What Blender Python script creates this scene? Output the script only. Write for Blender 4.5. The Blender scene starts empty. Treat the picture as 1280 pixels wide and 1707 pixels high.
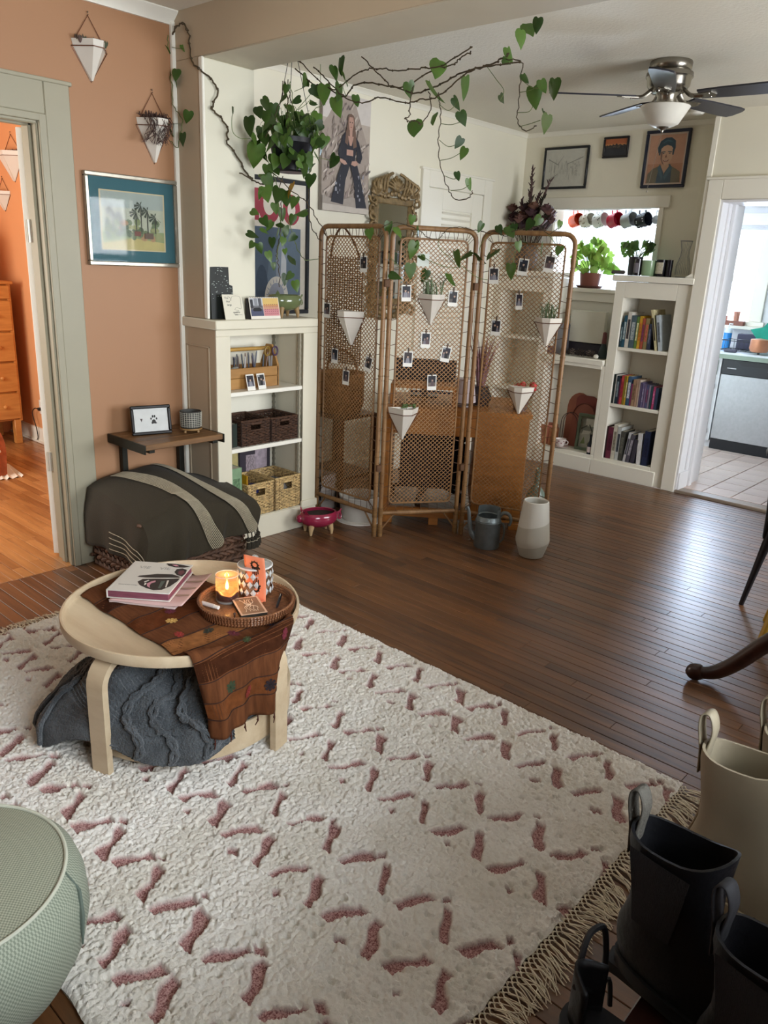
import bpy, bmesh, math, random
import numpy as np
from math import sin, cos, pi, radians as R, sqrt, atan2
from mathutils import Vector as V, Matrix as MX, noise as NZ
SC = bpy.context.scene; COL = SC.collection
random.seed(7)
# ---------------------------------------------------------------- camera
cd = bpy.data.cameras.new('camera'); cam = bpy.data.objects.new('camera', cd); COL.objects.link(cam)
cd.sensor_fit = 'HORIZONTAL'; cd.sensor_width = 36.0; cd.lens = 36.0*1292.6/1280; cd.clip_start = .02; cd.clip_end = 200
_y, _p, _r = 0.726033, 0.309879, 0.046578
_rt = V((cos(_y), sin(_y), 0)); _f = V((-sin(_y)*cos(_p), cos(_y)*cos(_p), -sin(_p))); _u = _rt.cross(_f)
_R, _U = _rt*cos(_r)+_u*sin(_r), -_rt*sin(_r)+_u*cos(_r)
cam.matrix_world = MX(((_R.x, _U.x, -_f.x, 0), (_R.y, _U.y, -_f.y, 0), (_R.z, _U.z, -_f.z, 1.55), (0, 0, 0, 1)))
SC.camera = cam
# ---------------------------------------------------------------- colour management, sky, lights
SC.view_settings.view_transform = 'Standard'; SC.view_settings.look = 'None'
SC.view_settings.exposure = 0.0; SC.view_settings.gamma = 1.0; SC.view_settings.use_curve_mapping = False
w = bpy.data.worlds.new('sky'); SC.world = w; w.use_nodes = True
bg = w.node_tree.nodes['Background']; bg.inputs[0].default_value = (.80, .90, 1.0, 1); bg.inputs[1].default_value = 3.0
def area(name, loc, rot, sx, sy, power, col):
    l = bpy.data.lights.new(name, 'AREA'); l.shape = 'RECTANGLE'; l.size = sx; l.size_y = sy; l.energy = power; l.color = col
    o = bpy.data.objects.new(name, l); COL.objects.link(o); o.location = loc; o.rotation_euler = rot; return o
# daylight outside each window of the place, shining in through the glass
area('daylight_dining_window', (1.55, 4.1, 1.5), (0, R(90), 0), 1.3, 2.0, 158, (.95, .97, 1))
area('daylight_living_window', (.55, .85, 1.6), (0, R(90), 0), 1.1, 1.5, 118, (.86, .93, 1))
area('daylight_kitchen_window', (-2.73, 8.40, 1.6), (R(-90), 0, 0), .7, 1.1, 150, (.62, .77, 1))
area('daylight_kitchen_side_window', (-3.75, 8.40, 1.65), (R(-90), 0, 0), .9, 1.1, 360, (.62, .77, 1))
area('daylight_bedroom_window', (-5.2, .2, 1.5), (R(90), 0, 0), 1.6, 1.3, 62, (1, .93, .84))
# ---------------------------------------------------------------- helpers
def lin(c):
    if isinstance(c, str): c = tuple(int(c[i:i+2], 16)/255 for i in (0, 2, 4))
    return tuple((x/12.92 if x <= .04045 else ((x+.055)/1.055)**2.4) for x in c[:3])+(1,)
MC = {}
def mat(col, rough=.6, metal=0, var=.06, vs=6, bump=0, bs=60, spec=.5, trans=0, emit=0, coat=0, ecol=None, st=(1, 1, 1), sheen=0, ior=1.45, sss=0, name=None):
    key = (col, rough, metal, var, vs, bump, bs, spec, trans, emit, coat, ecol, st, sheen, sss)
    if key in MC: return MC[key]
    m = bpy.data.materials.new(name or 'paint'); m.use_nodes = True; nt = m.node_tree; b = nt.nodes['Principled BSDF']
    I = b.inputs; I['Roughness'].default_value = rough; I['Metallic'].default_value = metal; I['IOR'].default_value = ior
    I['Specular IOR Level'].default_value = spec; I['Transmission Weight'].default_value = trans; I['Coat Weight'].default_value = coat
    I['Coat Roughness'].default_value = .12; I['Sheen Weight'].default_value = sheen
    if sss: I['Subsurface Weight'].default_value = sss; I['Subsurface Radius'].default_value = (.01, .01, .01)
    c = lin(col); I['Base Color'].default_value = c
    if emit: I['Emission Strength'].default_value = emit; I['Emission Color'].default_value = lin(ecol or col)
    if var or bump:
        tc = nt.nodes.new('ShaderNodeTexCoord'); mp = nt.nodes.new('ShaderNodeMapping'); mp.inputs['Scale'].default_value = st
        nt.links.new(tc.outputs['Object'], mp.inputs[0])
    if var:
        n = nt.nodes.new('ShaderNodeTexNoise'); n.inputs['Scale'].default_value = vs; n.inputs['Detail'].default_value = 5
        r = nt.nodes.new('ShaderNodeValToRGB'); e = r.color_ramp.elements
        e[0].position = .3; e[1].position = .7
        e[0].color = tuple(x*(1-var) for x in c[:3])+(1,); e[1].color = tuple(min(1, x*(1+var)) for x in c[:3])+(1,)
        nt.links.new(mp.outputs[0], n.inputs[0]); nt.links.new(n.outputs[0], r.inputs[0]); nt.links.new(r.outputs[0], I['Base Color'])
    if bump:
        n2 = nt.nodes.new('ShaderNodeTexNoise'); n2.inputs['Scale'].default_value = bs; n2.inputs['Detail'].default_value = 3
        bm = nt.nodes.new('ShaderNodeBump'); bm.inputs['Strength'].default_value = bump; bm.inputs['Distance'].default_value = .01
        nt.links.new(mp.outputs[0], n2.inputs[0]); nt.links.new(n2.outputs[0], bm.inputs['Height']); nt.links.new(bm.outputs[0], I['Normal'])
    MC[key] = m; return m
def wood(c1, c2, st=(1, 14, 14), scale=3, rough=.45, rnd=0, coat=0, ring=.5, bump=.05, spec=.5):
    key = ('w', c1, c2, st, scale, rough, rnd, coat, ring)
    if key in MC: return MC[key]
    m = bpy.data.materials.new('wood'); m.use_nodes = True; nt = m.node_tree; N = nt.nodes.new; L = nt.links.new
    b = nt.nodes['Principled BSDF']; b.inputs['Roughness'].default_value = rough; b.inputs['Coat Weight'].default_value = coat; b.inputs['Coat Roughness'].default_value = .3
    b.inputs['Specular IOR Level'].default_value = spec
    tc = N('ShaderNodeTexCoord'); mp = N('ShaderNodeMapping'); mp.inputs['Scale'].default_value = st; L(tc.outputs['Object'], mp.inputs[0])
    n = N('ShaderNodeTexNoise'); n.inputs['Scale'].default_value = scale; n.inputs['Detail'].default_value = 8; n.inputs['Roughness'].default_value = .65; n.inputs['Distortion'].default_value = ring
    n.noise_dimensions = '4D'; L(mp.outputs[0], n.inputs['Vector'])
    fac = n.outputs[0]
    rv = None
    if rnd:
        oi = N('ShaderNodeObjectInfo'); ge = N('ShaderNodeNewGeometry'); a = N('ShaderNodeMath'); a.operation = 'ADD'
        L(oi.outputs['Random'], a.inputs[0]); L(ge.outputs['Random Per Island'], a.inputs[1])
        fr = N('ShaderNodeMath'); fr.operation = 'FRACT'; L(a.outputs[0], fr.inputs[0]); rv = fr.outputs[0]
        mu = N('ShaderNodeMath'); mu.operation = 'MULTIPLY'; mu.inputs[1].default_value = 40; L(rv, mu.inputs[0]); L(mu.outputs[0], n.inputs['W'])
        s1 = N('ShaderNodeMath'); s1.operation = 'MULTIPLY_ADD'; s1.inputs[1].default_value = rnd; s1.inputs[2].default_value = -rnd/2; L(rv, s1.inputs[0])
        ad = N('ShaderNodeMath'); ad.operation = 'ADD'; L(fac, ad.inputs[0]); L(s1.outputs[0], ad.inputs[1]); fac = ad.outputs[0]
    r = N('ShaderNodeValToRGB'); e = r.color_ramp.elements; e[0].position = .25; e[1].position = .75; e[0].color = lin(c1); e[1].color = lin(c2)
    L(fac, r.inputs[0]); L(r.outputs[0], b.inputs['Base Color'])
    if bump:
        bm = N('ShaderNodeBump'); bm.inputs['Strength'].default_value = bump; bm.inputs['Distance'].default_value = .004
        L(n.outputs[0], bm.inputs['Height']); L(bm.outputs[0], b.inputs['Normal'])
    MC[key] = m; return m
def weave(c1, c2, sx=300, sy=300, rough=.85, bump=.6):
    key = ('v', c1, c2, sx, sy)
    if key in MC: return MC[key]
    m = bpy.data.materials.new('fabric'); m.use_nodes = True; nt = m.node_tree; N = nt.nodes.new; L = nt.links.new
    b = nt.nodes['Principled BSDF']; b.inputs['Roughness'].default_value = rough; b.inputs['Sheen Weight'].default_value = .04
    uv = N('ShaderNodeUVMap'); ck = N('ShaderNodeTexChecker'); mp = N('ShaderNodeMapping'); mp.inputs['Scale'].default_value = (sx, sy, 1)
    ck.inputs['Scale'].default_value = 1; L(uv.outputs[0], mp.inputs[0]); L(mp.outputs[0], ck.inputs[0])
    n = N('ShaderNodeTexNoise'); n.inputs['Scale'].default_value = 3; n.inputs['Detail'].default_value = 6; L(mp.outputs[0], n.inputs[0])
    mx = N('ShaderNodeMath'); mx.operation = 'MULTIPLY_ADD'; mx.inputs[1].default_value = .6; L(ck.outputs['Fac'], mx.inputs[0])
    hf = N('ShaderNodeMath'); hf.operation = 'MULTIPLY'; hf.inputs[1].default_value = .4; L(n.outputs[0], hf.inputs[0]); L(hf.outputs[0], mx.inputs[2])
    r = N('ShaderNodeValToRGB'); e = r.color_ramp.elements; e[0].color = lin(c1); e[1].color = lin(c2); L(mx.outputs[0], r.inputs[0]); L(r.outputs[0], b.inputs['Base Color'])
    bm = N('ShaderNodeBump'); bm.inputs['Strength'].default_value = bump; bm.inputs['Distance'].default_value = .002; L(mx.outputs[0], bm.inputs['Height']); L(bm.outputs[0], b.inputs['Normal'])
    MC[key] = m; return m
def glass(col='ffffff', rough=.02, ior=1.45):
    return mat(col, rough, 0, 0, trans=1, ior=ior, name='glass')
class B:
    def __init__(s): s.v = []; s.f = []; s.m = MX.Identity(4); s.mi = []; s.cur = 0; s.uv = None
    def add(s, vs, fs):
        o = len(s.v); M = s.m
        s.v += [tuple(M @ V(p)) for p in vs]; s.f += [tuple(i+o for i in f) for f in fs]; s.mi += [s.cur]*len(fs); return s
    def box(s, x0, x1, y0, y1, z0, z1, c=0):
        if x0 > x1: x0, x1 = x1, x0
        if y0 > y1: y0, y1 = y1, y0
        if z0 > z1: z0, z1 = z1, z0
        c = min(c, (x1-x0)*.45, (y1-y0)*.45, (z1-z0)*.45)
        if c <= 0:
            return s.add([(x0,y0,z0),(x1,y0,z0),(x1,y1,z0),(x0,y1,z0),(x0,y0,z1),(x1,y0,z1),(x1,y1,z1),(x0,y1,z1)],
                         [(0,3,2,1),(4,5,6,7),(0,1,5,4),(1,2,6,5),(2,3,7,6),(3,0,4,7)])
        def ring(i, z): return [(x0+i+(0 if k in (0,) else 0), 0, z) for k in ()]
        def rect(i, j, z): return [(x0+i,y0+j,z),(x1-i,y0+j,z),(x1-j,y0+i,z),(x1-j,y1-i,z),(x1-i,y1-j,z),(x0+i,y1-j,z),(x0+j,y1-i,z),(x0+j,y0+i,z)]
        vs = rect(c, c, z0)+rect(c, 0, z0+c)+rect(c, 0, z1-c)+rect(c, c, z1)
        fs = [tuple(range(7, -1, -1)), tuple(range(24, 32))]
        for k in range(3):
            for i in range(8): j = (i+1) % 8; fs.append((k*8+i, k*8+j, k*8+8+j, k*8+8+i))
        return s.add(vs, fs)
    def tube(s, pts, r, n=8, closed=False, cap=True, flat=1):
        pts = [V(p) for p in pts]; N = len(pts); rr = r if isinstance(r, (list, tuple)) else [r]*N
        tn = []
        for i in range(N):
            a = pts[i-1] if (i or closed) else pts[i]; b = pts[(i+1) % N] if (i < N-1 or closed) else pts[i]
            t = (b-a); tn.append(t.normalized() if t.length > 1e-9 else V((0, 0, 1)))
        u = tn[0].orthogonal().normalized(); vs = []; fs = []
        for i in range(N):
            if i: u = tn[i-1].rotation_difference(tn[i]) @ u
            u = (u-tn[i]*u.dot(tn[i])).normalized(); w_ = tn[i].cross(u)
            vs += [tuple(pts[i]+(u*cos(2*pi*k/n)+w_*sin(2*pi*k/n)*flat)*rr[i]) for k in range(n)]
        for i in range(N if closed else N-1):
            j = (i+1) % N
            for k in range(n): l = (k+1) % n; fs.append((i*n+k, i*n+l, j*n+l, j*n+k))
        if cap and not closed: fs += [tuple(range(n-1, -1, -1)), tuple(range((N-1)*n, N*n))]
        return s.add(vs, fs)
    def lathe(s, prof, n=24, cx=0, cy=0, sx=1, sy=1, a0=0, a1=2*pi):
        vs = []; fs = []; full = abs(a1-a0-2*pi) < 1e-6; nn = n if full else n+1
        for (r, z) in prof: vs += [(cx+r*sx*cos(a0+(a1-a0)*k/n), cy+r*sy*sin(a0+(a1-a0)*k/n), z) for k in range(nn)]
        for i in range(len(prof)-1):
            for k in range(n):
                l = (k+1) % nn
                f = (i*nn+k, i*nn+l, (i+1)*nn+l, (i+1)*nn+k); fs.append(f)
        if full and prof[0][0] > 1e-4: fs.append(tuple(range(n-1, -1, -1)))
        if full and prof[-1][0] > 1e-4: fs.append(tuple(range((len(prof)-1)*n, len(prof)*n)))
        return s.add(vs, fs)
    def prism(s, poly, h0, h1, ax='z'):
        n = len(poly)
        P = {'z': lambda a, b, h: (a, b, h), 'y': lambda a, b, h: (a, h, b), 'x': lambda a, b, h: (h, a, b)}[ax]
        return s.add([P(a, b, h0) for a, b in poly]+[P(a, b, h1) for a, b in poly],
                     [tuple(range(n-1, -1, -1)), tuple(range(n, 2*n))]+[(i, (i+1) % n, n+(i+1) % n, n+i) for i in range(n)])
    def frame(s, w_, h, t, d, c=.002, z0=0):   # rectangular frame standing in the XZ plane, centred on x, depth along y
        for a in ((-w_/2, w_/2, z0, z0+t), (-w_/2, w_/2, z0+h-t, z0+h), (-w_/2, -w_/2+t, z0+t, z0+h-t), (w_/2-t, w_/2, z0+t, z0+h-t)):
            s.box(a[0], a[1], 0, d, a[2], a[3], c)
        return s
    def grid(s, fn, nu, nv, uv=False):
        o = len(s.v); vs = [fn(i/nu, j/nv) for j in range(nv+1) for i in range(nu+1)]
        fs = [(j*(nu+1)+i, j*(nu+1)+i+1, (j+1)*(nu+1)+i+1, (j+1)*(nu+1)+i) for j in range(nv) for i in range(nu)]
        return s.add(vs, fs)
    def sphere(s, c, r, n=10, m=7, sc=(1, 1, 1)):
        pr = [(r*sin(pi*i/m), -r*cos(pi*i/m)) for i in range(m+1)]
        om = s.m; s.m = om @ MX.Translation(c) @ MX.Diagonal((sc[0], sc[1], sc[2], 1)); s.lathe([(max(a, 1e-5), z) for a, z in pr], n); s.m = om; return s
ROOT = {}
def link(o, parent=None):
    COL.objects.link(o)
    if parent is not None: o.parent = parent
    return o
def obj(name, b, m, parent=None, world=False, smooth=True, ang=38, kind=None, mods=None, fix=True):
    me = bpy.data.meshes.new(name); me.from_pydata(b.v, [], b.f)
    ms = m if isinstance(m, (list, tuple)) else [m]
    for x in ms: me.materials.append(x)
    if len(ms) > 1: me.polygons.foreach_set('material_index', b.mi)
    if world and parent is not None: me.transform(ROOT[parent.name].inverted())
    if fix:
        bm = bmesh.new(); bm.from_mesh(me); bmesh.ops.recalc_face_normals(bm, faces=bm.faces); bm.to_mesh(me); bm.free()
    if smooth:
        me.polygons.foreach_set('use_smooth', [True]*len(me.polygons)); me.set_sharp_from_angle(angle=R(ang))
    me.update()
    o = bpy.data.objects.new(name, me); link(o, parent)
    if kind: o['kind'] = kind
    return o
def setuv(o, fn):
    me = o.data; l = me.uv_layers.new(name='UVMap')
    for lp in me.loops: l.data[lp.index].uv = fn(me.vertices[lp.vertex_index].co)
def tag(o, label, cat, group=None):
    o['label'] = label; o['category'] = cat
    if group: o['group'] = group
    return o
def thing(name, label, cat, loc=(0, 0, 0), rz=0, group=None, rot=None):
    o = bpy.data.objects.new(name, None); o.empty_display_size = .05; COL.objects.link(o)
    o.location = loc; o.rotation_euler = rot or (0, 0, rz)
    ROOT[o.name] = MX.Translation(loc) @ (MX.Rotation(rz, 4, 'Z') if rot is None else o.rotation_euler.to_matrix().to_4x4())
    return tag(o, label, cat, group)
def copyobj(o, parent=None, loc=None, rot=None, scale=None):
    c = o.copy(); COL.objects.link(c); c.parent = parent
    if loc is not None: c.location = loc
    if rot is not None: c.rotation_euler = rot
    if scale is not None: c.scale = scale
    return c
def dup(root, loc, rz=None, label=None):
    r = root.copy(); COL.objects.link(r); r.location = loc
    if rz is not None: r.rotation_euler = (0, 0, rz)
    if label: r['label'] = label
    for ch in list(root.children):
        c = ch.copy(); COL.objects.link(c); c.parent = r
        for g in ch.children: d = g.copy(); COL.objects.link(d); d.parent = c
    return r
def struct(name, b, m, parent=None, **k):
    o = obj(name, b, m, parent, **k); o['kind'] = 'structure'; ROOT[o.name] = MX.Identity(4); return o
def flat(name, items, parent, w_, h, y=-.0006, axis=None, base=None):
    """flat print: coloured polygons in a 0..1 picture plane, standing in XZ, facing -y"""
    b = B(); ms = []; idx = {}
    for k, (col, pts) in enumerate(items):
        if col not in idx: idx[col] = len(ms); ms.append(mat(col, .55, var=.05, vs=30))
        b.cur = idx[col]; d = y-.00005*k
        b.add([((u-.5)*w_, d, v*h) for u, v in pts], [tuple(range(len(pts)))])
    return obj(name, b, ms, parent, smooth=False, fix=False)
def ell(cx, cy, rx, ry, n=16, a0=0, a1=360): return [(cx+rx*cos(R(a0+(a1-a0)*i/n)), cy+ry*sin(R(a0+(a1-a0)*i/n))) for i in range(n + (0 if a1-a0 == 360 else 1))]
FULL = [(0, 0), (1, 0), (1, 1), (0, 1)]
def rc(x0, y0, x1, y1): return [(x0, y0), (x1, y0), (x1, y1), (x0, y1)]
def text(name, s, size, parent, loc, rot, col='222222'):
    c = bpy.data.curves.new(name, 'FONT'); c.body = s; c.size = size; c.align_x = 'LEFT'; c.extrude = .0002
    o = bpy.data.objects.new(name, c); COL.objects.link(o); o.parent = parent; o.location = loc; o.rotation_euler = rot
    c.materials.append(mat(col, .6, var=0)); bpy.context.view_layer.update(); me = bpy.data.meshes.new_from_object(o.evaluated_get(bpy.context.evaluated_depsgraph_get())); n = bpy.data.objects.new(name, me); link(n, parent); n.location = loc; n.rotation_euler = rot; bpy.data.objects.remove(o); return n
def smoothpath(pts, sub=4):
    P = [V(p) for p in pts]; out = []
    for i in range(len(P)-1):
        a, b, c, d = P[max(i-1, 0)], P[i], P[i+1], P[min(i+2, len(P)-1)]
        for k in range(sub):
            t = k/sub; out.append(.5*((2*b)+(c-a)*t+(2*a-5*b+4*c-d)*t*t+(3*b-a-3*c+d)*t**3))
    out.append(P[-1]); return out
def rrect(x0, x1, z0, z1, r, n=4, tl=True, tr=True, bl=True, br=True):
    out = []
    for (cx, cz, a, on) in ((x1-r, z0+r, -90, br), (x1-r, z1-r, 0, tr), (x0+r, z1-r, 90, tl), (x0+r, z0+r, 180, bl)):
        if on: out += [(cx+r*cos(R(a+90*i/n)), cz+r*sin(R(a+90*i/n))) for i in range(n+1)]
        else: out.append((cx+r*(1 if a in (-90, 0) else -1), cz+r*(1 if a in (0, 90) else -1)))
    return out
# ---------------------------------------------------------------- materials of the rooms
CREAM = mat('ebe6d3', .55, var=.025, vs=1.5, bump=.04, bs=25, name='cream_paint')
WHITE = mat('f1eddf', .42, var=.02, vs=2, name='white_gloss_paint')
ORANGE = mat('a87c59', .5, var=.03, vs=1.2, bump=.05, bs=18, name='terracotta_paint')
BEDOR = mat('dc9a68', .6, var=.03, vs=1.2, name='orange_paint')
CEIL = mat('e6e1d2', .8, var=.02, vs=2, bump=.25, bs=70, name='ceiling_paint')
KWHITE = mat('eeeef0', .5, var=.02, name='kitchen_paint')
OAK = wood('3c2414', '80542f', st=(1.2, 16, 16), scale=2.2, rough=.42, rnd=.26, coat=.45, bump=.08)
OAKB = wood('7d4c26', 'c08a54', st=(1.2, 16, 16), scale=2.2, rough=.3, rnd=.35, coat=.3, bump=.08)
SUB = mat('170c06', .8, var=.1, name='floor_joint')
def pane_mat():
    m = bpy.data.materials.new('window_glass'); m.use_nodes = True; nt = m.node_tree; nt.nodes.remove(nt.nodes['Principled BSDF'])
    o = nt.nodes['Material Output']; t = nt.nodes.new('ShaderNodeBsdfTransparent'); g = nt.nodes.new('ShaderNodeBsdfGlossy'); g.inputs['Roughness'].default_value = .02
    f = nt.nodes.new('ShaderNodeFresnel'); f.inputs[0].default_value = 1.45; mx = nt.nodes.new('ShaderNodeMixShader')
    L = nt.links.new; L(f.outputs[0], mx.inputs[0]); L(t.outputs[0], mx.inputs[1]); L(g.outputs[0], mx.inputs[2]); L(mx.outputs[0], o.inputs[0]); return m
PANE = pane_mat()
def glaze():
    m = bpy.data.materials.new('glazing'); m.use_nodes = True; nt = m.node_tree; nt.nodes.remove(nt.nodes['Principled BSDF']); N = nt.nodes.new; L = nt.links.new
    t = N('ShaderNodeBsdfTransparent'); g_ = N('ShaderNodeBsdfGlossy'); g_.inputs['Roughness'].default_value = .03; lw = N('ShaderNodeLayerWeight'); lw.inputs[0].default_value = .5
    p = N('ShaderNodeMath'); p.operation = 'POWER'; p.inputs[1].default_value = 4; L(lw.outputs['Facing'], p.inputs[0]); q = N('ShaderNodeMath'); q.operation = 'MULTIPLY_ADD'; q.inputs[1].default_value = .5; q.inputs[2].default_value = .012; L(p.outputs[0], q.inputs[0])
    mx = N('ShaderNodeMixShader'); L(q.outputs[0], mx.inputs[0]); L(t.outputs[0], mx.inputs[1]); L(g_.outputs[0], mx.inputs[2]); L(mx.outputs[0], nt.nodes['Material Output'].inputs[0]); return m
GLAZE = glaze()
def bx(*a, c=0): return B().box(*a, c=c)
# ---------------------------------------------------------------- walls
b = B().box(-3.78, -3.64, -1.4, .86, 0, 2.66).box(-3.78, -3.64, .86, 1.745, 2.095, 2.66).box(-3.78, -3.64, 1.745, 2.5, 0, 2.66)
struct('wall_left', b, ORANGE)
b = B().box(-4.07, -3.93, 2.42, 6.12, 0, 2.66); struct('wall_left_dining', b, CREAM)
b = B()
for a in ((-3.93, -3.59, 0, 2.66), (-3.59, -2.70, 0, 1.43), (-3.59, -2.70, 2.04, 2.66), (-2.70, -2.235, 0, 2.66)): b.box(a[0], a[1], 6.0, 6.12, a[2], a[3])
struct('wall_far', b, CREAM)
b = B().box(-2.235, -2.135, 5.70, 6.12, 0, 2.66).box(-2.135, -1.30, 5.70, 6.12, 2.06, 2.66).box(-1.30, 1.44, 5.70, 6.12, 0, 2.66)
struct('wall_far_right', b, CREAM)
b = B()   # right wall with two window openings
for a in ((2.42, 3.05, 0, 2.66), (3.05, 5.1, 0, .8), (3.05, 5.1, 2.15, 2.66), (5.1, 5.97, 0, 2.66)): b.box(1.30, 1.44, a[0], a[1], a[2], a[3])
b.box(.44, 1.30, 2.42, 2.725, 0, 2.66)
struct('wall_right', b, CREAM)
b = B()
for a in ((-1.4, .1, 0, 2.66), (.1, 1.6, 0, 1.0), (.1, 1.6, 2.15, 2.66), (1.6, 2.725, 0, 2.66)): b.box(.30, .44, a[0], a[1], a[2], a[3])
struct('wall_right_living', b, ORANGE)
struct('wall_near', bx(-3.78, 1.44, -1.54, -1.4, 0, 2.66), ORANGE)
b = B().box(-7.0, -6.90, -.6, 2.9, 0, 2.66); struct('wall_bedroom_left', b, BEDOR)
struct('wall_bedroom_back', bx(-7.0, -3.78, 2.81, 2.91, 0, 2.66), BEDOR)
b = B()
for a in ((-7.0, -6.1, 0, 2.66), (-6.1, -4.3, 0, .8), (-6.1, -4.3, 2.15, 2.66), (-4.3, -3.78, 0, 2.66)): b.box(a[0], a[1], -.7, -.6, a[2], a[3])
struct('wall_bedroom_front', b, BEDOR)
b = B()
for a in ((-5.0, -4.25, 0, 2.66), (-4.25, -3.25, 0, 1.16), (-4.25, -3.25, 2.07, 2.66), (-3.25, -2.905, 0, 2.66), (-2.905, -2.555, 0, 1.16), (-2.905, -2.555, 2.07, 2.66), (-2.555, .6, 0, 2.66)): b.box(a[0], a[1], 8.05, 8.17, a[2], a[3])
struct('wall_kitchen_back', b, KWHITE)
struct('wall_kitchen_left', bx(-5.1, -5.0, 6.0, 8.2, 0, 2.66), KWHITE)
struct('wall_kitchen_right', bx(.5, .6, 5.97, 8.1, 0, 2.66), KWHITE)
b = B().box(-3.78, 1.44, -1.54, 2.5, 2.64, 2.72); struct('ceiling', b, CEIL)
struct('ceiling', bx(-4.07, 1.44, 2.5, 6.0, 2.62, 2.72), CEIL)
struct('ceiling', bx(-7.0, -3.78, -.7, 2.91, 2.6, 2.7), CEIL)
struct('ceiling', bx(-5.1, .6, 6.05, 8.2, 2.5, 2.6), KWHITE)
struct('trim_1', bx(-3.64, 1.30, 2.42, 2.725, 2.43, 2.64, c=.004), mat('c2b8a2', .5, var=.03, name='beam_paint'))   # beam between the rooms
b = B().box(-3.93, -3.41, 2.42, 2.725, 1.24, 2.43, .004); struct('trim_2', b, mat('dcd7c2', .5, var=.03, vs=2, name='pillar_paint'))
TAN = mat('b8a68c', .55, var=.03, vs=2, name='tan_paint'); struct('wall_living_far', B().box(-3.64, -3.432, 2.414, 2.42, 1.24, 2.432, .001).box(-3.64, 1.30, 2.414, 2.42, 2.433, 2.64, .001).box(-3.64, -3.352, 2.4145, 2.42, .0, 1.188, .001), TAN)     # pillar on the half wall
# ---------------------------------------------------------------- trims
def crown(name, x0, y0, x1, y1, z, nx, ny, s=.055):
    b = B(); pr = [(p*s, q*s) for p, q in ((0, 0), (.22, 0), (.36, .36), (.82, .73), (1, .9), (1, 1))]
    vs = []
    for X, Y in ((x0, y0), (x1, y1)): vs += [(X+nx*(s-d), Y+ny*(s-d), z-s+h) if False else (X+nx*d, Y+ny*d, z-s+h) for d, h in pr]+[(X, Y, z)]
    n = 7; b.add(vs, [(i, (i+1) % n, n+(i+1) % n, n+i) for i in range(n)]+[tuple(range(n)), tuple(range(2*n-1, n-1, -1))])
    struct(name, b, WHITE)
crown('trim_3', -3.64, -1.4, -3.64, 2.42, 2.64, 1, 0)
crown('trim_4', -3.93, 2.725, -3.93, 6.0, 2.62, 1, 0, .03)
crown('trim_5', -3.93, 6.0, -2.235, 6.0, 2.62, 0, -1, .03)
struct('trim_6', B().box(-3.64, -3.618, 2.395, 2.42, .13, 2.6, .004), WHITE)           # corner bead
struct('trim_7', B().box(-3.43, -3.40, 2.408, 2.424, 1.24, 2.43, .004), WHITE)         # edge strip of pillar
struct('trim_8', B().box(-2.262, -2.226, 5.688, 5.7, 1.55, 2.58, .003).prism([(-2.30, 1.548), (-2.21, 1.548), (-2.226, 1.575), (-2.262, 1.575)], 5.684, 5.70, 'y'), WHITE)
# bedroom door: casing, stops, leaf
b = B().box(-3.645, -3.618, 1.745, 1.862, 0, 2.235, .004).box(-3.645, -3.618, .75, .86, 0, 2.235, .004).box(-3.645, -3.618, .86, 1.745, 2.10, 2.235, .004)
b.box(-3.645, -3.61, .74, 1.872, 2.228, 2.245, .003)
GREIGE = mat('a09a84', .45, var=.04, vs=3, name='greige_trim_paint')  # grey-beige casing colour, darker than the other white trim
struct('door_1', b, GREIGE)
J = struct('door_1', B().box(-3.80, -3.618, 1.715, 1.747, 0, 2.1, .002).box(-3.80, -3.618, .855, .885, 0, 2.1, .002).box(-3.80, -3.618, .885, 1.72, 2.072, 2.1, .002)
    .box(-3.735, -3.70, 1.70, 1.716, 0, 2.072, .003).box(-3.735, -3.70, .885, 1.72, 2.056, 2.073, .003).box(-3.66, -3.635, 1.705, 1.716, 0, 2.08, .004).box(-3.66, -3.635, .885, 1.72, 2.06, 2.075, .004), GREIGE)
M0 = MX.Translation((-3.80, 1.725, 0)) @ MX.Rotation(R(128), 4, 'Z')
b = B(); b.m = M0; b.box(0, .80, 0, .038, .015, 2.06, .003)
for z0, z1 in ((.18, .85), (1.0, 1.95)): b.box(.1, .7, -.004, .042, z0, z1, .004)
leaf = struct('door_2', b, WHITE)
for z in (.52, 1.62):
    h = B().box(-3.795, -3.780, 1.712, 1.716, z-.05, z+.05, .001).box(-3.80, -3.798, 1.70, 1.724, z-.05, z+.05).tube([(-3.79, 1.708, z-.05), (-3.79, 1.708, z+.05)], .006, 8)
    for k in (-.035, 0, .035): h.sphere((-3.787, 1.711, z+k), .004, 6, 4)
    struct('hinge', h, mat('d8d2c4', .4, .3, .05), leaf)
# closet door with louvre on the dining wall
b = B().box(-3.935, -3.905, 4.655, 4.735, 0, 2.215, .004).box(-3.935, -3.905, 5.425, 5.53, 0, 2.215, .004).box(-3.935, -3.905, 4.735, 5.425, 2.10, 2.215, .004)
b.box(-3.935, -3.898, 4.64, 5.545, 2.212, 2.228, .003)
struct('door_3', b, WHITE)
b = B()
for a in ((4.738, 4.91, .01, 2.095), (5.285, 5.422, .01, 2.095), (4.91, 5.285, 1.955, 2.095), (4.91, 5.285, .01, .3), (4.91, 5.285, .85, 1.0)): b.box(-3.93, -3.914, a[0], a[1], a[2], a[3], .002)
b.box(-3.93, -3.922, 4.91, 5.285, .3, .85).box(-3.93, -3.926, 4.90, 5.29, 1.0, 1.96)
dl = struct('door_3', b, WHITE)
for k in range(22):
    z = 1.01+k*.043; s = B(); s.m = MX.Translation((-3.919, 5.0975, z+.02)) @ MX.Rotation(R(-35), 4, 'Y'); s.box(-.012, .012, -.187, .187, -.003, .003); struct('slat', s, WHITE, dl)
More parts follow.
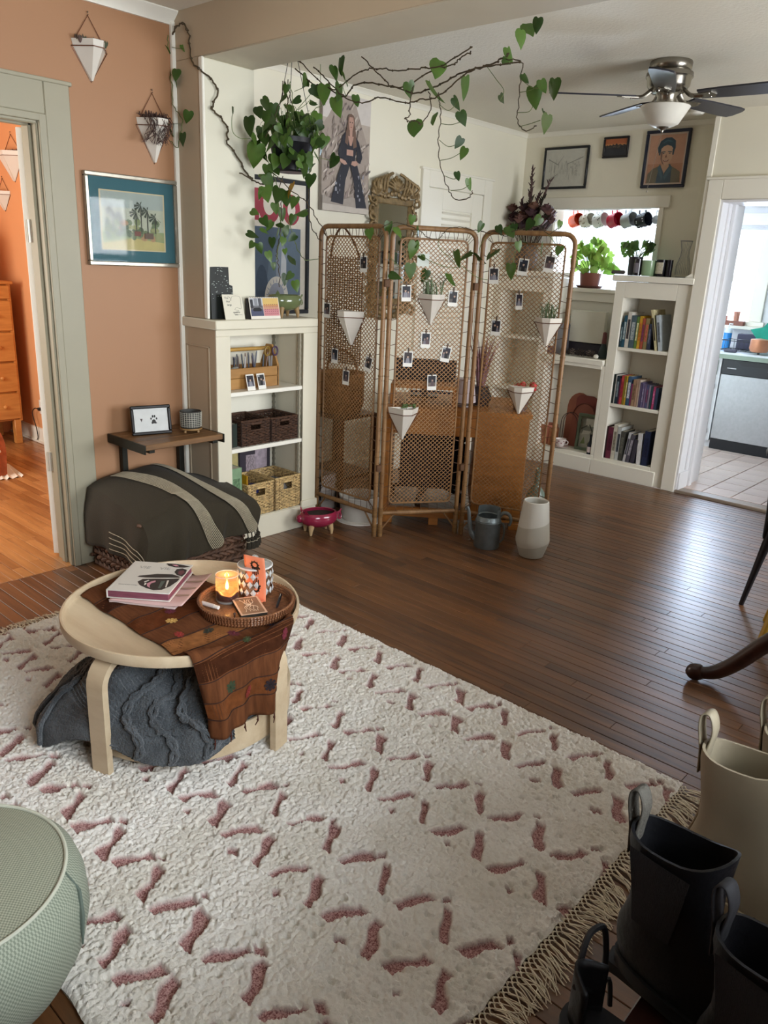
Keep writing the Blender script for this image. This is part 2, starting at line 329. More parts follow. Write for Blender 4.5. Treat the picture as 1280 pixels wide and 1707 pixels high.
# kitchen doorway casing
b = B().box(-2.235, -2.135, 5.678, 5.702, 0, 2.19, .004).box(-2.135, -1.30, 5.678, 5.702, 2.062, 2.19, .004).box(-1.30, -1.19, 5.678, 5.702, 0, 2.19, .004).box(-2.25, -1.18, 5.668, 5.702, 2.186, 2.204, .003)
struct('door_4', b, WHITE)
b = B().box(-2.135, -2.12, 5.69, 6.125, 0, 2.06).box(-2.12, -2.108, 5.80, 5.835, .16, 2.05, .003).box(-2.12, -2.095, 5.88, 5.93, 0, 2.05, .004).box(-1.32, -1.30, 5.69, 6.0, 0, 2.06).box(-2.12, -1.32, 5.69, 6.0, 2.045, 2.06)
b.box(-2.12, -2.105, 5.70, 5.86, 0, .15, .004)
struct('door_4', b, KWHITE)
struct('trim_9', bx(-2.13, -1.31, 5.685, 5.80, -.005, .022, c=.006), wood('7a6a5c', 'a8998a', rough=.35))      # threshold
# pass-through casing and sill
b = B().box(-3.72, -3.59, 5.985, 6.002, 1.40, 2.10, .003).box(-2.70, -2.66, 5.985, 6.002, 1.40, 2.10, .003).box(-3.75, -2.62, 5.98, 6.002, 2.04, 2.125, .003)
b.box(-3.59, -3.585, 6.0, 6.13, 1.43, 2.04).box(-2.705, -2.70, 6.0, 6.13, 1.43, 2.04).box(-3.59, -2.70, 6.0, 6.13, 2.036, 2.04)
struct('trim_10', b, WHITE)
struct('trim_11', B().box(-3.35, -2.80, 5.93, 6.17, 1.40, 1.432, .005).box(-3.36, -2.80, 5.96, 6.0, 1.33, 1.40, .004), WHITE)
# baseboards
struct('baseboard_left', B().box(-3.642, -3.622, 1.862, 2.42, 0, .13, .005).box(-3.642, -3.622, -1.4, .75, 0, .13, .005), WHITE)
struct('baseboard_left_dining', bx(-3.932, -3.91, 3.12, 4.655, 0, .14, c=.005), WHITE)
struct('baseboard_bedroom', B().box(-6.9, -3.78, 2.79, 2.812, 0, .125, .005).box(-6.9, -3.78, 2.775, 2.80, 0, .02, .005), WHITE)
struct('baseboard_right', bx(1.28, 1.302, 2.73, 5.7, 0, .13, c=.005), WHITE)
struct('baseboard_far_right', bx(-1.19, 1.3, 5.685, 5.702, 0, .13, c=.005), WHITE)
# ---------------------------------------------------------------- windows
def win(name, fn, u0, u1, z0, z1, rail, t=.045):
    """sash window; fn maps (u, depth, z) boxes"""
    b = B()
    for a, dd in (((u0-.07, u0+t, z0+t, z1-t), 0), ((u1-t, u1+.07, z0+t, z1-t), 0), ((u0-.09, u1+.09, z1-t, z1+.09), .004), ((u0-.1, u1+.1, z0-.0, z0+t), .004), ((u0+t, u1-t, rail-.035, rail+.035), -.004)): fn(b, a[0], a[1], -.03-dd, .05+dd, a[2], a[3])
    fn(b, u0-.12, u1+.12, -.10, .0, z0-.03, z0)
    fr = struct(name, b, WHITE)
    for a in ((z0+t, rail-.035), (rail+.035, z1-t)):
        p = B(); fn(p, u0+t, u1-t, .012, .016, a[0], a[1]); struct('pane', p, PANE, fr)
    return fr
fx = lambda b, u0, u1, d0, d1, z0, z1: b.box(1.30+d0, 1.30+d1, u0, u1, z0, z1, .003)
fx2 = lambda b, u0, u1, d0, d1, z0, z1: b.box(.30+d0, .30+d1, u0, u1, z0, z1, .003)
win('window_1', fx, 3.05, 4.06, .8, 2.15, 1.48); win('window_1', fx, 4.09, 5.1, .8, 2.15, 1.48); win('window_2', fx2, .1, 1.6, 1.0, 2.15, 1.58)
fk = lambda b, u0, u1, d0, d1, z0, z1: b.box(u0, u1, 8.05+d0, 8.05+d1, z0, z1, .003)
win('window_3', fk, -2.94, -2.52, 1.13, 2.06, 1.565, .045)
win('window_4', fk, -4.25, -3.25, 1.16, 2.07, 1.6)
fb = lambda b, u0, u1, d0, d1, z0, z1: b.box(u0, u1, -.6-d1, -.6-d0, z0, z1, .003)
win('window_5', fb, -6.1, -4.3, .8, 2.15, 1.48)
struct('trim_12', B().box(-2.96, -2.50, 8.02, 8.05, 2.075, 2.20, .003).tube([(-2.95, 7.99, 2.03), (-2.5, 7.99, 2.03)], .012, 8).box(-2.95, -2.5, 7.99, 7.995, 2.0, 2.03), mat('dcdce0', .6))  # rolled blind
# ---------------------------------------------------------------- floors
struct('floor', bx(-7.0, 1.44, -1.54, 5.72, -.10, -.012), SUB)
FL = struct('floor', bx(-3.93, 1.30, -1.4, 5.70, -.013, -.0105), SUB)
Rm = cam.matrix_world.inverted()
def pxy(p):
    c = Rm @ V(p); return (640-1292.6*c.x/c.z, 853.5+1292.6*c.y/c.z) if c.z < -.05 else (-1e4, -1e4)
def plankmesh(b, x0, x1, y0, y1, h=0):
    b.add([(x0, y0, -.012), (x1, y0, -.012), (x1, y1, -.012), (x0, y1, -.012), (x0, y0, h-.0016), (x1, y0, h-.0016), (x1, y1, h-.0016), (x0, y1, h-.0016),
           (x0+.0008, y0+.0016, h), (x1-.0008, y0+.0016, h), (x1-.0008, y1-.0016, h), (x0+.0008, y1-.0016, h)],
          [(0, 1, 5, 4), (1, 2, 6, 5), (2, 3, 7, 6), (3, 0, 4, 7), (4, 5, 9, 8), (5, 6, 10, 9), (6, 7, 11, 10), (7, 4, 8, 11), (8, 9, 10, 11)])
PW = .0552; pl = []
rg = random.Random(3)
y = -1.38
while y < 5.68:
    xl = -3.64 if y < 2.42 else -3.93
    x = xl-rg.random()*.6
    while x < 1.28:
        L_ = rg.choice((.6, .9, 1.1, 1.4, 1.8)); a, c_ = max(x, xl), min(x+L_, 1.28)
        if c_-a > .05: pl.append((a, c_, y))
        x += L_
    y += PW
near = []; rest = B()
for p in pl:
    cx = (p[0]+p[1])/2
    vis = any(-20 < q[0] < 1300 and 0 < q[1] < 1730 for q in (pxy((u, p[2], 0)) for u in (p[0]+.02, cx, p[1]-.02)))
    rug = -3.0 < p[0]+.1 and p[1] < -.6 and .55 < p[2] < 2.18
    near.append((sqrt(cx*cx+p[2]**2) if vis and not rug else 99, p))
near.sort(); pm = {}
for k, (d, p) in enumerate(near):
    g = rg.uniform(.0015, .003); hh = rg.uniform(-.0005, .0005)
    if k < 300 and d < 90:
        Lk = round(p[1]-p[0], 2)
        key = Lk
        if key not in pm:
            b = B(); plankmesh(b, 0, Lk-.0012, 0, PW-.0022); o = obj('plank', b, OAK, FL, smooth=False, fix=False); pm[key] = o
        else: o = copyobj(pm[key], FL)
        o.location = (p[0], p[2], hh)
    else: plankmesh(rest, p[0], p[1]-.0012, p[2], p[2]+PW-g, hh)
obj('plank', rest, OAK, FL, smooth=False, fix=False, kind='stuff')
b = B(); y = -.58
while y < 2.80:
    x = -6.9-rg.random()
    while x < -3.64:
        L_ = rg.choice((.6, .9, 1.1, 1.4)); a, c_ = max(x, -6.9), min(x+L_, -3.645)
        if c_-a > .05 and not (c_ > -3.79 and (y < .87 or y > 1.70)): plankmesh(b, a, c_-.0012, y, y+PW-rg.uniform(.0012, .003), rg.uniform(-.0005, .0005))
        elif c_-a > .05 and a < -3.83: plankmesh(b, a, -3.79, y, y+PW-.002, 0)
        x += L_
    y += PW
FB = struct('floor', bx(-6.9, -3.64, -.6, 2.81, -.0135, -.0112), SUB); obj('plank', b, OAKB, FB, smooth=False, fix=False, kind='stuff')
FK = struct('floor', bx(-5.0, .5, 5.80, 8.05, -.05, .010), mat('a8958a', .8, name='grout'))
TILE = mat('dfc9bd', .25, var=.08, vs=4, spec=.6, name='tile'); tb = None
for i in range(-14, 10):
    for j in range(11):
        x0 = -2.185+i*.215; y0 = 5.805+j*.215
        if -2.8 < x0 < -1.2 and y0 < 7.4:
            if tb is None: tb = obj('tile', B().box(.003, .212, .003, .212, .005, .022, .002), TILE, FK); o = tb
            else: o = copyobj(tb, FK)
            o.location = (x0, y0, random.uniform(-.0008, .0008))
# ---------------------------------------------------------------- rug
def worley(X, Y, cell, seed, jit=.8):
    rs = np.random.RandomState(seed); n = 256; jx = rs.rand(n, n)*jit; jy = rs.rand(n, n)*jit; h = rs.rand(n, n)
    gx = np.floor(X/cell).astype(int); gy = np.floor(Y/cell).astype(int); d1 = np.full(X.shape, 9.); d2 = d1.copy(); hh = np.zeros(X.shape)
    for i in (-1, 0, 1):
        for j in (-1, 0, 1):
            a, b_ = (gx+i) % n, (gy+j) % n
            d = np.hypot((gx+i+jx[a, b_]+.1)-X/cell, (gy+j+jy[a, b_]+.1)-Y/cell); m = d < d1
            d2 = np.where(m, d1, np.minimum(d2, d)); hh = np.where(m, h[a, b_], hh); d1 = np.where(m, d, d1)
    return d1, d2, hh
def make_rug():
    x0, x1, y0, y1 = -3.10, -.655, .525, 2.235; st = .0032
    nx, ny = int((x1-x0)/st), int((y1-y0)/st)
    X, Y = np.meshgrid(np.linspace(x0, x1, nx), np.linspace(y0, y1, ny))
    rs = np.random.RandomState(5)
    low = np.zeros(X.shape)
    wob = .006*np.sin(X*61+Y*37)+.005*np.sin(Y*83-X*29)
    rows = []; yy = .39-.435
    while yy < 2.4: rows += [yy-.16+.435*0, yy]; yy += .435
    rows = [.23, .39, .665, .826, 1.10, 1.257, 1.53, 1.69, 1.965, 2.125]
    for k, yr in enumerate(rows):
        off = -1.461 if k % 2 == 0 else -1.366
        for n in range(-12, 8):
            for s, dx in ((1, 0), (-1, .103)):
                cx = off+.2055*n+dx+rs.normal(0, .004); cy = yr+rs.normal(0, .004); wv = .0125+rs.uniform(-.003, .003)+.0015; Ln = .048+rs.uniform(-.006, .004)
                if cx < x0-.1 or cx > x1+.1: continue
                dy = (Y-cy)/Ln; ax = cx+s*(.019*dy+.006*np.sin(dy*2.2))
                wd = wv*(1+.30*np.abs(dy)+.25*np.sin(dy*3+n))
                low = np.maximum(low, np.clip((wd-np.abs(X-ax+wob*.7))/.004+.5, 0, 1)*np.clip((1-np.abs(dy))/.10+.5, 0, 1))
            for (ddx, yo) in ((.047, .07), (.047, -.067)):
                if (k % 2 == 1 and yo > 0) or (k % 2 == 0 and yo < 0):
                    cx = off+.2055*n+ddx+rs.normal(0, .008); cy = yr+yo*.95+rs.normal(0, .006); r = rs.uniform(.008, .0145)
                    low = np.maximum(low, np.clip((r-np.abs(X-cx+wob)*.8-np.abs(Y-cy)*.9)/.005+.5, 0, 1))
    d1, d2, hh = worley(X+wob*.6, Y-wob*.6, .0235, 3)
    gap = np.clip((d2-d1)/.30, 0, 1)**.6
    e1, e2, h2 = worley(X, Y, .0085, 8); tuft = np.clip((e2-e1)/.6, 0, 1)**.5
    # small dark holes where tufts part
    hole = np.zeros(X.shape)
    for yr in np.arange(.56, 2.24, .0435):
        for xr in np.arange(x0, x1, .0685):
            if rs.rand() < .55:
                cx, cy = xr+rs.normal(0, .010)+(.034 if int(yr/.0435) % 2 else 0), yr+rs.normal(0, .006); r = rs.uniform(.0045, .0085)
                i0, i1 = np.searchsorted(X[0], (cx-.02, cx+.02)); j0, j1 = np.searchsorted(Y[:, 0], (cy-.02, cy+.02))
                if i1 > i0 and j1 > j0:
                    q = np.clip((r-np.hypot((X[j0:j1, i0:i1]-cx)*.8, (Y[j0:j1, i0:i1]-cy)*1.2))/.003+.5, 0, 1); hole[j0:j1, i0:i1] = np.maximum(hole[j0:j1, i0:i1], q)
    f1, f2, h3 = worley(X+.004*np.sin(Y*210), Y+.004*np.sin(X*170), .0062, 11)
    pile = .0115+.0056*gap*(.6+.8*hh)+.0042*tuft*(.5+h2)+.0055*h3*np.clip((f2-f1)/.5, 0, 1)**.5+.002*np.sin(X*9+Y*5)*np.sin(Y*7)
    lowh = .0048+.0012*np.sin(X*2*pi/.0085)*np.sin(Y*2*pi/.0085)
    Z = np.where(low > .5, lowh, pile); Z = pile*(1-low)+lowh*low
    Z = Z*(1-.85*hole*(1-low))
    ed = np.minimum(np.minimum(X-x0, x1-X), np.minimum(Y-y0, y1-Y)); Z = Z*np.clip(ed/.016+.25, 0, 1)**.5+.001
    X2 = X+.0022*np.sin(Y*90)*(ed < .03); Y2 = Y+.0035*np.sin(X*37)*(ed < .04)
    vs = np.stack([X2, Y2, Z], -1).reshape(-1, 3)
    i = np.arange(nx-1); j = np.arange(ny-1); I, J = np.meshgrid(i, j); a = (J*nx+I).ravel()
    fs = np.stack([a, a+1, a+nx+1, a+nx], -1)
    me = bpy.data.meshes.new('pile'); me.vertices.add(len(vs)); me.vertices.foreach_set('co', vs.astype('f').ravel())
    me.loops.add(len(fs)*4); me.loops.foreach_set('vertex_index', fs.astype('i').ravel()); me.polygons.add(len(fs))
    me.polygons.foreach_set('loop_start', np.arange(0, len(fs)*4, 4, dtype='i')); me.polygons.foreach_set('use_smooth', np.ones(len(fs), bool)); me.update(calc_edges=True)
    at_ = me.attributes.new('yarn', 'FLOAT', 'POINT'); at_.data.foreach_set('value', low.astype('f').ravel())
    m = bpy.data.materials.new('wool'); m.use_nodes = True; nt = m.node_tree; N = nt.nodes.new; L = nt.links.new; b = nt.nodes['Principled BSDF']
    b.inputs['Roughness'].default_value = .95; b.inputs['Specular IOR Level'].default_value = .1; b.inputs['Sheen Weight'].default_value = .3
    a_ = N('ShaderNodeAttribute'); a_.attribute_name = 'yarn'; tc = N('ShaderNodeTexCoord')
    n1 = N('ShaderNodeTexNoise'); n1.inputs['Scale'].default_value = 260; L(tc.outputs['Object'], n1.inputs[0])
    r1 = N('ShaderNodeValToRGB'); e = r1.color_ramp.elements; e[0].position = .36; e[1].position = .62; e[0].color = lin('7a4444'); e[1].color = lin('c39a94'); L(n1.outputs[0], r1.inputs[0])
    n2 = N('ShaderNodeTexNoise'); n2.inputs['Scale'].default_value = 5; L(tc.outputs['Object'], n2.inputs[0])
    r2 = N('ShaderNodeValToRGB'); e = r2.color_ramp.elements; e[0].position = .3; e[1].position = .7; e[0].color = lin('e2dccf'); e[1].color = lin('f2eee6'); L(n2.outputs[0], r2.inputs[0])
    mx = N('ShaderNodeMixRGB'); L(a_.outputs['Fac'], mx.inputs[0]); L(r2.outputs[0], mx.inputs[1]); L(r1.outputs[0], mx.inputs[2]); L(mx.outputs[0], b.inputs['Base Color'])
    nb = N('ShaderNodeTexNoise'); nb.inputs['Scale'].default_value = 420; nb.inputs['Detail'].default_value = 2; L(tc.outputs['Object'], nb.inputs[0])
    bp = N('ShaderNodeBump'); bp.inputs['Strength'].default_value = .6; bp.inputs['Distance'].default_value = .003; L(nb.outputs[0], bp.inputs['Height']); L(bp.outputs[0], b.inputs['Normal'])
    me.materials.append(m)
    root = thing('rug', 'cream shaggy wool rug with recessed dusty pink zigzag dashes and fringe', 'rug')
    o = bpy.data.objects.new('pile', me); link(o, root); o['kind'] = 'stuff'
    obj('backing', B().box(x0+.004, x1-.004, y0+.004, y1-.004, .0004, .003), mat('cfc3ad', .9), root, smooth=False)
    FR = mat('ded3bd', .9, var=.1, vs=40)
    for X0, sg, ln in ((x1, 1, .085), (x0, -1, .06)):
        b = B(); kn = B(); y = y0+.006
        while y < y1-.004:
            # knotted net then loose strands
            for q in (-1, 1):
                kn.tube([(X0-sg*.006, y, .006), (X0+sg*.003, y+q*.004, .008), (X0+sg*.008, y+q*.009, .006)], .0017, 5)
                kn.tube([(X0+sg*.008, y+q*.009, .006), (X0+sg*.013, y+q*.004, .007), (X0+sg*.018, y, .005)], .0016, 5)
            kn.sphere((X0+sg*.002, y, .007), .0036, 6, 4); kn.sphere((X0+sg*.009, y+.009, .006), .0036, 6, 4); kn.sphere((X0+sg*.019, y, .0055), .0036, 6, 4)
            ba = random.gauss(-.12+.28*sin(y*17+1), .10)
            for q in range(5):
                a = ba+random.gauss(0, .06); l = ln*random.uniform(.6, 1.0); c = random.gauss(0, .010); y_ = y+random.uniform(-.006, .006)
                b.tube(smoothpath([(X0+sg*.018, y+random.uniform(-.003, .003), .005), (X0+sg*(.018+l*.35), y_+a*l*.35+c*.5, random.uniform(.003, .013)), (X0+sg*(.018+l*.7), y_+a*l*.7+c, random.uniform(.003, .009)), (X0+sg*(.018+l), y_+a*l+c*random.uniform(-1, 1.4), .0028)], 2), [.0014]*6+[.001], 4, cap=False)
            y += .018
        obj('fringe', b, FR, root, kind='stuff'); obj('fringe_knots', kn, FR, root, kind='stuff')
make_rug()
# ---------------------------------------------------------------- coffee table
BIRCH = wood('bea583', 'd8c5a6', st=(1, 9, 9), scale=2, rough=.4, ring=.3, bump=.02)
PLYE = mat('a98c66', .5, var=.15, vs=60)
ct = thing('coffee_table', 'round pale birch coffee table with rimmed top and lower tray on rug', 'table', (-2.07, 1.34, .022))
b = B().lathe([(0.0001, .377), (.372, .377), (.382, .381), (.386, .390), (.387, .414), (.385, .418), (.379, .418), (.376, .413), (.374, .397), (.366, .391), (0.0001, .390)], 72); obj('tabletop', b, BIRCH, ct)
for a in (-74, 14, 106, 196):
    pr = []
    ax = [(.392, 0), (.392, .24)]+[(.392-.075*(1-cos(R(t))), .29+.075*sin(R(t))) for t in range(0, 91, 15)]+[(.24, .365)]
    out = []; inn = []
    for i, (r, z) in enumerate(ax):
        p, q = ax[max(i-1, 0)], ax[min(i+1, len(ax)-1)]; tx, tz = q[0]-p[0], q[1]-p[1]; l = sqrt(tx*tx+tz*tz); nx_, nz_ = tz/l, -tx/l
        out.append((r+nx_*.011, z+nz_*.011)); inn.append((r-nx_*.011, z-nz_*.011))
    b = B(); b.m = MX.Rotation(R(a), 4, 'Z'); b.prism(out+inn[::-1], -.032, .032, 'y'); obj('leg', b, BIRCH, ct)
b = B().lathe([(0.0001, .03), (.350, .03), (.357, .036), (.359, .125), (.357, .13), (.350, .13), (.347, .125), (.346, .044), (0.0001, .042)], 64); obj('lower_tray', b, BIRCH, ct)
# grey knitted blanket heaped in the lower tray
def knit():
    m = mat('53575a', .95, var=.35, vs=14, bump=1.0, bs=160, sheen=.25, spec=.15, name='grey_knit'); return m
th = thing('throw_blanket', 'grey cable-knit blanket heaped in the lower tray of the coffee table', 'blanket', (-2.07, 1.34, .07))
def g(x, c, s): d = (x-c+180) % 360-180; return math.exp(-(d/s)**2)
def blan(u, v):
    th_ = 360*u; a = R(th_); hang = g(th_, -42, 34)*.125+g(th_, -118, 27)*.20; outb = g(th_, -118, 27)*.10+g(th_, -42, 34)*.012
    fold = .030*sin(a*7+2*sin(a*2))+.015*sin(a*13+1)
    if v < .6:
        t = v/.6; r = .30*t**.8; z = .225-.045*t**2.2+fold*t*1.2+.03*NZ.noise(V((r*cos(a)*7, r*sin(a)*7, 1)))
    elif v < .8:
        t = (v-.6)/.2; r = .30+.075*t; lob = min(1, hang*9); z = (.18+fold*1.1)*(1-t*.35)*1.0; z = z*(1-t)+t*(.095+.02*lob+fold*.4); r = r if lob > .5 else .30+.035*t
    else:
        t = (v-.8)/.2; lob = min(1, hang*9); r = (.375 if lob > .5 else .335)+outb*sin(min(1, t*1.2)*pi*.62)*1.1+fold*.35*lob; z = .095+.02*lob-(hang if lob > .15 else .03)*t+fold*.4*(1-t)
    r = max(r, .0002); k = .0026*sin(v*260)*(1 if r > .02 else 0)+.0032*abs(sin(a*44))*(1 if r > .05 else 0)
    z = max(z+k, .012 if r < .345 else -.04)
    return (r*cos(a), r*sin(a), z)
b = B().grid(blan, 360, 150); o = obj('knit', b, knit(), th)
mo = o.modifiers.new('thick', 'SOLIDIFY'); mo.thickness = .009; mo.offset = -1
cb = B()
for th0 in (-60, -45, -30, -12, -110, -125, 20):
    pts = []; p2 = []
    for i in range(30):
        v = .25+.73*i/29; x, y, z = blan(((th0+6*sin(i*.3)) % 360)/360, v); w_ = .010*sin(i*1.1); a = R(th0)
        pts.append((x*1.02-w_*sin(a), y*1.02+w_*cos(a), z+.006)); p2.append((x*1.02+w_*sin(a), y*1.02-w_*cos(a), z+.006))
    cb.tube(pts, .0085, 6); cb.tube(p2, .0085, 6)
obj('cable', cb, knit(), th)
# brown embroidered runner lying along the table and hanging over its right edge
TZ = .4145
rn = thing('table_runner', 'rust brown embroidered table runner draped over the coffee table edge', 'cloth', (-2.07, 1.34, TZ))
def run(u, v):
    # u across (near->far), v along (left -> hanging end); local coords
    y = -.205+.395*u; Ls = .36+.335
    xl = -sqrt(max(.379**2-y*y, .01))+.012; edge = sqrt(.386**2-y*y)
    top = edge-xl; tot = top+.275-.03*u
    s = v*tot
    zf = .0035*sin(s*40+u*5)+.003*sin(u*17)
    if s < top-.012:
        xx = xl+s; rr_ = sqrt(xx*xx+(y-.0)**2); k = min(1, max(0, (rr_-.345)/.028)) if xx > 0 else min(1, max(0, (rr_-.36)/.012))*.35
        return (xx, y+.004*sin(s*30), .0025+max(0, zf)*(1-k)+.0315*k*k*(3-2*k))
    t = (s-top+.012); c = min(t/.03, 1); x = edge-.008+.022*sin(c*pi/2); z = .034-.020*(1-cos(c*pi/2))-max(0, t-.03)
    k = min(1, t/.22); uu = u
    fx_ = .028*k*sin(uu*9+.6)+.012*k*sin(uu*20)
    y2 = y*(1-.35*k)-.02*k*(1-u)+.05*k*u*0
    return (x+fx_*(1 if True else 0)+.012*k-.05*k*max(0, u-.55), y2-.015*k, z)
RUN = wood('472715', '76482a', st=(3, 26, 3), scale=3, rough=.95, ring=.2, bump=.25, spec=.15)
b = B().grid(run, 44, 90); o = obj('cloth', b, RUN, rn); mo = o.modifiers.new('thick', 'SOLIDIFY'); mo.thickness = .0025; mo.offset = 1
def onrun(u, v, lift=.0035):
    p = V(run(u, v)); e = .01; du = V(run(min(1, u+e), v))-V(run(max(0, u-e), v)); dv = V(run(u, min(1, v+e)))-V(run(u, max(0, v-e))); n = du.cross(dv).normalized(); n = n if (n.z+n.x > 0) else -n
    return p-n*(-lift), du.normalized(), dv.normalized()
bands = B()
for v0 in (.10, .205, .325, .43, .535, .63, .725, .80, .87, .93):
    p = [onrun(i/30, v0, .0033)[0] for i in range(31)]; bands.tube(p, .0016, 4)
obj('woven_band', bands, mat('2e170e', .9, var=.2, vs=40), rn, kind='stuff')
for va, vb, cc in ((.11, .20, '3e2112'), (.33, .425, '5a3018'), (.54, .625, '8a5a34'), (.73, .795, '3e2112'), (.875, .925, '6a3d20')):
    obj('tonal_band', B().grid(lambda u, v: tuple(onrun(.002+.996*u, va+(vb-va)*v, .0026)[0]), 40, 8), mat(cc, .95, var=.25, vs=40, spec=.1), rn)
FLW = [('8a2a22', .2, .52), ('3a3a2e', .42, .56), ('5c1f28', .52, .63), ('2b2a38', .70, .70), ('caa25a', .30, .42), ('3b4a2a', .45, .73), ('8e2f3a', .3, .70), ('2b2233', .86, .66), ('5a1c2a', .40, .36), ('6a2430', .66, .50),
       ('20161a', .68, .90), ('7d2a20', .45, .90), ('2d3a24', .25, .85), ('41202a', .2, .16), ('2a1618', .45, .12), ('6d2230', .82, .76)]
for k, (c, u, v) in enumerate(FLW):
    f = B(); p, du, dv = onrun(u, v, .0045)
    for q in range(8):
        a = q*pi/4; d = du*cos(a)+dv*sin(a); e = du*-sin(a)+dv*cos(a)
        f.add([p+d*.004+e*.0025, p+d*.004-e*.0025, p+d*.017-e*.005, p+d*.020, p+d*.017+e*.005], [(0, 1, 2, 3, 4)])
    f.sphere(p, .004, 6, 4)
    obj('embroidered_flower', f, mat(c, .9, var=.2, vs=60), rn, smooth=False, fix=False)
tas = B()
for u in (.03, .22, .42, .6, .75):
    p = V(run(u, 1)); tas.tube([p, p+V((.002, 0, -.02)), p+V((random.uniform(-.008, .008), random.uniform(-.008, .008), -.038))], [.002, .0025, .0015], 5); tas.sphere(p+V((0, 0, -.018)), .004, 6, 4)
obj('tassel', tas, mat('4a2012', .9), rn)
# books on the table
bk = thing('book', 'white hardback with a large black and pink butterfly on its cover', 'book', (-2.274, 1.347, TZ+.0205), R(38.5))
W2, D2 = .088, .132   # half sizes: x' width, y' depth
# local: x along spine->fore edge direction
o = obj('pages', B().box(-.105, .103, -.128, .128, .003, .027, .001), mat('7d4452', .8, var=.2, vs=200, st=(.1, .1, 1)), bk)
obj('cover', B().box(-.108, .108, -.132, .132, .027, .031, .001).box(-.108, .108, -.132, .132, 0, .0032, .001).box(-.109, -.105, -.132, .132, 0, .031, .001), mat('d9d5cc', .45, var=.02), bk)
def wing(pts): return [(.5+(x-.5), y) for x, y in pts]
cov = [('2d2a2b', [(.96, .55), (.80, .62), (.55, .60), (.30, .50), (.28, .46), (.42, .45), (.60, .47), (.80, .50), (.95, .52)]),
       ('2d2a2b', [(.97, .50), (.80, .46), (.62, .44), (.40, .40), (.36, .30), (.44, .20), (.58, .12), (.72, .07), (.84, .10), (.92, .22), (.97, .40)]),
       ('c58a98', [(.62, .38), (.56, .33), (.53, .26), (.57, .18), (.64, .13), (.60, .20), (.59, .27), (.64, .33)]),
       ('d9d5cc', [(.50, .38), (.46, .31), (.48, .29), (.53, .36)]), ('d9d5cc', [(.49, .27), (.51, .20), (.53, .21), (.52, .28)]),
       ('d9d5cc', [(.80, .40), (.86, .18), (.88, .18), (.83, .41)]), ('54605a', [(.72, .36), (.76, .14), (.80, .13), (.78, .38)]),
       ('2d2a2b', [(.98, .56), (.88, .60), (.80, .70), (.80, .80), (.88, .84), (.97, .80), (1.0, .66)]), ('6d3b46', [(.95, .60), (.88, .65), (.86, .74), (.92, .78), (.97, .70)]),
       ('2d2a2b', [(.55, .98), (.62, .90), (.76, .86), (.90, .87), (.98, .92), (.85, .96), (.70, .98)]), ('c58a98', [(.66, .94), (.74, .89), (.80, .90), (.74, .95)])]
cv = B(); cms = []
for k, (c, pts) in enumerate(cov):
    m_ = mat(c, .45, var=.05)
    if m_ not in cms: cms.append(m_)
    cv.cur = cms.index(m_); cv.add([((u-.5)*.216, (v-.5)*.264, .0313+.0001*k) for u, v in pts], [tuple(range(len(pts)))])
obj('butterfly', cv, cms, bk, smooth=False, fix=False)
text('title', 'VIE    VIE', .030, bk, (-.072, .068, .0316), (0, 0, 0), 'a9a49c')
text('author', 'illustrated notes', .010, bk, (-.085, -.085, .0316), (0, 0, 0), 'a9a49c')
nb = thing('notebook', 'pale pink softcover notebook with a curled cover under the white butterfly book', 'notebook', (-2.245, 1.355, TZ+.0065), R(33))
obj('pages', B().box(-.115, .120, -.135, .135, .0, .007, .001), mat('d9c3bb', .7, var=.06), nb)
b = B().grid(lambda u, v: (-.116+.262*u, -.137+.274*v, .0085+.030*max(0, u-.72)**1.5*(2+2*v)), 24, 6); o = obj('cover', b, mat('d8b3ad', .5, var=.08, vs=12), nb); o.modifiers.new('t', 'SOLIDIFY').thickness = .001
b = B()
for k in range(3): p = rc(.66, .28+.22*k, .96, .33+.22*k); b.add([(-.116+.262*u, -.137+.274*v, .0098+.030*max(0, u-.72)**1.5*(2+2*v)) for u, v in p], [(0, 1, 2, 3)])
obj('printed_band', b, mat('a98a78', .6), nb, smooth=False)
# rattan tray and what it holds
TX, TY = -1.925, 1.492
RAT = mat('8a5a38', .5, var=.35, vs=90, bump=.5, bs=260, coat=.15, name='rattan')
tr = thing('rattan_tray', 'small round woven rattan tray on the coffee table runner', 'tray', (TX, TY, TZ+.007))
obj('tray_base', B().lathe([(.0001, 0), (.148, 0), (.15, .003), (.148, .006), (.0001, .006)], 48), RAT, tr)
for k in range(4):
    b = B().tube([((.150+.0018*k)*cos(2*pi*i/60), (.150+.0018*k)*sin(2*pi*i/60), .0065+k*.0085) for i in range(60)], .0055, 8, closed=True); obj('coil', b, RAT, tr)
b = B()
for i in range(96):
    a = 2*pi*i/96; b.tube([((.155+.0018*q)*cos(a+.012*(q % 2)), (.155+.0018*q)*sin(a+.012*(q % 2)), .002+q*.0085) for q in range(5)], .0022, 4)
obj('binding', b, mat('6a3f24', .6, var=.3, vs=60), tr, kind='stuff')
b = B(); b.m = MX.Translation((.095, -.122, .035)); b.tube([(0, 0, 0), (0, 0, .012)], .003, 6).sphere((0, 0, .014), .0045, 6, 4); obj('peg', b, mat('3d2416', .5), tr)
tz = TZ+.014
cdl = thing('candle', 'lit candle in a clear glass with dark purple wax on the rattan tray', 'candle', (TX-.078, TY-.022, tz))
gm = bpy.data.materials.new('candle_glass'); gm.use_nodes = True; nt = gm.node_tree; nt.nodes.remove(nt.nodes['Principled BSDF']); N = nt.nodes.new; L = nt.links.new
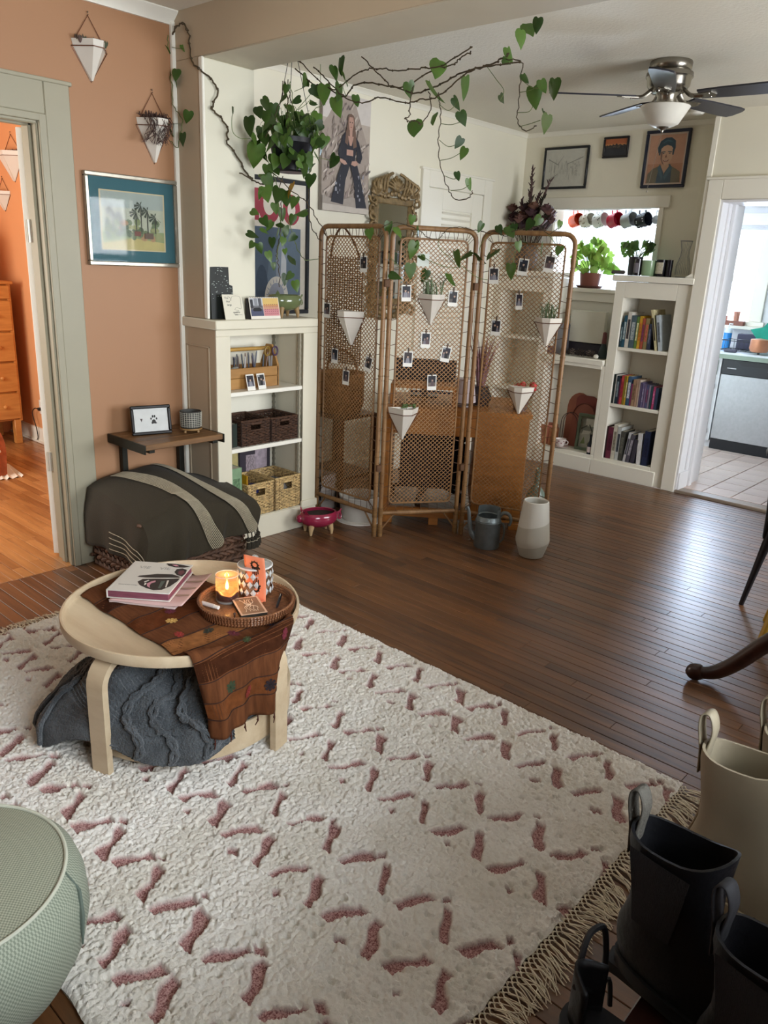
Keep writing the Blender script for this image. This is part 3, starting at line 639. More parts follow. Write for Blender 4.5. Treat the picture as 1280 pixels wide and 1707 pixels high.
ta, tb2, gg, m1, m2 = N('ShaderNodeBsdfTransparent'), N('ShaderNodeBsdfTranslucent'), N('ShaderNodeBsdfGlossy'), N('ShaderNodeMixShader'), N('ShaderNodeMixShader'); tb2.inputs[0].default_value = (1, .66, .42, 1); gg.inputs['Roughness'].default_value = .05; m1.inputs[0].default_value = .26; m2.inputs[0].default_value = .04
L(ta.outputs[0], m1.inputs[1]); L(tb2.outputs[0], m1.inputs[2]); L(m1.outputs[0], m2.inputs[1]); L(gg.outputs[0], m2.inputs[2]); L(m2.outputs[0], nt.nodes['Material Output'].inputs[0])
obj('glass', B().lathe([(.0385, .009), (.0385, .096)], 36), gm, cdl); obj('glass_foot', B().lathe([(.0001, 0), (.036, 0), (.0385, .004), (.0385, .008), (.0001, .008)], 36), mat('b9b4b0', .1, var=0, trans=.5), cdl); obj('glass_rim', B().tube([(.0385*cos(2*pi*i/36), .0385*sin(2*pi*i/36), .096) for i in range(36)], .0012, 5, closed=True), mat('e6dccf', .15, var=0), cdl)
def wax(u, v):
    a = 2*pi*u; ht = .036+.014*g(math.degrees(a), 205, 70)+.004*sin(a*3)+.002*sin(a*7)
    if v < .3: r = .0362*v/.3; z = .0095
    elif v < .6: r = .0362; z = .0095+(ht-.0095)*(v-.3)/.3
    else: t = (v-.6)/.4; r = .0362*(1-t); z = ht-.012*min(1, t*2)*1.0
    return (max(r, .0001)*cos(a), max(r, .0001)*sin(a), z)
obj('wax', B().grid(wax, 40, 14), mat('33141c', .35, var=.3, vs=60, sss=.2), cdl)
obj('wick', B().tube([(0, 0, .028), (0, .001, .042)], .001, 5), mat('201510', .9), cdl)
obj('flame', B().lathe([(.0001, .040), (.004, .043), (.0062, .049), (.0055, .058), (.003, .068), (.0001, .078)], 12), mat('ffb040', .5, var=0, emit=22, ecol='ffb347'), cdl)
l = bpy.data.lights.new('candle_light', 'POINT'); l.energy = .8; l.color = (1, .48, .16); l.shadow_soft_size = .008
o = bpy.data.objects.new('candle_light', l); link(o, cdl); o.location = (0, 0, .062)
jar = thing('glass_jar', 'cut glass jar with a knobbed lid standing behind the candle', 'jar', (TX-.062, TY+.086, tz)); jar.scale = (1.12, 1.12, 1.15)
GL = mat('f4f6f6', .03, 0, 0, trans=1, name='glass', ior=1.3)
b = B().lathe([(.0001, 0), (.050, 0), (.053, .004), (.053, .018)], 40)
pr = [(.049, .0), (.053, .004), (.053, .094)]; pr0 = [(.0001, 0), (.049, 0), (.053, .004), (.053, .092), (.051, .094), (.049, .092), (.049, .006), (.0001, .006)]; obj('jar_body', B().lathe(pr, 40), GLAZE, jar)
b = B()
for k in range(16):
    for q in range(3):
        a = 2*pi*(k+.5*(q % 2))/16; b.m = MX.Translation((.0535*cos(a), .0535*sin(a), .022+q*.026)) @ MX.Rotation(a, 4, 'Z')
        b.add([(0, -.0095, 0), (0, 0, -.012), (0, .0095, 0), (0, 0, .012), (.0035, 0, 0)], [(0, 1, 4), (1, 2, 4), (2, 3, 4), (3, 0, 4)])
obj('cut_facets', b, mat('cfd2d0', .12, .2, .05, spec=.9), jar, smooth=False)
obj('rim', B().tube([(.0525*cos(2*pi*i/40), .0525*sin(2*pi*i/40), .095) for i in range(40)], .0028, 6, closed=True), mat('e4e4e0', .1, .1, 0), jar)
obj('lid', B().lathe([(.0001, .104), (.03, .103), (.048, .099), (.0525, .097)], 40).lathe([(.006, .103), (.005, .108), (.010, .113), (.011, .119), (.007, .124), (.0001, .125)], 12), mat('d9dad6', .15, .1, .05, trans=.6), jar)
obj('contents', B().lathe([(.0001, .007), (.046, .007), (.047, .05), (.0001, .052)], 24), mat('8a6a52', .8, var=.5, vs=90), jar)
cdr = thing('tarot_card', 'orange paper card printed with two black hands propped behind the candle', 'card', (TX-.018, TY+.052, tz), R(26)); cdr.scale = (1.08, 1, 1.32)
def cardp(u, v, d=0): return ((u-.5)*.074, .012*sin(v*pi)*.6-.010*v-d+.004*cos(u*pi), .124*v)
CM = mat('f0906a', .7, var=.04, name='orange_card'); b = B().grid(lambda u, v: cardp(u, v), 8, 10); o = obj('card', b, CM, cdr); o.modifiers.new('t', 'SOLIDIFY').thickness = .0007
b = B().grid(lambda u, v: ((u-.5)*.074, .0-.03*v, .004+.003*v), 4, 4); o = obj('folded_flap', b, CM, cdr)
hb = B()
def polyc(pts): hb.add([cardp(u, v, .0012) for u, v in pts], [tuple(range(len(pts)))])
for (cy, s) in ((.80, 1), (.26, -1)):
    n = 20; ring = ell(.5, cy, .20, .085, n); inr = ell(.5, cy, .11, .05, n)
    hb.add([cardp(u, v, .0012) for u, v in ring]+[cardp(u, v, .0012) for u, v in inr], [(i, (i+1) % n, n+(i+1) % n, n+i) for i in range(n)])
    for k in range(4): x = .36+.085*k; e = (.16, .19, .18, .14)[k]; polyc(rc(x, min(cy-s*.08, cy-s*(.08+e*.9)), x+.055, max(cy-s*.08, cy-s*(.08+e*.9))))
    polyc([(.68, cy-s*.02), (.76, cy-s*.06), (.74, cy-s*.10), (.64, cy-s*.06)]); polyc(rc(.34, min(cy-s*.095, cy-s*.06), .68, max(cy-s*.095, cy-s*.06)))
    for k in range(9): a = 2*pi*k/9; polyc([(.5+.20*cos(a), cy+.085*sin(a)), (.5+.26*cos(a+.15), cy+.11*sin(a+.15)), (.5+.20*cos(a+.3), cy+.085*sin(a+.3))])
obj('printed_hands', hb, mat('20120f', .7, var=0), cdr, smooth=False, fix=False)
dk = thing('card_deck', 'deck of playing-size cards with a line drawing lying in the tray', 'cards', (TX+.030, TY-.012, tz), R(-24)); dk.scale = (1.32, 1.3, .75)
for k in range(6): obj('card', B().box(-.052+random.uniform(-.002, .002), .052, -.034, .034+random.uniform(-.003, .003), k*.0032, k*.0032+.0030), mat(('2c2a24', '3a3226')[k % 2], .6), dk)
obj('top_card', B().box(-.052, .052, -.034, .034, .0193, .0203), mat('d8b295', .5, var=.05), dk)
b = B().box(-.047, .047, -.029, .029, .0203, .0206); obj('card_face', b, mat('8a6a50', .5, var=.3, vs=25), dk)
b = B()
for q in range(5): b.tube([(-.036+.072*i/12, (-.018+.009*q)*cos(i*.3)+.004*sin(i+q), .0212) for i in range(13)], .0010, 4)
obj('drawing', b, mat('e6cdb0', .5), dk)
t = thing('lip_balm', 'small white tube lying at the front rim inside the rattan tray', 'tube', (TX-.075, TY-.098, tz+.0075), 0)
b = B(); b.m = MX.Rotation(R(14), 4, 'Z'); b.tube([(-.03, 0, 0), (.022, 0, 0)], .0075, 14); obj('body', b, mat('c9c2be', .35), t)
b = B(); b.m = MX.Rotation(R(14), 4, 'Z'); b.tube([(.022, 0, 0), (.04, 0, 0)], .0068, 14); obj('cap', b, mat('e6e2da', .25), t)
t = thing('pen', 'black pen lying against the right rim inside the rattan tray', 'pen', (TX+.066, TY+.085, tz+.014), R(-48))
obj('barrel', B().tube([(-.055, 0, 0), (.045, 0, 0), (.055, 0, 0)], [.0048, .0048, .0015], 10), mat('16141a', .3), t); obj('clip', B().box(-.05, -.02, -.001, .001, .0045, .006), mat('b8b4ae', .3, .8), t)
# ---------------------------------------------------------------- pouf
SAGE = weave('6f7868', 'b0b6a2', 420, 140)
pf = thing('pouf', 'sage green woven round pouf with pale piping at the rug corner', 'pouf', (-1.50, .375, .004))
pr = [(.0001, 0), (.13, 0), (.190, .012), (.235, .05), (.264, .11), (.276, .17), (.272, .23), (.260, .268), (.235, .292)]
n = 96
o = obj('side', B().lathe(pr, n), SAGE, pf)
setuv(o, lambda c: (atan2(c.y, c.x)/(2*pi) if c.x > -.2 or True else 0, c.z*1.3))
o = obj('top', B().lathe([(.235, .292), (.18, .305), (.10, .318), (.05, .321), (.0001, .322)], n), weave('6c705e', 'b0b29c', 230, 230), pf); setuv(o, lambda c: (c.x*1.15, c.y*1.15))
obj('piping', B().tube([(.236*cos(2*pi*i/n), .236*sin(2*pi*i/n), .294) for i in range(n)], .0042, 8, closed=True), mat('c4c6b4', .7), pf)
obj('seam_flap', B().tube([(.240*cos(R(52)), .240*sin(R(52)), .292), (.268*cos(R(49)), .268*sin(R(49)), .255), (.278*cos(R(44)), .278*sin(R(44)), .21), (.280*cos(R(41)), .280*sin(R(41)), .15)], [.001, .004, .006, .002], 6), mat('5f6a60', .9), pf)
# ---------------------------------------------------------------- built-in half-height bookcase below the pillar
XF = -3.35
bc = struct('trim_13', B().box(-3.93, -3.64, 2.42, 3.12, 0, 1.19).box(-3.66, -3.62, 2.42, 3.12, 0, 1.19), CREAM)   # bookcase carcass
b = B().box(-3.64, XF, 2.42, 2.50, 0, 1.19, .003).box(-3.64, XF, 3.03, 3.12, 0, 1.19, .003).box(-3.64, XF, 2.5, 3.03, 0, .137, .003).box(-3.64, XF, 2.5, 3.03, 1.162, 1.19, .003)
b.box(XF-.002, XF+.006, 2.415, 2.505, .0, 1.155, .002).box(XF-.002, XF+.006, 3.015, 3.122, .137, 1.155, .002).box(XF-.002, XF+.006, 2.415, 3.122, 1.1552, 1.188, .002)
b.box(XF, XF+.012, 2.415, 3.125, 0, .135, .003).box(XF, XF+.018, 3.005, 3.13, .12, .165, .004)
BKW = mat('dcd5bf', .45, var=.03, vs=3, name='cream_gloss'); struct('bookcase_front', b, BKW, bc)
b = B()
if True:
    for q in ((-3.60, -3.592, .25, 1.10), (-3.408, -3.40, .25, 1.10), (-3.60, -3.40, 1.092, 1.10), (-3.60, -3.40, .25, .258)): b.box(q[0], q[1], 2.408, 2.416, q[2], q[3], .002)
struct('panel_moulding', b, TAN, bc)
struct('bookcase_top', B().box(-3.93, -3.322, 2.40, 3.105, 1.19, 1.238, .005), BKW, bc)
for z in (.835, .525): struct('shelf', bx(-3.63, XF-.004, 2.502, 3.02, z, z+.023, c=.003), WHITE, bc)
for yy in (2.506, 3.006):
    for xx in (-3.60, -3.375):
        b = B().box(xx-.008, xx+.008, yy, yy+.006, .14, 1.155)
        for k in range(28): b.box(xx-.011, xx+.011, yy-.001, yy+.0075, .16+k*.035, .175+k*.035)
        struct('shelf_strip', b, mat('7d7868' if xx < -3.5 else 'b4ad98', .6), bc)
# toolbox
PINE = wood('8f6432', 'bf8f4e', st=(9, 1.2, 9), scale=2.4, rough=.55, ring=.6)
tb_ = thing('tool_caddy', 'open wooden tool caddy with dowel handle holding pens on the top bookcase shelf', 'caddy', (-3.50, 2.705, .859))
obj('box', B().box(.06, .072, -.20, .195, 0, .058, .002).box(.06, .072, -.20, .195, .060, .112, .002).box(-.08, -.07, -.20, .195, 0, .112, .002).box(-.08, .07, -.20, .195, 0, .008).box(-.08, .072, -.20, -.190, 0, .112, .002), PINE, tb_)
for yy in (-.2, .187): obj('end_panel', B().prism([(-.08, 0), (.072, 0), (.072, .118), (.02, .225), (-.03, .225), (-.08, .118)], yy, yy+.012, 'y'), PINE, tb_)
obj('handle', B().tube([(-.005, -.2, .205), (-.005, .2, .205)], .0105, 12), wood('a77b34', 'd0a65a', st=(9, 1, 9)), tb_)
for k in range(16):
    cc = ('2b2b38', '1c1c22', '4a4a55', '302a40', 'b8b4b0', '58321f', '26303a', '6d4a30')[k % 8]
    yy = -.075+k*.0125; tl = random.uniform(-.03, .03); h = random.uniform(.15, .185)+(.025 if k in (9, 10) else 0)
    p = thing('pen', 'one of the bunched dark pens standing in the wooden tool caddy', 'pen', (-3.50+random.uniform(-.02, .045), 2.705+yy, .868), 0, 'pens in the tool caddy')
    obj('barrel', B().tube([(0, 0, 0), (tl*.3, tl*.8, h-.01), (tl*.33, tl*.85, h)], [.0042, .0042, .0026], 7), mat(cc, .35), p)
sc = thing('scissors', 'scissors with yellow and purple loop handles standing at the right of the tool caddy', 'scissors', (-3.445, 2.855, .868))
for s, c in ((-1, '8a6d2c'), (1, '4a3550')):
    obj('handle_loop', B().tube([(.004*s, .025*s+.018*cos(2*pi*i/18)+.006, .185+.024*sin(2*pi*i/18)) for i in range(18)], .0048, 7, closed=True), mat(c, .4), sc)
    obj('blade', B().prism([(-.004, 0), (.004, 0), (.009*s+.006, .16), (.009*s-.006, .16)], .001*s, .001*s+.0016, 'x'), mat('a8a8a8', .3, .9), sc)
t = thing('tape_gun', 'grey rounded tape dispenser lying in the tool caddy', 'tool', (-3.455, 2.60, .93), rot=(R(30), 0, 0)); obj('body', B().sphere((0, 0, .02), .05, 14, 9, (.35, 1.1, .42)), mat('8d8d86', .4), t); obj('button', B().sphere((.008, -.03, .036), .012, 8, 6, (.8, 1, .6)), mat('33332f', .5), t)
t = thing('marker_bundle', 'red capped markers at the left end of the tool caddy', 'pens', (-3.46, 2.535, .868))
for k in range(3): obj('marker', B().tube([(.012*k-.012, .006*k, 0), (.012*k-.012, .008*k, .15-.012*k)], .007, 8), mat(('7a1f22', '8d2c28', '5a1a1c')[k], .4), t)
def photo_items(k):
    r = random.Random(k*13+5); bgc = ('24222a', '2c2a2c', '1f2430', '3a3232', '2b2630')[k % 5]
    it = [('e6e3da', FULL), (bgc, rc(.09, .24, .91, .92))]
    it.append((('5a5550', '6e625a', '4a4a58')[k % 3], rc(.09, .24, .91, .24+.12+.2*r.random())))
    x = .3+.4*r.random(); sk = ('b89a86', 'a58a7c', 'c2a591')[k % 3]
    it += [(('151318', '5b4a4c', '8a8a90')[(k*7) % 3], [(x-.22, .24), (x+.22, .24), (x+.14, .56), (x-.14, .56)]), (sk, ell(x, .64, .10, .085, 12)), ('120f10', ell(x, .68, .115, .07, 10, 0, 180))]
    if k % 2: x2 = x+(.28 if x < .5 else -.28); it += [('77727a', [(x2-.13, .24), (x2+.13, .24), (x2+.09, .48), (x2-.09, .48)]), (sk, ell(x2, .55, .075, .065, 10))]
    if k % 3 == 0: it.append(('9aa0a4', rc(.12, .80, .35, .90)))
    return it
def polaroid(loc, rz, label, k, clip=True, tilt=0, lean=0, cat='photo', w_=.054, h=.086, group='instant photos clipped to the screen'):
    t = thing('instant_photo', label, cat, loc, 0, group, rot=(lean, tilt, rz))
    obj('paper', B().box(-w_/2, w_/2, -.0003, .0006, 0, h), mat('e8e5dc', .45, var=.02), t, smooth=False)
    flat('picture', photo_items(k)[1:], t, w_, h, -.0006)
    if clip: obj('clip', B().box(-.0035, .0035, -.004, .003, h-.008, h+.018, .001), wood('3a2a1c', '5c4630', st=(9, 9, 1)), t)
    return t
for k, (yy, lb) in enumerate(((2.665, 'left instant photo leaning on the front of the wooden tool caddy'), (2.74, 'right instant photo leaning on the front of the wooden tool caddy'))):
    polaroid((-3.372, yy, .8585), R(90), lb, 20+k, clip=False, lean=R(-15), group='instant photos leaning on the tool caddy')
def basket(name, label, x0, x1, y0, y1, z0, z1, c1, c2, th, group, handle=True):
    """woven rectangular basket, front face at x1"""
    t = thing(name, label, 'basket', ((x0+x1)/2, (y0+y1)/2, z0), 0, group)
    hx, hy, H = (x1-x0)/2-th, (y1-y0)/2-th, z1-z0; M_ = mat(c1, .75, var=.5, vs=70, bump=.3, bs=200, name='wicker'); b = B(); n = max(6, int(H/(th*1.75)))
    def per(s):
        L4 = [(hx, -hy), (hx, hy), (-hx, hy), (-hx, -hy)]; s = s*4; i = int(s) % 4; f = s-int(s); a, c = L4[i], L4[(i+1) % 4]; nrm = ((1, 0), (0, 1), (-1, 0), (0, -1))[i]
        return a[0]+(c[0]-a[0])*f, a[1]+(c[1]-a[1])*f, nrm
    for k in range(n):
        z = th+k*(H-2*th)/(n-1)
        hole = handle and .62*H < z < .86*H
        def pt(s, ph):
            x, y, nm = per(s); wv = th*.55*sin(s*4*2*pi*5+ph); return (x+nm[0]*wv, y+nm[1]*wv, z+th*.18*sin(s*97+k*2.3))
        if hole:
            ss = [.165+i*(1-.08)/110 for i in range(111)]; ss = [.17+i*(.91)/110 for i in range(111)]
            b.tube([pt((s % 1), pi*(k % 2)) for s in ss], th*random.uniform(.78, 1), 5)
        else: b.tube([pt(i/120, pi*(k % 2)) for i in range(120)], th*random.uniform(.78, 1), 5, closed=True)
    obj('weave', b, M_, t, kind='stuff')
    st_ = B()
    for i in range(24):
        x, y, nm = per(i/24)
        if handle and i/24 > .07 and i/24 < .18: continue
        st_.tube([(x, y, 0), (x, y, H)], th*.8, 5)
    obj('stakes', st_, mat(c2, .8, var=.4, vs=60), t, kind='stuff')
    obj('rim', B().tube([(x, y, H-th*.3) for x, y, _ in (per(i/48) for i in range(48))], th*1.25, 6, closed=True), mat(c1, .75, var=.5, vs=90, bump=.4, bs=260), t)
    obj('base', B().box(-hx, hx, -hy, hy, .002, .007), mat(c2, .8), t)
    if handle: obj('handle_grip', B().tube([(hx+th*.3, -hy*.36, .86*H), (hx+th*.3, hy*.36, .86*H)], th*1.3, 6).tube([(hx+th*.3, -hy*.40, .60*H), (hx+th*.3, hy*.40, .60*H)], th*.9, 6), mat(c1, .75, var=.5, vs=90), t)
    return t
basket('wicker_basket', 'dark brown wicker basket, left of the pair on the middle bookcase shelf', -3.60, -3.37, 2.588, 2.795, .549, .69, '4a3020', '2a1a12', .0052, 'dark wicker baskets')
basket('wicker_basket', 'dark brown wicker basket, right of the pair on the middle bookcase shelf', -3.60, -3.37, 2.80, 3.004, .549, .685, '4a3020', '2a1a12', .0052, 'dark wicker baskets')
basket('rush_basket', 'pale straw basket, left of the pair on the bottom bookcase shelf', -3.60, -3.352, 2.612, 2.808, .138, .325, 'c0a370', '7d6440', .005, 'pale straw baskets')
basket('rush_basket', 'pale straw basket, right of the pair on the bottom bookcase shelf', -3.60, -3.352, 2.815, 3.012, .138, .33, 'c0a370', '7d6440', .005, 'pale straw baskets')
def simplebook(name, label, x0, x1, y0, y1, z0, z1, col, cat='book', group=None, spine='x', pages='cfc6b2', band=None, rot=None):
    """upright book whose spine faces +x (or -y)"""
    t = thing(name, label, cat, ((x0+x1)/2, (y0+y1)/2, z0), 0, group, rot=rot); hx, hy, H = (x1-x0)/2, (y1-y0)/2, z1-z0; c = .0018
    if spine == 'x':
        obj('cover', B().box(-hx, hx, -hy, -hy+c, 0, H).box(-hx, hx, hy-c, hy, 0, H).box(hx-c, hx, -hy, hy, 0, H, .0008), mat(col, .5, var=.12, vs=30), t); obj('pages', B().box(-hx+.003, hx-c, -hy+c, hy-c, .003, H-.003), mat(pages, .8), t)
        if band: obj('spine_print', B().box(hx, hx+.0005, -hy*.6, hy*.6, H*.25, H*.8), mat(band, .5, var=.5, vs=120, st=(1, 1, .6)), t)
    else:
        obj('cover', B().box(-hx, -hx+c, -hy, hy, 0, H).box(hx-c, hx, -hy, hy, 0, H).box(-hx, hx, -hy, -hy+c, 0, H, .0008), mat(col, .5, var=.12, vs=30), t); obj('pages', B().box(-hx+c, hx-c, -hy+c, hy-.003, .003, H-.003), mat(pages, .8), t)
        if band: obj('spine_print', B().box(-hx*.6, hx*.6, -hy-.0005, -hy, H*.25, H*.8), mat(band, .5, var=.5, vs=120, st=(1, 1, .6)), t)
    return t
simplebook('binder', 'maroon leather binder at the left end of the middle bookcase shelf', -3.60, -3.38, 2.508, 2.535, .549, .715, '3a1a16', 'binder')
simplebook('binder', 'dark green binder beside the left dark wicker basket', -3.60, -3.39, 2.542, 2.575, .549, .68, '16241a', 'binder')
simplebook('storage_box', 'mint green patterned box at the left end of the bottom bookcase shelf', -3.60, -3.37, 2.515, 2.588, .138, .435, '7f9c78', 'box', band='5d7a58')
simplebook('storage_box', 'teal box behind the mint green box on the bottom shelf', -3.61, -3.59, 2.51, 2.575, .138, .485, '1f5a63', 'box')
simplebook('folder', 'pale yellow folder standing behind the straw baskets', -3.613, -3.603, 2.585, 2.74, .138, .475, 'b5a670', 'folder')
t = simplebook('spiral_notebook', 'dark spiral bound planner leaning behind the right straw basket', -3.612, -3.60, 2.75, 2.98, .138, .50, '332d38', 'notebook', band='8f8288')
b = B()
for k in range(14): b.tube([(.0+.006*cos(a), .116+.004*sin(a), .03+k*.024) for a in (0, 1.5, 3, 4.5)], .0012, 4, closed=True)
obj('spiral_wire', b, mat('d5d5d8', .3, .6), t, kind='stuff'); obj('label_patch', B().box(.0062, .0068, .0, .09, .2, .33).box(.0062, .0068, .0, .09, .335, .35), mat('9d8f98', .6, var=.3, vs=30), t)
simplebook('magazine', 'yellow magazine sticking out of the left straw basket', -3.55, -3.38, 2.628, 2.637, .15, .375, 'b98b16', 'magazine')
simplebook('magazine', 'brown magazine beside the yellow one in the left straw basket', -3.55, -3.40, 2.648, 2.66, .15, .345, '5a3a1c', 'magazine')
t = thing('tape_roll', 'dark blue roll of tape lying in the left straw basket', 'tape', (-3.42, 2.70, .26)); obj('roll', B().lathe([(.02, 0), (.036, 0), (.036, .045), (.02, .045), (.02, 0)], 24), mat('1b2050', .4), t)
t = thing('cloth_bag', 'grey crumpled cloth bag inside the right straw basket', 'bag', (-3.48, 2.91, .15)); obj('cloth', B().grid(lambda u, v: (.085*sin(pi*v)*cos(2*pi*u)*(1+.1*sin(9*u)), .075*sin(pi*v)*sin(2*pi*u), .075-.078*cos(pi*v)+.012*sin(u*31+v*9)*sin(pi*v)), 30, 14), mat('6d6a66', .9, var=.3, vs=20), t)
# ---------------------------------------------------------------- on top of the bookcase
ZT = 1.239
sk = thing('skyline_block', 'black painted wooden city skyline block with small white windows', 'ornament', (-3.392, 2.50, ZT), R(90), rot=(R(-4), 0, R(90)))
poly = [(-.072, 0), (.068, 0), (.068, .165), (.048, .172), (.048, .262), (.040, .288), (.010, .290), (.004, .272), (-.025, .270), (-.03, .258), (-.066, .256), (-.070, .15)]
obj('block', B().prism(poly, 0, .016, 'y'), mat('161b18', .45, var=.3, vs=20), sk, smooth=False)
sk_b = B()
for k in range(70):
    u, z = random.uniform(-.062, .06), random.uniform(.10, .28)
    if (u > .04 and z > .16) or z > .262-.02*(u < -.03): continue
    w_ = random.choice((.002, .004, .007)); sk_b.box(u, u+w_, -.0006, 0, z, z+random.choice((.0015, .003)))
obj('painted_windows', sk_b, mat('b9c4bc', .5, var=.4, vs=100), sk, kind='stuff', smooth=False)
t = thing('greeting_card', 'small cream card with a handwritten note and a line doodle', 'card', (-3.338, 2.535, ZT), rot=(R(-14), 0, R(90)))
obj('card', B().box(-.062, .062, -.0008, .0008, 0, .128), mat('dcd6c2', .6, var=.02), t, smooth=False)
text('line', 'For', .017, t, (-.048, -.0014, .105), (R(90), 0, 0), '4a4a44'); text('line', 'that', .015, t, (-.042, -.0014, .088), (R(90), 0, 0), '4a4a44'); text('line', 'large', .014, t, (-.038, -.0014, .071), (R(90), 0, 0), '4a4a44')
text('line', 'wonderful', .0105, t, (-.008, -.0014, .034), (R(90), 0, 0), '4a4a44'); text('line', 'time', .0105, t, (.002, -.0014, .022), (R(90), 0, 0), '4a4a44')
b = B().tube(smoothpath([(-.03, -.001, .12), (-.015, -.001, .112), (-.012, -.001, .095), (0, -.001, .118), (.045, -.001, .118), (.05, -.001, .09), (.046, -.001, .055), (.02, -.001, .062), (.005, -.001, .05), (.03, -.001, .046), (-.005, -.001, .03), (.05, -.001, .024)], 4), .0006, 4); obj('doodle', b, mat('3a3a36', .7), t)
t = thing('desk_calendar', 'desk calendar with a black and white photo and a yellow to pink month page', 'calendar', (-3.336, 2.735, ZT), rot=(R(-13), 0, R(90)))
obj('stand', B().prism([(0, 0), (.050, 0), (.026, .112)], -.097, .097, 'x'), mat('3a3636', .6), t, smooth=False)
obj('page', B().box(-.1, .1, -.0035, -.001, 0, .113), mat('e4dccd', .6, var=.02), t, smooth=False)
it = [('6a6a6e', rc(.02, .14, .44, .96)), ('b9bcc0', rc(.02, .62, .44, .96)), ('35353a', rc(.03, .5, .12, .9)), ('55555a', rc(.30, .55, .40, .96)), ('8a8c90', rc(.16, .6, .27, .96)), ('4a4e66', rc(.02, .14, .44, .44)), ('1e1e22', [(.08, .42), (.14, .52), (.32, .53), (.40, .43), (.36, .36), (.12, .36)]),
      ('c8925e', rc(.45, .14, .98, .96)), ('d3b26a', rc(.45, .66, .98, .96)), ('c98488', rc(.45, .14, .98, .46)), ('cd9a7c', rc(.45, .46, .98, .58))]
for i in range(7):
    for j in range(5): it.append(('7c4a4c', rc(.49+i*.068, .22+j*.105, .515+i*.068, .255+j*.105)))
flat('print', it, t, .2, .113, -.0037)
b = B()
for i in range(16): b.tube([(-.09+i*.012, -.003+.005*cos(a), .113+.005*sin(a)) for a in (0, 1.2, 2.4, 3.6, 4.8)], .0008, 4, closed=True)
obj('wire_binding', b, mat('6a6a6a', .4, .6), t, kind='stuff')
def pigpot(name, label, loc, rz, s, col, leg, cat='planter', plant=False):
    t = thing(name, label, cat, loc, rz)
    pr = [(.0001, .034), (.03, .035), (.062, .045), (.083, .066), (.088, .088), (.082, .108), (.074, .115), (.070, .112), (.077, .1), (.080, .085), (.06, .06), (.0001, .058)]
    b = B(); b.m = MX.Diagonal((s*1.18, s*.9, s, 1)); b.lathe(pr, 40); obj('bowl', b, mat(col, .18, var=.08, vs=14, coat=.5, spec=.6), t)
    for sx, sy in ((-1, -1), (1, -1), (-1, 1), (1, 1)): obj('leg', B().tube([(.05*s*sx, .036*s*sy, .052*s), (.056*s*sx, .041*s*sy, .024*s), (.057*s*sx, .042*s*sy, 0)], [.016*s, .011*s, .006*s], 10), mat(leg, .5, var=.1), t)
    obj('snout', B().tube([(-.098*s, 0, .082*s), (-.112*s, 0, .082*s)], .016*s, 12).sphere((-.10*s, 0, .084*s), .022*s, 10, 7), mat(col, .18, var=.08, vs=14, coat=.5), t)
    for sy in (-1, 1):
        b = B(); b.add([(-.088*s, sy*.018*s, .105*s), (-.066*s, sy*.05*s, .108*s), (-.086*s, sy*.045*s, .142*s), (-.075*s, sy*.03*s, .106*s)], [(0, 1, 2), (0, 3, 2), (1, 3, 2), (0, 1, 3)]); obj('ear', b, mat(col, .2, var=.08, coat=.5), t)
    obj('tail', B().tube(smoothpath([(.098*s, 0, .09*s), (.118*s, .006*s, .10*s), (.125*s, 0, .075*s), (.112*s, -.006*s, .065*s), (.110*s, 0, .09*s), (.128*s, .004*s, .115*s)], 4), .0045*s, 7), mat(col, .2, coat=.5), t)
    obj('soil', B().lathe([(.0001, .098*s), (.078*s, .098*s), (.078*s, .09*s)], 24, sx=1.15, sy=.88), mat('2a2018', .95, var=.4, vs=80), t)
    return t
pigpot('pig_planter', 'sage green glazed pig planter on wooden feet on the bookcase top', (-3.43, 2.945, ZT), R(90), 1.05, '66704a', '97794f')
pigpot('pig_planter', 'raspberry pink glazed pig planter on wooden feet on the floor', (-3.20, 3.02, .001), R(68), 1.16, '8e2440', 'b89a70')
# ---------------------------------------------------------------- pictures on the left walls
def frame_pic(name, label, cat, loc, rot, w_, h, t, d, fcol, mat_col, mw, items, glassy=True, fr=.3, fm=0, group=None):
    """framed flat picture hung on a wall: local x right, y into wall, z up, origin at bottom centre"""
    g_ = thing(name, label, cat, loc, 0, group, rot=rot)
    obj('frame', B().frame(w_, h, t, d, .004), mat(fcol, fr, fm, .1, 40), g_)
    obj('backing', B().box(-w_/2+.002, w_/2-.002, d*.55, d*.8, .002, h-.002), mat('2a2622', .8), g_)
    if mw: obj('mat_board', B().box(-w_/2+t*.9, w_/2-t*.9, d*.50, d*.55, t*.9, h-t*.9), mat(mat_col, .7, var=.02), g_)
    iw, ih = w_-2*t-2*mw, h-2*t-2*mw
    o = flat('print', items, g_, iw, ih, d*.49); o.location = (0, 0, t+mw)
    if glassy: obj('pane', B().box(-w_/2+t*.95, w_/2-t*.95, d*.25, d*.28, t*.95, h-t*.95), GLAZE, g_)
    return g_
rp = random.Random(4)
it = [('b9ab86', FULL), ('9fa38e', rc(.02, .28, .98, .98)), ('8f9a92', rc(.02, .72, .98, .98)), ('7d8a5e', rc(.02, .02, .98, .34)), ('a89c62', [(.02, .02), (.98, .02), (.98, .16), (.5, .22), (.02, .12)])]
for k in range(40): it.append((rp.choice(('5a6a48', '48583c', '6f7a50', '83885c', '9a7a58')), ell(rp.uniform(.06, .94), rp.uniform(.22, .5), rp.uniform(.03, .08), rp.uniform(.03, .07), 8)))
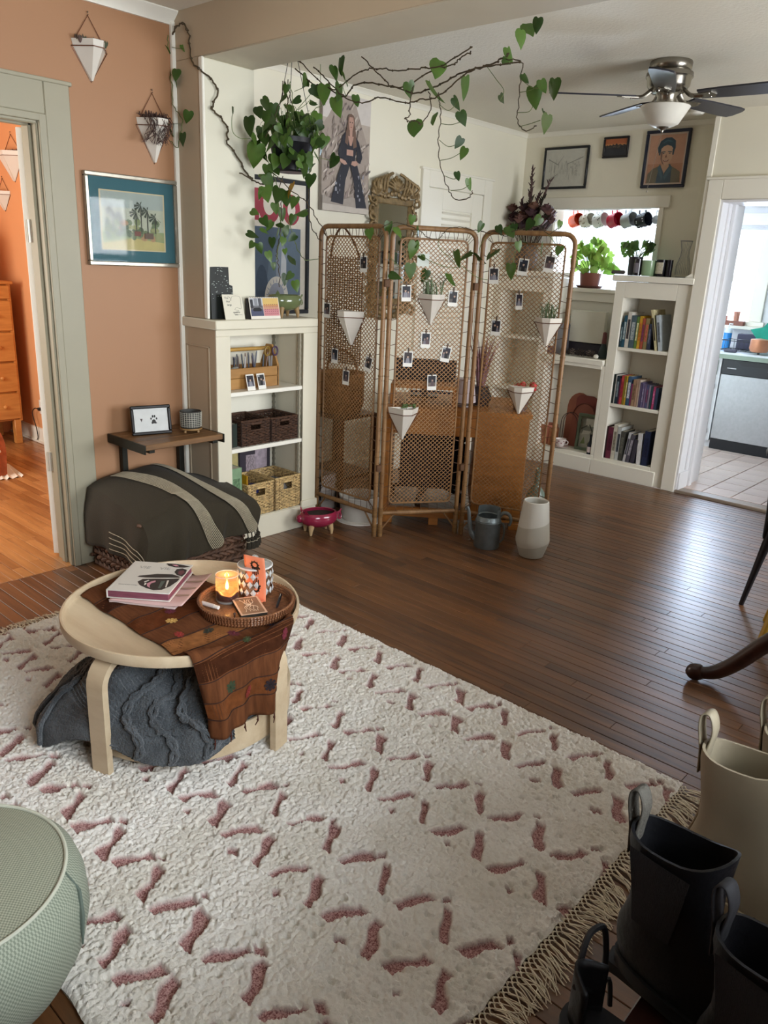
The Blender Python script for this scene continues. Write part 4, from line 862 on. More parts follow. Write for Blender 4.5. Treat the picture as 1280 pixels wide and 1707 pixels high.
for x, y0, y1 in ((.62, .3, .78), (.72, .28, .70), (.54, .3, .66), (.84, .32, .6), (.30, .3, .6), (.18, .3, .68)):
    it.append(('33372e', rc(x-.008, y0, x+.008, y1)))
    for k in range(9): a = 2*pi*k/9; it.append(('2f3a2c', [(x, y1+.01), (x+.11*cos(a), y1+.10*sin(a)-.02), (x+.10*cos(a+.25), y1+.09*sin(a+.25)-.04)]))
it += [('6a3f34', rc(.5, .26, .6, .34)), ('5b4a3c', rc(.66, .22, .8, .32))]
frame_pic('framed_print', 'silver framed palm tree print with teal mat on the terracotta wall', 'picture', (-3.612, 2.148, 1.482), (0, 0, R(90)), .492, .414, .02, .028, 'a7a294', '2c5a62', .052, it, fr=.25, fm=.7)
GT = B()
it = [('d9d2c4', FULL), ('9c3444', rc(.30, .70, .37, .94)), ('9c3444', ell(.50, .80, .14, .12, 24)), ('d9d2c4', ell(.50, .83, .075, .085, 20)), ('d9d2c4', rc(.425, .85, .575, .97)), ('9c3444', rc(.36, .86, .43, .94)), ('9c3444', ell(.80, .80, .12, .12, 20)), ('d9d2c4', ell(.80, .80, .055, .06, 16)),
      ('4d5c6e', rc(.30, .02, .93, .655)), ('5f6f80', [(.42, .02), (.93, .02), (.93, .655), (.66, .655), (.50, .40)]), ('39485a', ell(.40, .20, .08, .16, 18)), ('7f8a98', [(.60, .08), (.72, .08), (.74, .46), (.66, .58), (.59, .45)]), ('b9bcc0', [(.64, .08), (.74, .08), (.73, .40), (.67, .50)]),
      ('3b3c44', rc(.30, .02, .93, .10)), ('c9c4ba', ell(.60, .10, .16, .17, 22, 0, 180)), ('8f93a0', ell(.60, .10, .11, .12, 18, 0, 180))]
for k in range(9): a = R(10+20*k); it.append(('8a8f9a', [(.60+.115*cos(a-.06), .10+.125*sin(a-.06)), (.60+.155*cos(a), .10+.165*sin(a)), (.60+.115*cos(a+.06), .10+.125*sin(a+.06))]))
frame_pic('framed_poster', 'black framed abstract poster in slate blue with red lettering behind the trailing plant', 'picture', (-3.90, 3.235, 1.215), (0, 0, R(90)), .645, .80, .026, .03, '23272e', 'ded8ca', .0, it, glassy=False)
# canvas photo of a person in dark flared clothes standing before rocks
rp = random.Random(9); it = [('b3a79c', FULL), ('cfc8c2', rc(0, .78, 1, 1))]
it.append(('a2958b', [(0, .12), (0, .72), (.12, .80), (.30, .98), (.62, 1.0), (.80, .78), (.95, .60), (1, .45), (1, .1)]))
for k in range(260):
    x, y = rp.uniform(0, .95), rp.uniform(.08, .95)
    if y > .98-.6*abs(x-.45)*1.4: continue
    l = rp.uniform(.04, .18); a = rp.uniform(.6, 1.6); it.append((rp.choice(('8d8077', '786c66', 'b9aca2', '9a8a84', 'c4b8ae', '6c6260')), [(x, y), (x+l*cos(a), y+l*.5*sin(a)), (x+l*cos(a)+.012, y+l*.5*sin(a)-.015), (x+.014, y-.014)]))
it += [('9f958c', [(0, 0), (1, 0), (1, .10), (.6, .14), (.3, .09), (0, .13)]), ('c1b8ae', [(0, 0), (1, 0), (1, .045), (0, .06)])]
DK, SKN, HR = '2b2c35', 'b48f80', '6f574b'
it += [(DK, [(.50, .46), (.69, .46), (.80, .30), (.95, .055), (.71, .045), (.66, .26), (.57, .41)]), (DK, [(.42, .46), (.60, .46), (.55, .40), (.47, .28), (.43, .065), (.17, .08), (.31, .32)]), (DK, [(.40, .46), (.66, .46), (.70, .62), (.64, .68), (.46, .69), (.36, .60)]),
       (DK, [(.44, .69), (.38, .64), (.30, .52), (.34, .45), (.42, .47), (.46, .56)]), (DK, [(.64, .68), (.74, .62), (.82, .50), (.78, .44), (.70, .45), (.70, .54), (.62, .60)]), (SKN, [(.34, .46), (.46, .445), (.50, .42), (.44, .41), (.35, .43)]), (SKN, [(.70, .46), (.60, .45), (.58, .42), (.66, .41), (.74, .43)]),
       (SKN, rc(.48, .495, .62, .545)), (HR, [(.50, .80), (.46, .70), (.44, .60), (.50, .58), (.54, .70)]), (HR, [(.62, .80), (.66, .70), (.69, .58), (.62, .56), (.59, .68)]), (HR, ell(.56, .795, .075, .052, 16)), (SKN, [(.525, .71), (.595, .71), (.615, .78), (.60, .82), (.52, .82), (.505, .78)]), (SKN, rc(.535, .66, .59, .72)), (SKN, [(.50, .66), (.62, .66), (.58, .58), (.54, .58)]),
       ('2a201e', rc(.525, .772, .548, .780)), ('2a201e', rc(.572, .772, .595, .780)), ('8c4f4a', rc(.545, .733, .578, .740)), ('9a7566', [(.557, .77), (.566, .75), (.552, .75)])]
for k in range(26): x = rp.choice((.30, .34, .27, .78, .84, .74)); it.append(('8f8f98', rc(x+rp.uniform(-.02, .03), (y := rp.uniform(.10, .33)), x+.02, y+.02)))
g_ = thing('canvas_print', 'large canvas photo of a person in dark flared clothes before pale rocks', 'picture', (-3.926, 3.862, 1.86), rot=(0, 0, R(90)))
obj('canvas', B().box(-.215, .215, -.028, .0, 0, .695, .003), mat('8f867e', .8, var=.1, vs=30), g_)
o = flat('print', it, g_, .43, .695, -.0285)
# ---------------------------------------------------------------- wall planters (white three-sided pots on copper brackets)
POT = mat('dcd5c8', .45, var=.03, name='glazed_pot'); CORD = mat('7a4c34', .6, var=.2, vs=60); COP = mat('6d4632', .4, .4)
GREENS = [('3c5a30', .55), ('54703c', .5), ('2c4628', .5)]
def wall_planter(loc, rz, label, s=1., plant='succulent', rope=True, group='white wall planters', seed=1, wide=.155, deep=.085, hh=.175):
    t = thing('wall_planter', label, 'planter', loc, rz, group); rr = random.Random(seed)
    w_, d, h = wide*s/2, deep*s, hh*s; rim = .03*s
    # origin: tip of the pot at z=0; wall plane y=0; pot projects to -y
    A = [(-w_, 0, h), (w_, 0, h), (w_*.30, -d, h), (-w_*.30, -d, h)]; Bt = [(-w_*.93, 0, h-rim), (w_*.93, 0, h-rim), (w_*.27, -d*.94, h-rim), (-w_*.27, -d*.94, h-rim)]; T = [(-.006, 0, 0), (.006, 0, 0), (.004, -.012, 0), (-.004, -.012, 0)]
    I = [(x*.9, y*.88-.004, z) for x, y, z in A]; I2 = [(x*.8, y*.8-.006, h-.022*s) for x, y, z in A]
    b = B().add(T+Bt+A+I+I2, [(3, 2, 1, 0)]+[(k*4+i, k*4+(i+1) % 4, k*4+4+(i+1) % 4, k*4+4+i) for k in range(4) for i in range(4)]+[(16, 17, 18, 19)])
    obj('pot', b, POT, t, smooth=False)
    P = [(-w_*1.03, .001, h-rim), (-w_*.30, -d-.002, h-rim), (w_*.30, -d-.002, h-rim), (w_*1.03, .001, h-rim)]
    obj('bracket', B().tube(P, .0022, 6).tube([P[0], (0, .001, -.006), P[3]], .0022, 6), COP, t)
    obj('soil', B().add([(x*.99, y*.98, h-.018*s) for x, y, z in I], [(0, 1, 2, 3)]), mat('33281e', .95, var=.4, vs=90), t)
    if rope: obj('cord', B().tube([(-w_*.85, -.004, h-.005), (0, -.004, h+.105*s), (w_*.85, -.004, h-.005)], .0022, 6), CORD, t); obj('nail', B().tube([(0, .0, h+.105*s), (0, -.010, h+.108*s)], .0022, 6).sphere((0, -.006, h+.118*s), .004, 6, 5), mat('7a6a5a', .4, .6), t)
    if plant == 'succulent':
        for k in range(9):
            b = B(); x = rr.uniform(-w_*.75, w_*.75); y = -d*.4*rr.random()-.008
            for q in range(6): a = 2*pi*q/6; b.tube([(x, y, h-.018*s), (x+.008*cos(a), y+.006*sin(a), h-.004+.006*rr.random()), (x+.014*cos(a), y+.009*sin(a), h+.006+.012*rr.random())], [.003, .004, .001], 5)
            obj('rosette', b, mat(rr.choice(('5c4a44', '6b5a48', '4d5440')), .6, var=.2, vs=50), t)
    elif plant == 'roots':
        b = B()
        for k in range(60):
            x = rr.uniform(-w_*.8, w_*.7); y = -d*.5*rr.random(); p = [(x, y, h-.01)]
            out = rr.random() < .6
            for q in range(1, 6): p.append((x+rr.uniform(-.02, .02)-(.008*q if out else 0), y-(d*.7+.01 if out else .0)*min(1, q/2)*rr.uniform(.7, 1.15), h+(.02 if q < 2 else -.028*(q-1) if out else .012)+rr.uniform(-.01, .01)))
            b.tube(p, .0016, 4)
        obj('dried_stems', b, mat('4d3a34', .9, var=.4, vs=40), t, kind='stuff')
    elif plant == 'grass':
        b = B()
        for k in range(26):
            x = rr.uniform(-w_*.6, w_*.6); y = -d*.4*rr.random(); a = rr.uniform(0, 2*pi); l = rr.uniform(.05, .12); e = rr.uniform(.1, .7)
            b.tube([(x, y, h-.018*s), (x+cos(a)*l*e*.35, y+sin(a)*l*e*.2, h+l*.6), (x+cos(a)*l*e, y+sin(a)*l*e*.4, h+l*(.95-.4*e))], [.0026, .0026, .0006], 4)
        obj('grass_blade', b, mat('5f6f4c', .6, var=.3, vs=30), t, kind='stuff')
    elif plant == 'sprout':
        for k in range(12):
            x = rr.uniform(-w_*.1, w_*.7); y = -d*.4*rr.random(); b = B().sphere((x, y, h-.005+.022*rr.random()), .011, 7, 5, (1, .8, .5)); obj('leaflet', b, mat('5a7440', .6, var=.2), t)
        b = B().tube([(-w_*.2, -.01, h-.018), (w_*.1, -.012, h+.05), (-w_*.15, -.012, h+.13)], .0012, 4); b.tube([(w_*.2, -.01, h-.018), (0, -.012, h+.06), (-w_*.45, -.012, h+.15)], .0012, 4); obj('stem', b, mat('8a7a58', .8), t, kind='stuff')
    return t
wall_planter((-3.638, 1.98, 2.272), R(90), 'white wedge planter high on the terracotta wall nearest the bedroom door', .98, 'succulent', seed=2, wide=.168, hh=.158)
wall_planter((-3.638, 2.285, 1.97), R(90), 'white wedge planter with brown dried roots spilling over, above the silver framed print', 1.1, 'roots', seed=3, wide=.16, hh=.172)
wall_planter((-6.40, 2.808, 2.02), 0, 'white wedge planter on the orange bedroom wall, upper of the two', 1.15, 'succulent', seed=4, wide=.29, hh=.178)
wall_planter((-6.62, 2.808, 1.815), 0, 'white wedge planter on the orange bedroom wall, lower of the two', .9, 'none', seed=5, wide=.25, hh=.155)
# ---------------------------------------------------------------- side table with picture and pot, ottoman basket with throw
WAL = wood('46301c', '8a6238', st=(14, 1.2, 14), scale=2, rough=.5); IRON = mat('26261f', .45, .5, .15, 30)
t = thing('side_table', 'small wood topped side table with dark metal frame in the terracotta corner', 'table', (-3.455, 2.175, 0))
for k in range(4): obj('board', B().box(-.172+.086*k, -.088+.086*k, -.225, .228, .635, .664, .003), WAL, t)
obj('frame_rail', B().box(-.176, .174, -.233, -.226, .618, .664, .001), IRON, t); obj('frame_rail', B().box(-.176, .174, .229, .236, .618, .664, .001), IRON, t)
for yy in (-.175, .165): obj('post', B().box(-.172, -.142, yy, yy+.03, 0, .63, .002), IRON, t)
for yy in (-.175, .165): obj('foot_rail', B().box(-.172, -.05, yy, yy+.03, 0, .02, .002), IRON, t)
obj('support_rail', B().box(-.17, .16, -.20, -.17, .618, .634, .001), IRON, t); obj('support_rail', B().box(-.17, .16, .17, .20, .618, .634, .001), IRON, t)
it = [('cfd0cc', FULL), ('4a3a36', [(.16, .58), (.24, .58), (.20, .42)]), ('1c1814', ell(.55, .42, .06, .10, 14)), ('1c1814', ell(.47, .56, .025, .055, 10)), ('1c1814', ell(.525, .66, .027, .065, 10)), ('1c1814', ell(.585, .66, .027, .065, 10)), ('1c1814', ell(.64, .55, .025, .055, 10)), ('1c1814', ell(.50, .36, .03, .05, 10)), ('1c1814', ell(.605, .36, .03, .05, 10)), ('8a8a86', rc(.66, .33, .70, .345))]
it = [(c, [(u if c != '1c1814' else u+.03, v) for u, v in p]) for c, p in it]
g_ = frame_pic('photo_frame', 'small black frame holding a nose print and paw print on the side table', 'frame', (-3.47, 2.105, .666), (R(-9), 0, R(76)), .205, .148, .016, .016, '0f0c0a', 'd5d6d2', .004, it)
obj('stand', B().prism([(.016, 0), (.05, 0), (.016, .10)], -.02, .02, 'x'), mat('17130f', .6), g_)
t = thing('plant_pot', 'small dark pot with a pale grid pattern on a wooden stand on the side table', 'pot', (-3.42, 2.30, .665))
obj('pot', B().lathe([(.0001, .024), (.048, .024), (.054, .03), (.0555, .108), (.053, .112), (.050, .108), (.049, .04), (.0001, .04)], 40), mat('3b3a36', .6, var=.2, vs=30), t)
b = B()
for i in range(26): a = 2*pi*i/26; b.tube([(.0535*cos(a), .0535*sin(a), .031), (.0558*cos(a), .0558*sin(a), .108)], .0012, 4)
for j in range(8): z = .036+j*.0098; r = .0538+.0018*(z-.03)/.078; b.tube([(r*cos(2*pi*i/40), r*sin(2*pi*i/40), z) for i in range(40)], .0011, 4, closed=True)
obj('grid_pattern', b, mat('b9b6a6', .6), t, kind='stuff')
obj('saucer', B().lathe([(.0001, .016), (.056, .016), (.058, .019), (.056, .024), (.0001, .024)], 32), wood('7a5a34', 'a8834e'), t)
for k in range(3): a = 2*pi*k/3+.6; obj('leg', B().tube([(.036*cos(a), .036*sin(a), .016), (.040*cos(a), .040*sin(a), 0)], .007, 8), wood('7a5a34', 'a8834e'), t)
# chunky woven basket
OX, OY = -3.345, 2.10
ot = thing('woven_basket', 'chunky brown plaited seagrass basket standing below the side table', 'basket', (OX, OY, 0))
b = B(); hx, hy = .235, .285; per = 2*(2*hx+2*hy)
def pl_(s):
    s %= per
    if s < 2*hy: return (hx, -hy+s), (1, 0), (0, 1)
    s -= 2*hy
    if s < 2*hx: return (hx-s, hy), (0, 1), (-1, 0)
    s -= 2*hx
    if s < 2*hy: return (-hx, hy-s), (-1, 0), (0, -1)
    return (-hx+s-2*hy, -hy), (0, -1), (1, 0)
for row in range(11):
    z = .018+row*.031; nseg = 46
    for i in range(nseg):
        (x, y), nm, tg = pl_((i+.5*(row % 2))*per/nseg); L2 = per/nseg*.74; sg = 1 if row % 2 else -1
        P = [V((x-tg[0]*L2, y-tg[1]*L2, z-.012*sg)), V((x+nm[0]*.012, y+nm[1]*.012, z)), V((x+tg[0]*L2, y+tg[1]*L2, z+.012*sg))]
        b.tube(P, [.008, .0125, .008], 6, flat=1)
obj('plait', b, mat('5a3f2e', .7, var=.45, vs=26, bump=.4, bs=120, name='seagrass'), ot, kind='stuff')
obj('lining', B().box(-hx+.006, hx-.006, -hy+.006, hy-.006, .0, .345), mat('2a1d15', .9), ot)
OLV = '3b3424'
tw = thing('throw', 'olive brown throw with pale striped bands and tassels draped over the woven basket', 'blanket', (OX, OY, .30))
def thr(u, v, lift=0):
    # u along y (left -> right), v across: wall (0) -> over the top -> down the front (1)
    yl = -.335+.70*u
    Zt = .085+.075*sin(pi*min(1, max(0, u*1.02)))*1+.02*sin(u*5)
    s = v*.78; back = .23
    if s < back+.22: t = s/(back+.22); x = -.255+t*.505; z = Zt*(.55+.45*sin(pi*min(1, .25+t*.75)))+.02*(1-t); xx = x
    else:
        t = (s-back-.22)/(.78-back-.22); x = .25+.045*sin(min(1, t*2.2)*pi/2); z0 = Zt*(.55+.45*sin(pi)); hem = -.185+.10*max(0, (u-.25))*1.2
        z = z0*(1-t)+t*hem-.03*sin(t*pi)*0; z = z0-(z0-hem)*(1-cos(t*pi/2*1.0))*.35-(z0-hem)*t*.65; xx = x+.016*sin(u*22+1.5*t)*t+.010*sin(u*39+3*t)*t+.02*g(u*100, 8, 9)*t
    # left end droops down the side
    dl = max(0, (.17-u)/.17)
    if dl > 0:
        yl2 = -.285-.045*sin(min(1, dl*1.6)*pi/2)-.012*sin(v*26)*dl; drop = dl*.24
        z = z*(1-dl)+dl*min(z, .06)-drop*(1.0 if dl > .25 else dl/.25)*.95; yl = yl2 if dl > .15 else yl*(1-dl/.15)+yl2*dl/.15
        z = max(z, -.19-.03*g(v*100, 74, 10)) if v < .9 else max(z, -.235)
    z += .008*sin(u*13+v*5)+.006*NZ.noise(V((u*6, v*5, 2)))+.010*g(u*100, 33, 7)*(v > .5)
    p = V((xx, yl, z))
    if lift: p += V((lift*.75*(v > .5)+.2*lift, -lift*.5*(u < .17), lift*.8))
    return tuple(p)
thm = weave('211b0d', '382e18', 300, 300)
o = obj('cloth', B().grid(lambda u, v: thr(u, v), 90, 70), thm, tw); setuv(o, lambda c: (c.y*.8, (c.x-c.z)*.8)); o.modifiers.new('t', 'SOLIDIFY').thickness = .004
STP = mat('b5aa92', .9, var=.1, vs=40)
def su(c, v): return min(1, max(0, c+.38*(v-1)))
for c0 in (.55, .875):
    b = B()
    for k in range(10):
        u = c0+.0105*k; b.tube([thr(su(u, .06+.94*j/40), .06+.94*j/40, .0095) for j in range(41)], .0019, 4)
    obj('stripe_band', b, STP, tw, kind='stuff')
    bb = B().grid(lambda u, v: thr(su(c0-.006+.108*u, .06+.94*v), .06+.94*v, .007), 10, 40); obj('woven_band', bb, mat('4a4436', .9, var=.2, vs=60), tw)
b = B()
for k in range(4): b.tube([thr(.012+.018*k, .30+.70*j/40, .008) for j in range(41)], .0019, 4)
obj('hem_stripes', b, STP, tw, kind='stuff')
for k in range(5):
    p = V(thr(.86+.030*k, .995)); p.x += .004
    b = B().tube([p, p+V((.004, 0, -.022))], .003, 6).sphere(p+V((.005, 0, -.032)), .012, 9, 7, (1, 1, .9)).tube([p+V((.005, 0, -.036)), p+V((.006, .002, -.055)), p+V((.007, .002, -.085))], [.007, .012, .015], 9); obj('tassel', b, mat('2a2419', .9, var=.3, vs=90), tw)
    obj('tassel_band', B().tube([p+V((.005+.0115*cos(a), .0115*sin(a), -.045)) for a in np.linspace(0, 2*pi, 12, endpoint=False)], .0016, 4, closed=True), STP, tw)
# ---------------------------------------------------------------- bedroom things seen through the door
PN = wood('a9662c', 'd99a52', st=(9, 1.1, 9), scale=1.8, rough=.45, ring=.9)
dr = thing('dresser', 'tall honey pine chest of drawers in the orange bedroom', 'dresser', (-6.41, 2.255, 0))
obj('carcass', B().box(-.44, -.02, -.44, .44, .19, 1.265, .004).box(-.02, -.002, -.44, -.415, .19, 1.265).box(-.02, -.002, .415, .44, .19, 1.265), PN, dr); obj('dresser_top', B().box(-.45, .012, -.455, .46, 1.265, 1.289, .005), PN, dr)
for sx, sy in ((-.40, -.40), (-.03, -.40), (-.40, .40), (-.03, .40)): obj('leg', B().box(sx-.026, sx+.026, sy-.026, sy+.026, 0, .2, .004), PN, dr)
for z0, z1 in ((.205, .42), (.428, .662), (.67, .90), (.908, 1.145), (1.152, 1.26)):
    d = obj('drawer', B().box(-.02, .004, -.43, .43, z0+.003, z1-.003, .004), PN, dr)
    for yy in (-.24, .305): obj('knob', B().sphere((.018, yy, (z0+z1)/2), .017, 10, 7, (.8, 1, 1)).tube([(.002, yy, (z0+z1)/2), (.014, yy, (z0+z1)/2)], .008, 8), PN, d)
t = thing('headboard_lamp', 'pale lilac rounded lampshade standing on the pine dresser', 'lamp', (-6.62, 2.40, 1.29)); obj('shade', B().lathe([(.0001, .36), (.10, .36), (.145, .33), (.16, .27), (.165, .05), (.15, .015), (.14, .01)], 32), mat('e3cfd6', .7), t); obj('base', B().lathe([(.0001, 0), (.08, 0), (.08, .012), (.012, .02), (.012, .06)], 20), mat('e3cfd6', .6), t)
t = thing('outlet', 'white double wall outlet on the orange bedroom wall', 'outlet', (-6.295, 2.81, .245)); obj('plate', B().box(-.038, .038, -.006, 0, 0, .115, .002), mat('e8e4dc', .4), t); obj('socket', B().box(-.016, .016, -.008, -.006, .015, .05).box(-.016, .016, -.008, -.006, .065, .10), mat('d5d0c6', .5), t)
t = thing('power_cord', 'black plug and cord running from the bedroom outlet behind the dresser', 'cord', (-6.295, 2.80, .29)); obj('plug', B().box(-.013, .013, -.025, 0, -.012, .012, .003), mat('1a1816', .5), t); obj('cable', B().tube(smoothpath([(0, -.02, 0), (-.05, -.03, .0), (-.10, -.03, -.05), (-.05, -.03, -.16), (-.06, -.02, -.25), (-.14, -.01, -.285)], 5), .004, 6), mat('1a1816', .5), t)
t = thing('bed_throw', 'rust orange quilted bed cover with white pom-poms at the left edge of the bedroom', 'blanket', (-5.62, 1.75, .0))
def bedc(u, v): a = u*pi/2; return (-.35+.55*sin(a)*(1-.05*v)+.01*sin(v*30), -.5+1.0*v-.10*(sin(a))**3*v, .36*cos(a)*.8+.02+.014*sin(v*36)*sin(a*2))
obj('cover', B().grid(bedc, 18, 40), mat('9a4f2c', .9, var=.25, vs=20, bump=.4, bs=40), t)
b = B()
for k in range(14): b.sphere(bedc(.62+.03*(k % 2), .45+.038*k), .013, 7, 5)
obj('pompom', b, mat('e8dccb', .95), t, kind='stuff')
obj('sheet', B().grid(lambda u, v: (-.16+.37*u, .38+.16*v-.05*u, .005+.14*(1-u)*(1-v)+.01*sin(v*20)), 8, 8), mat('e6dfd2', .9), t)
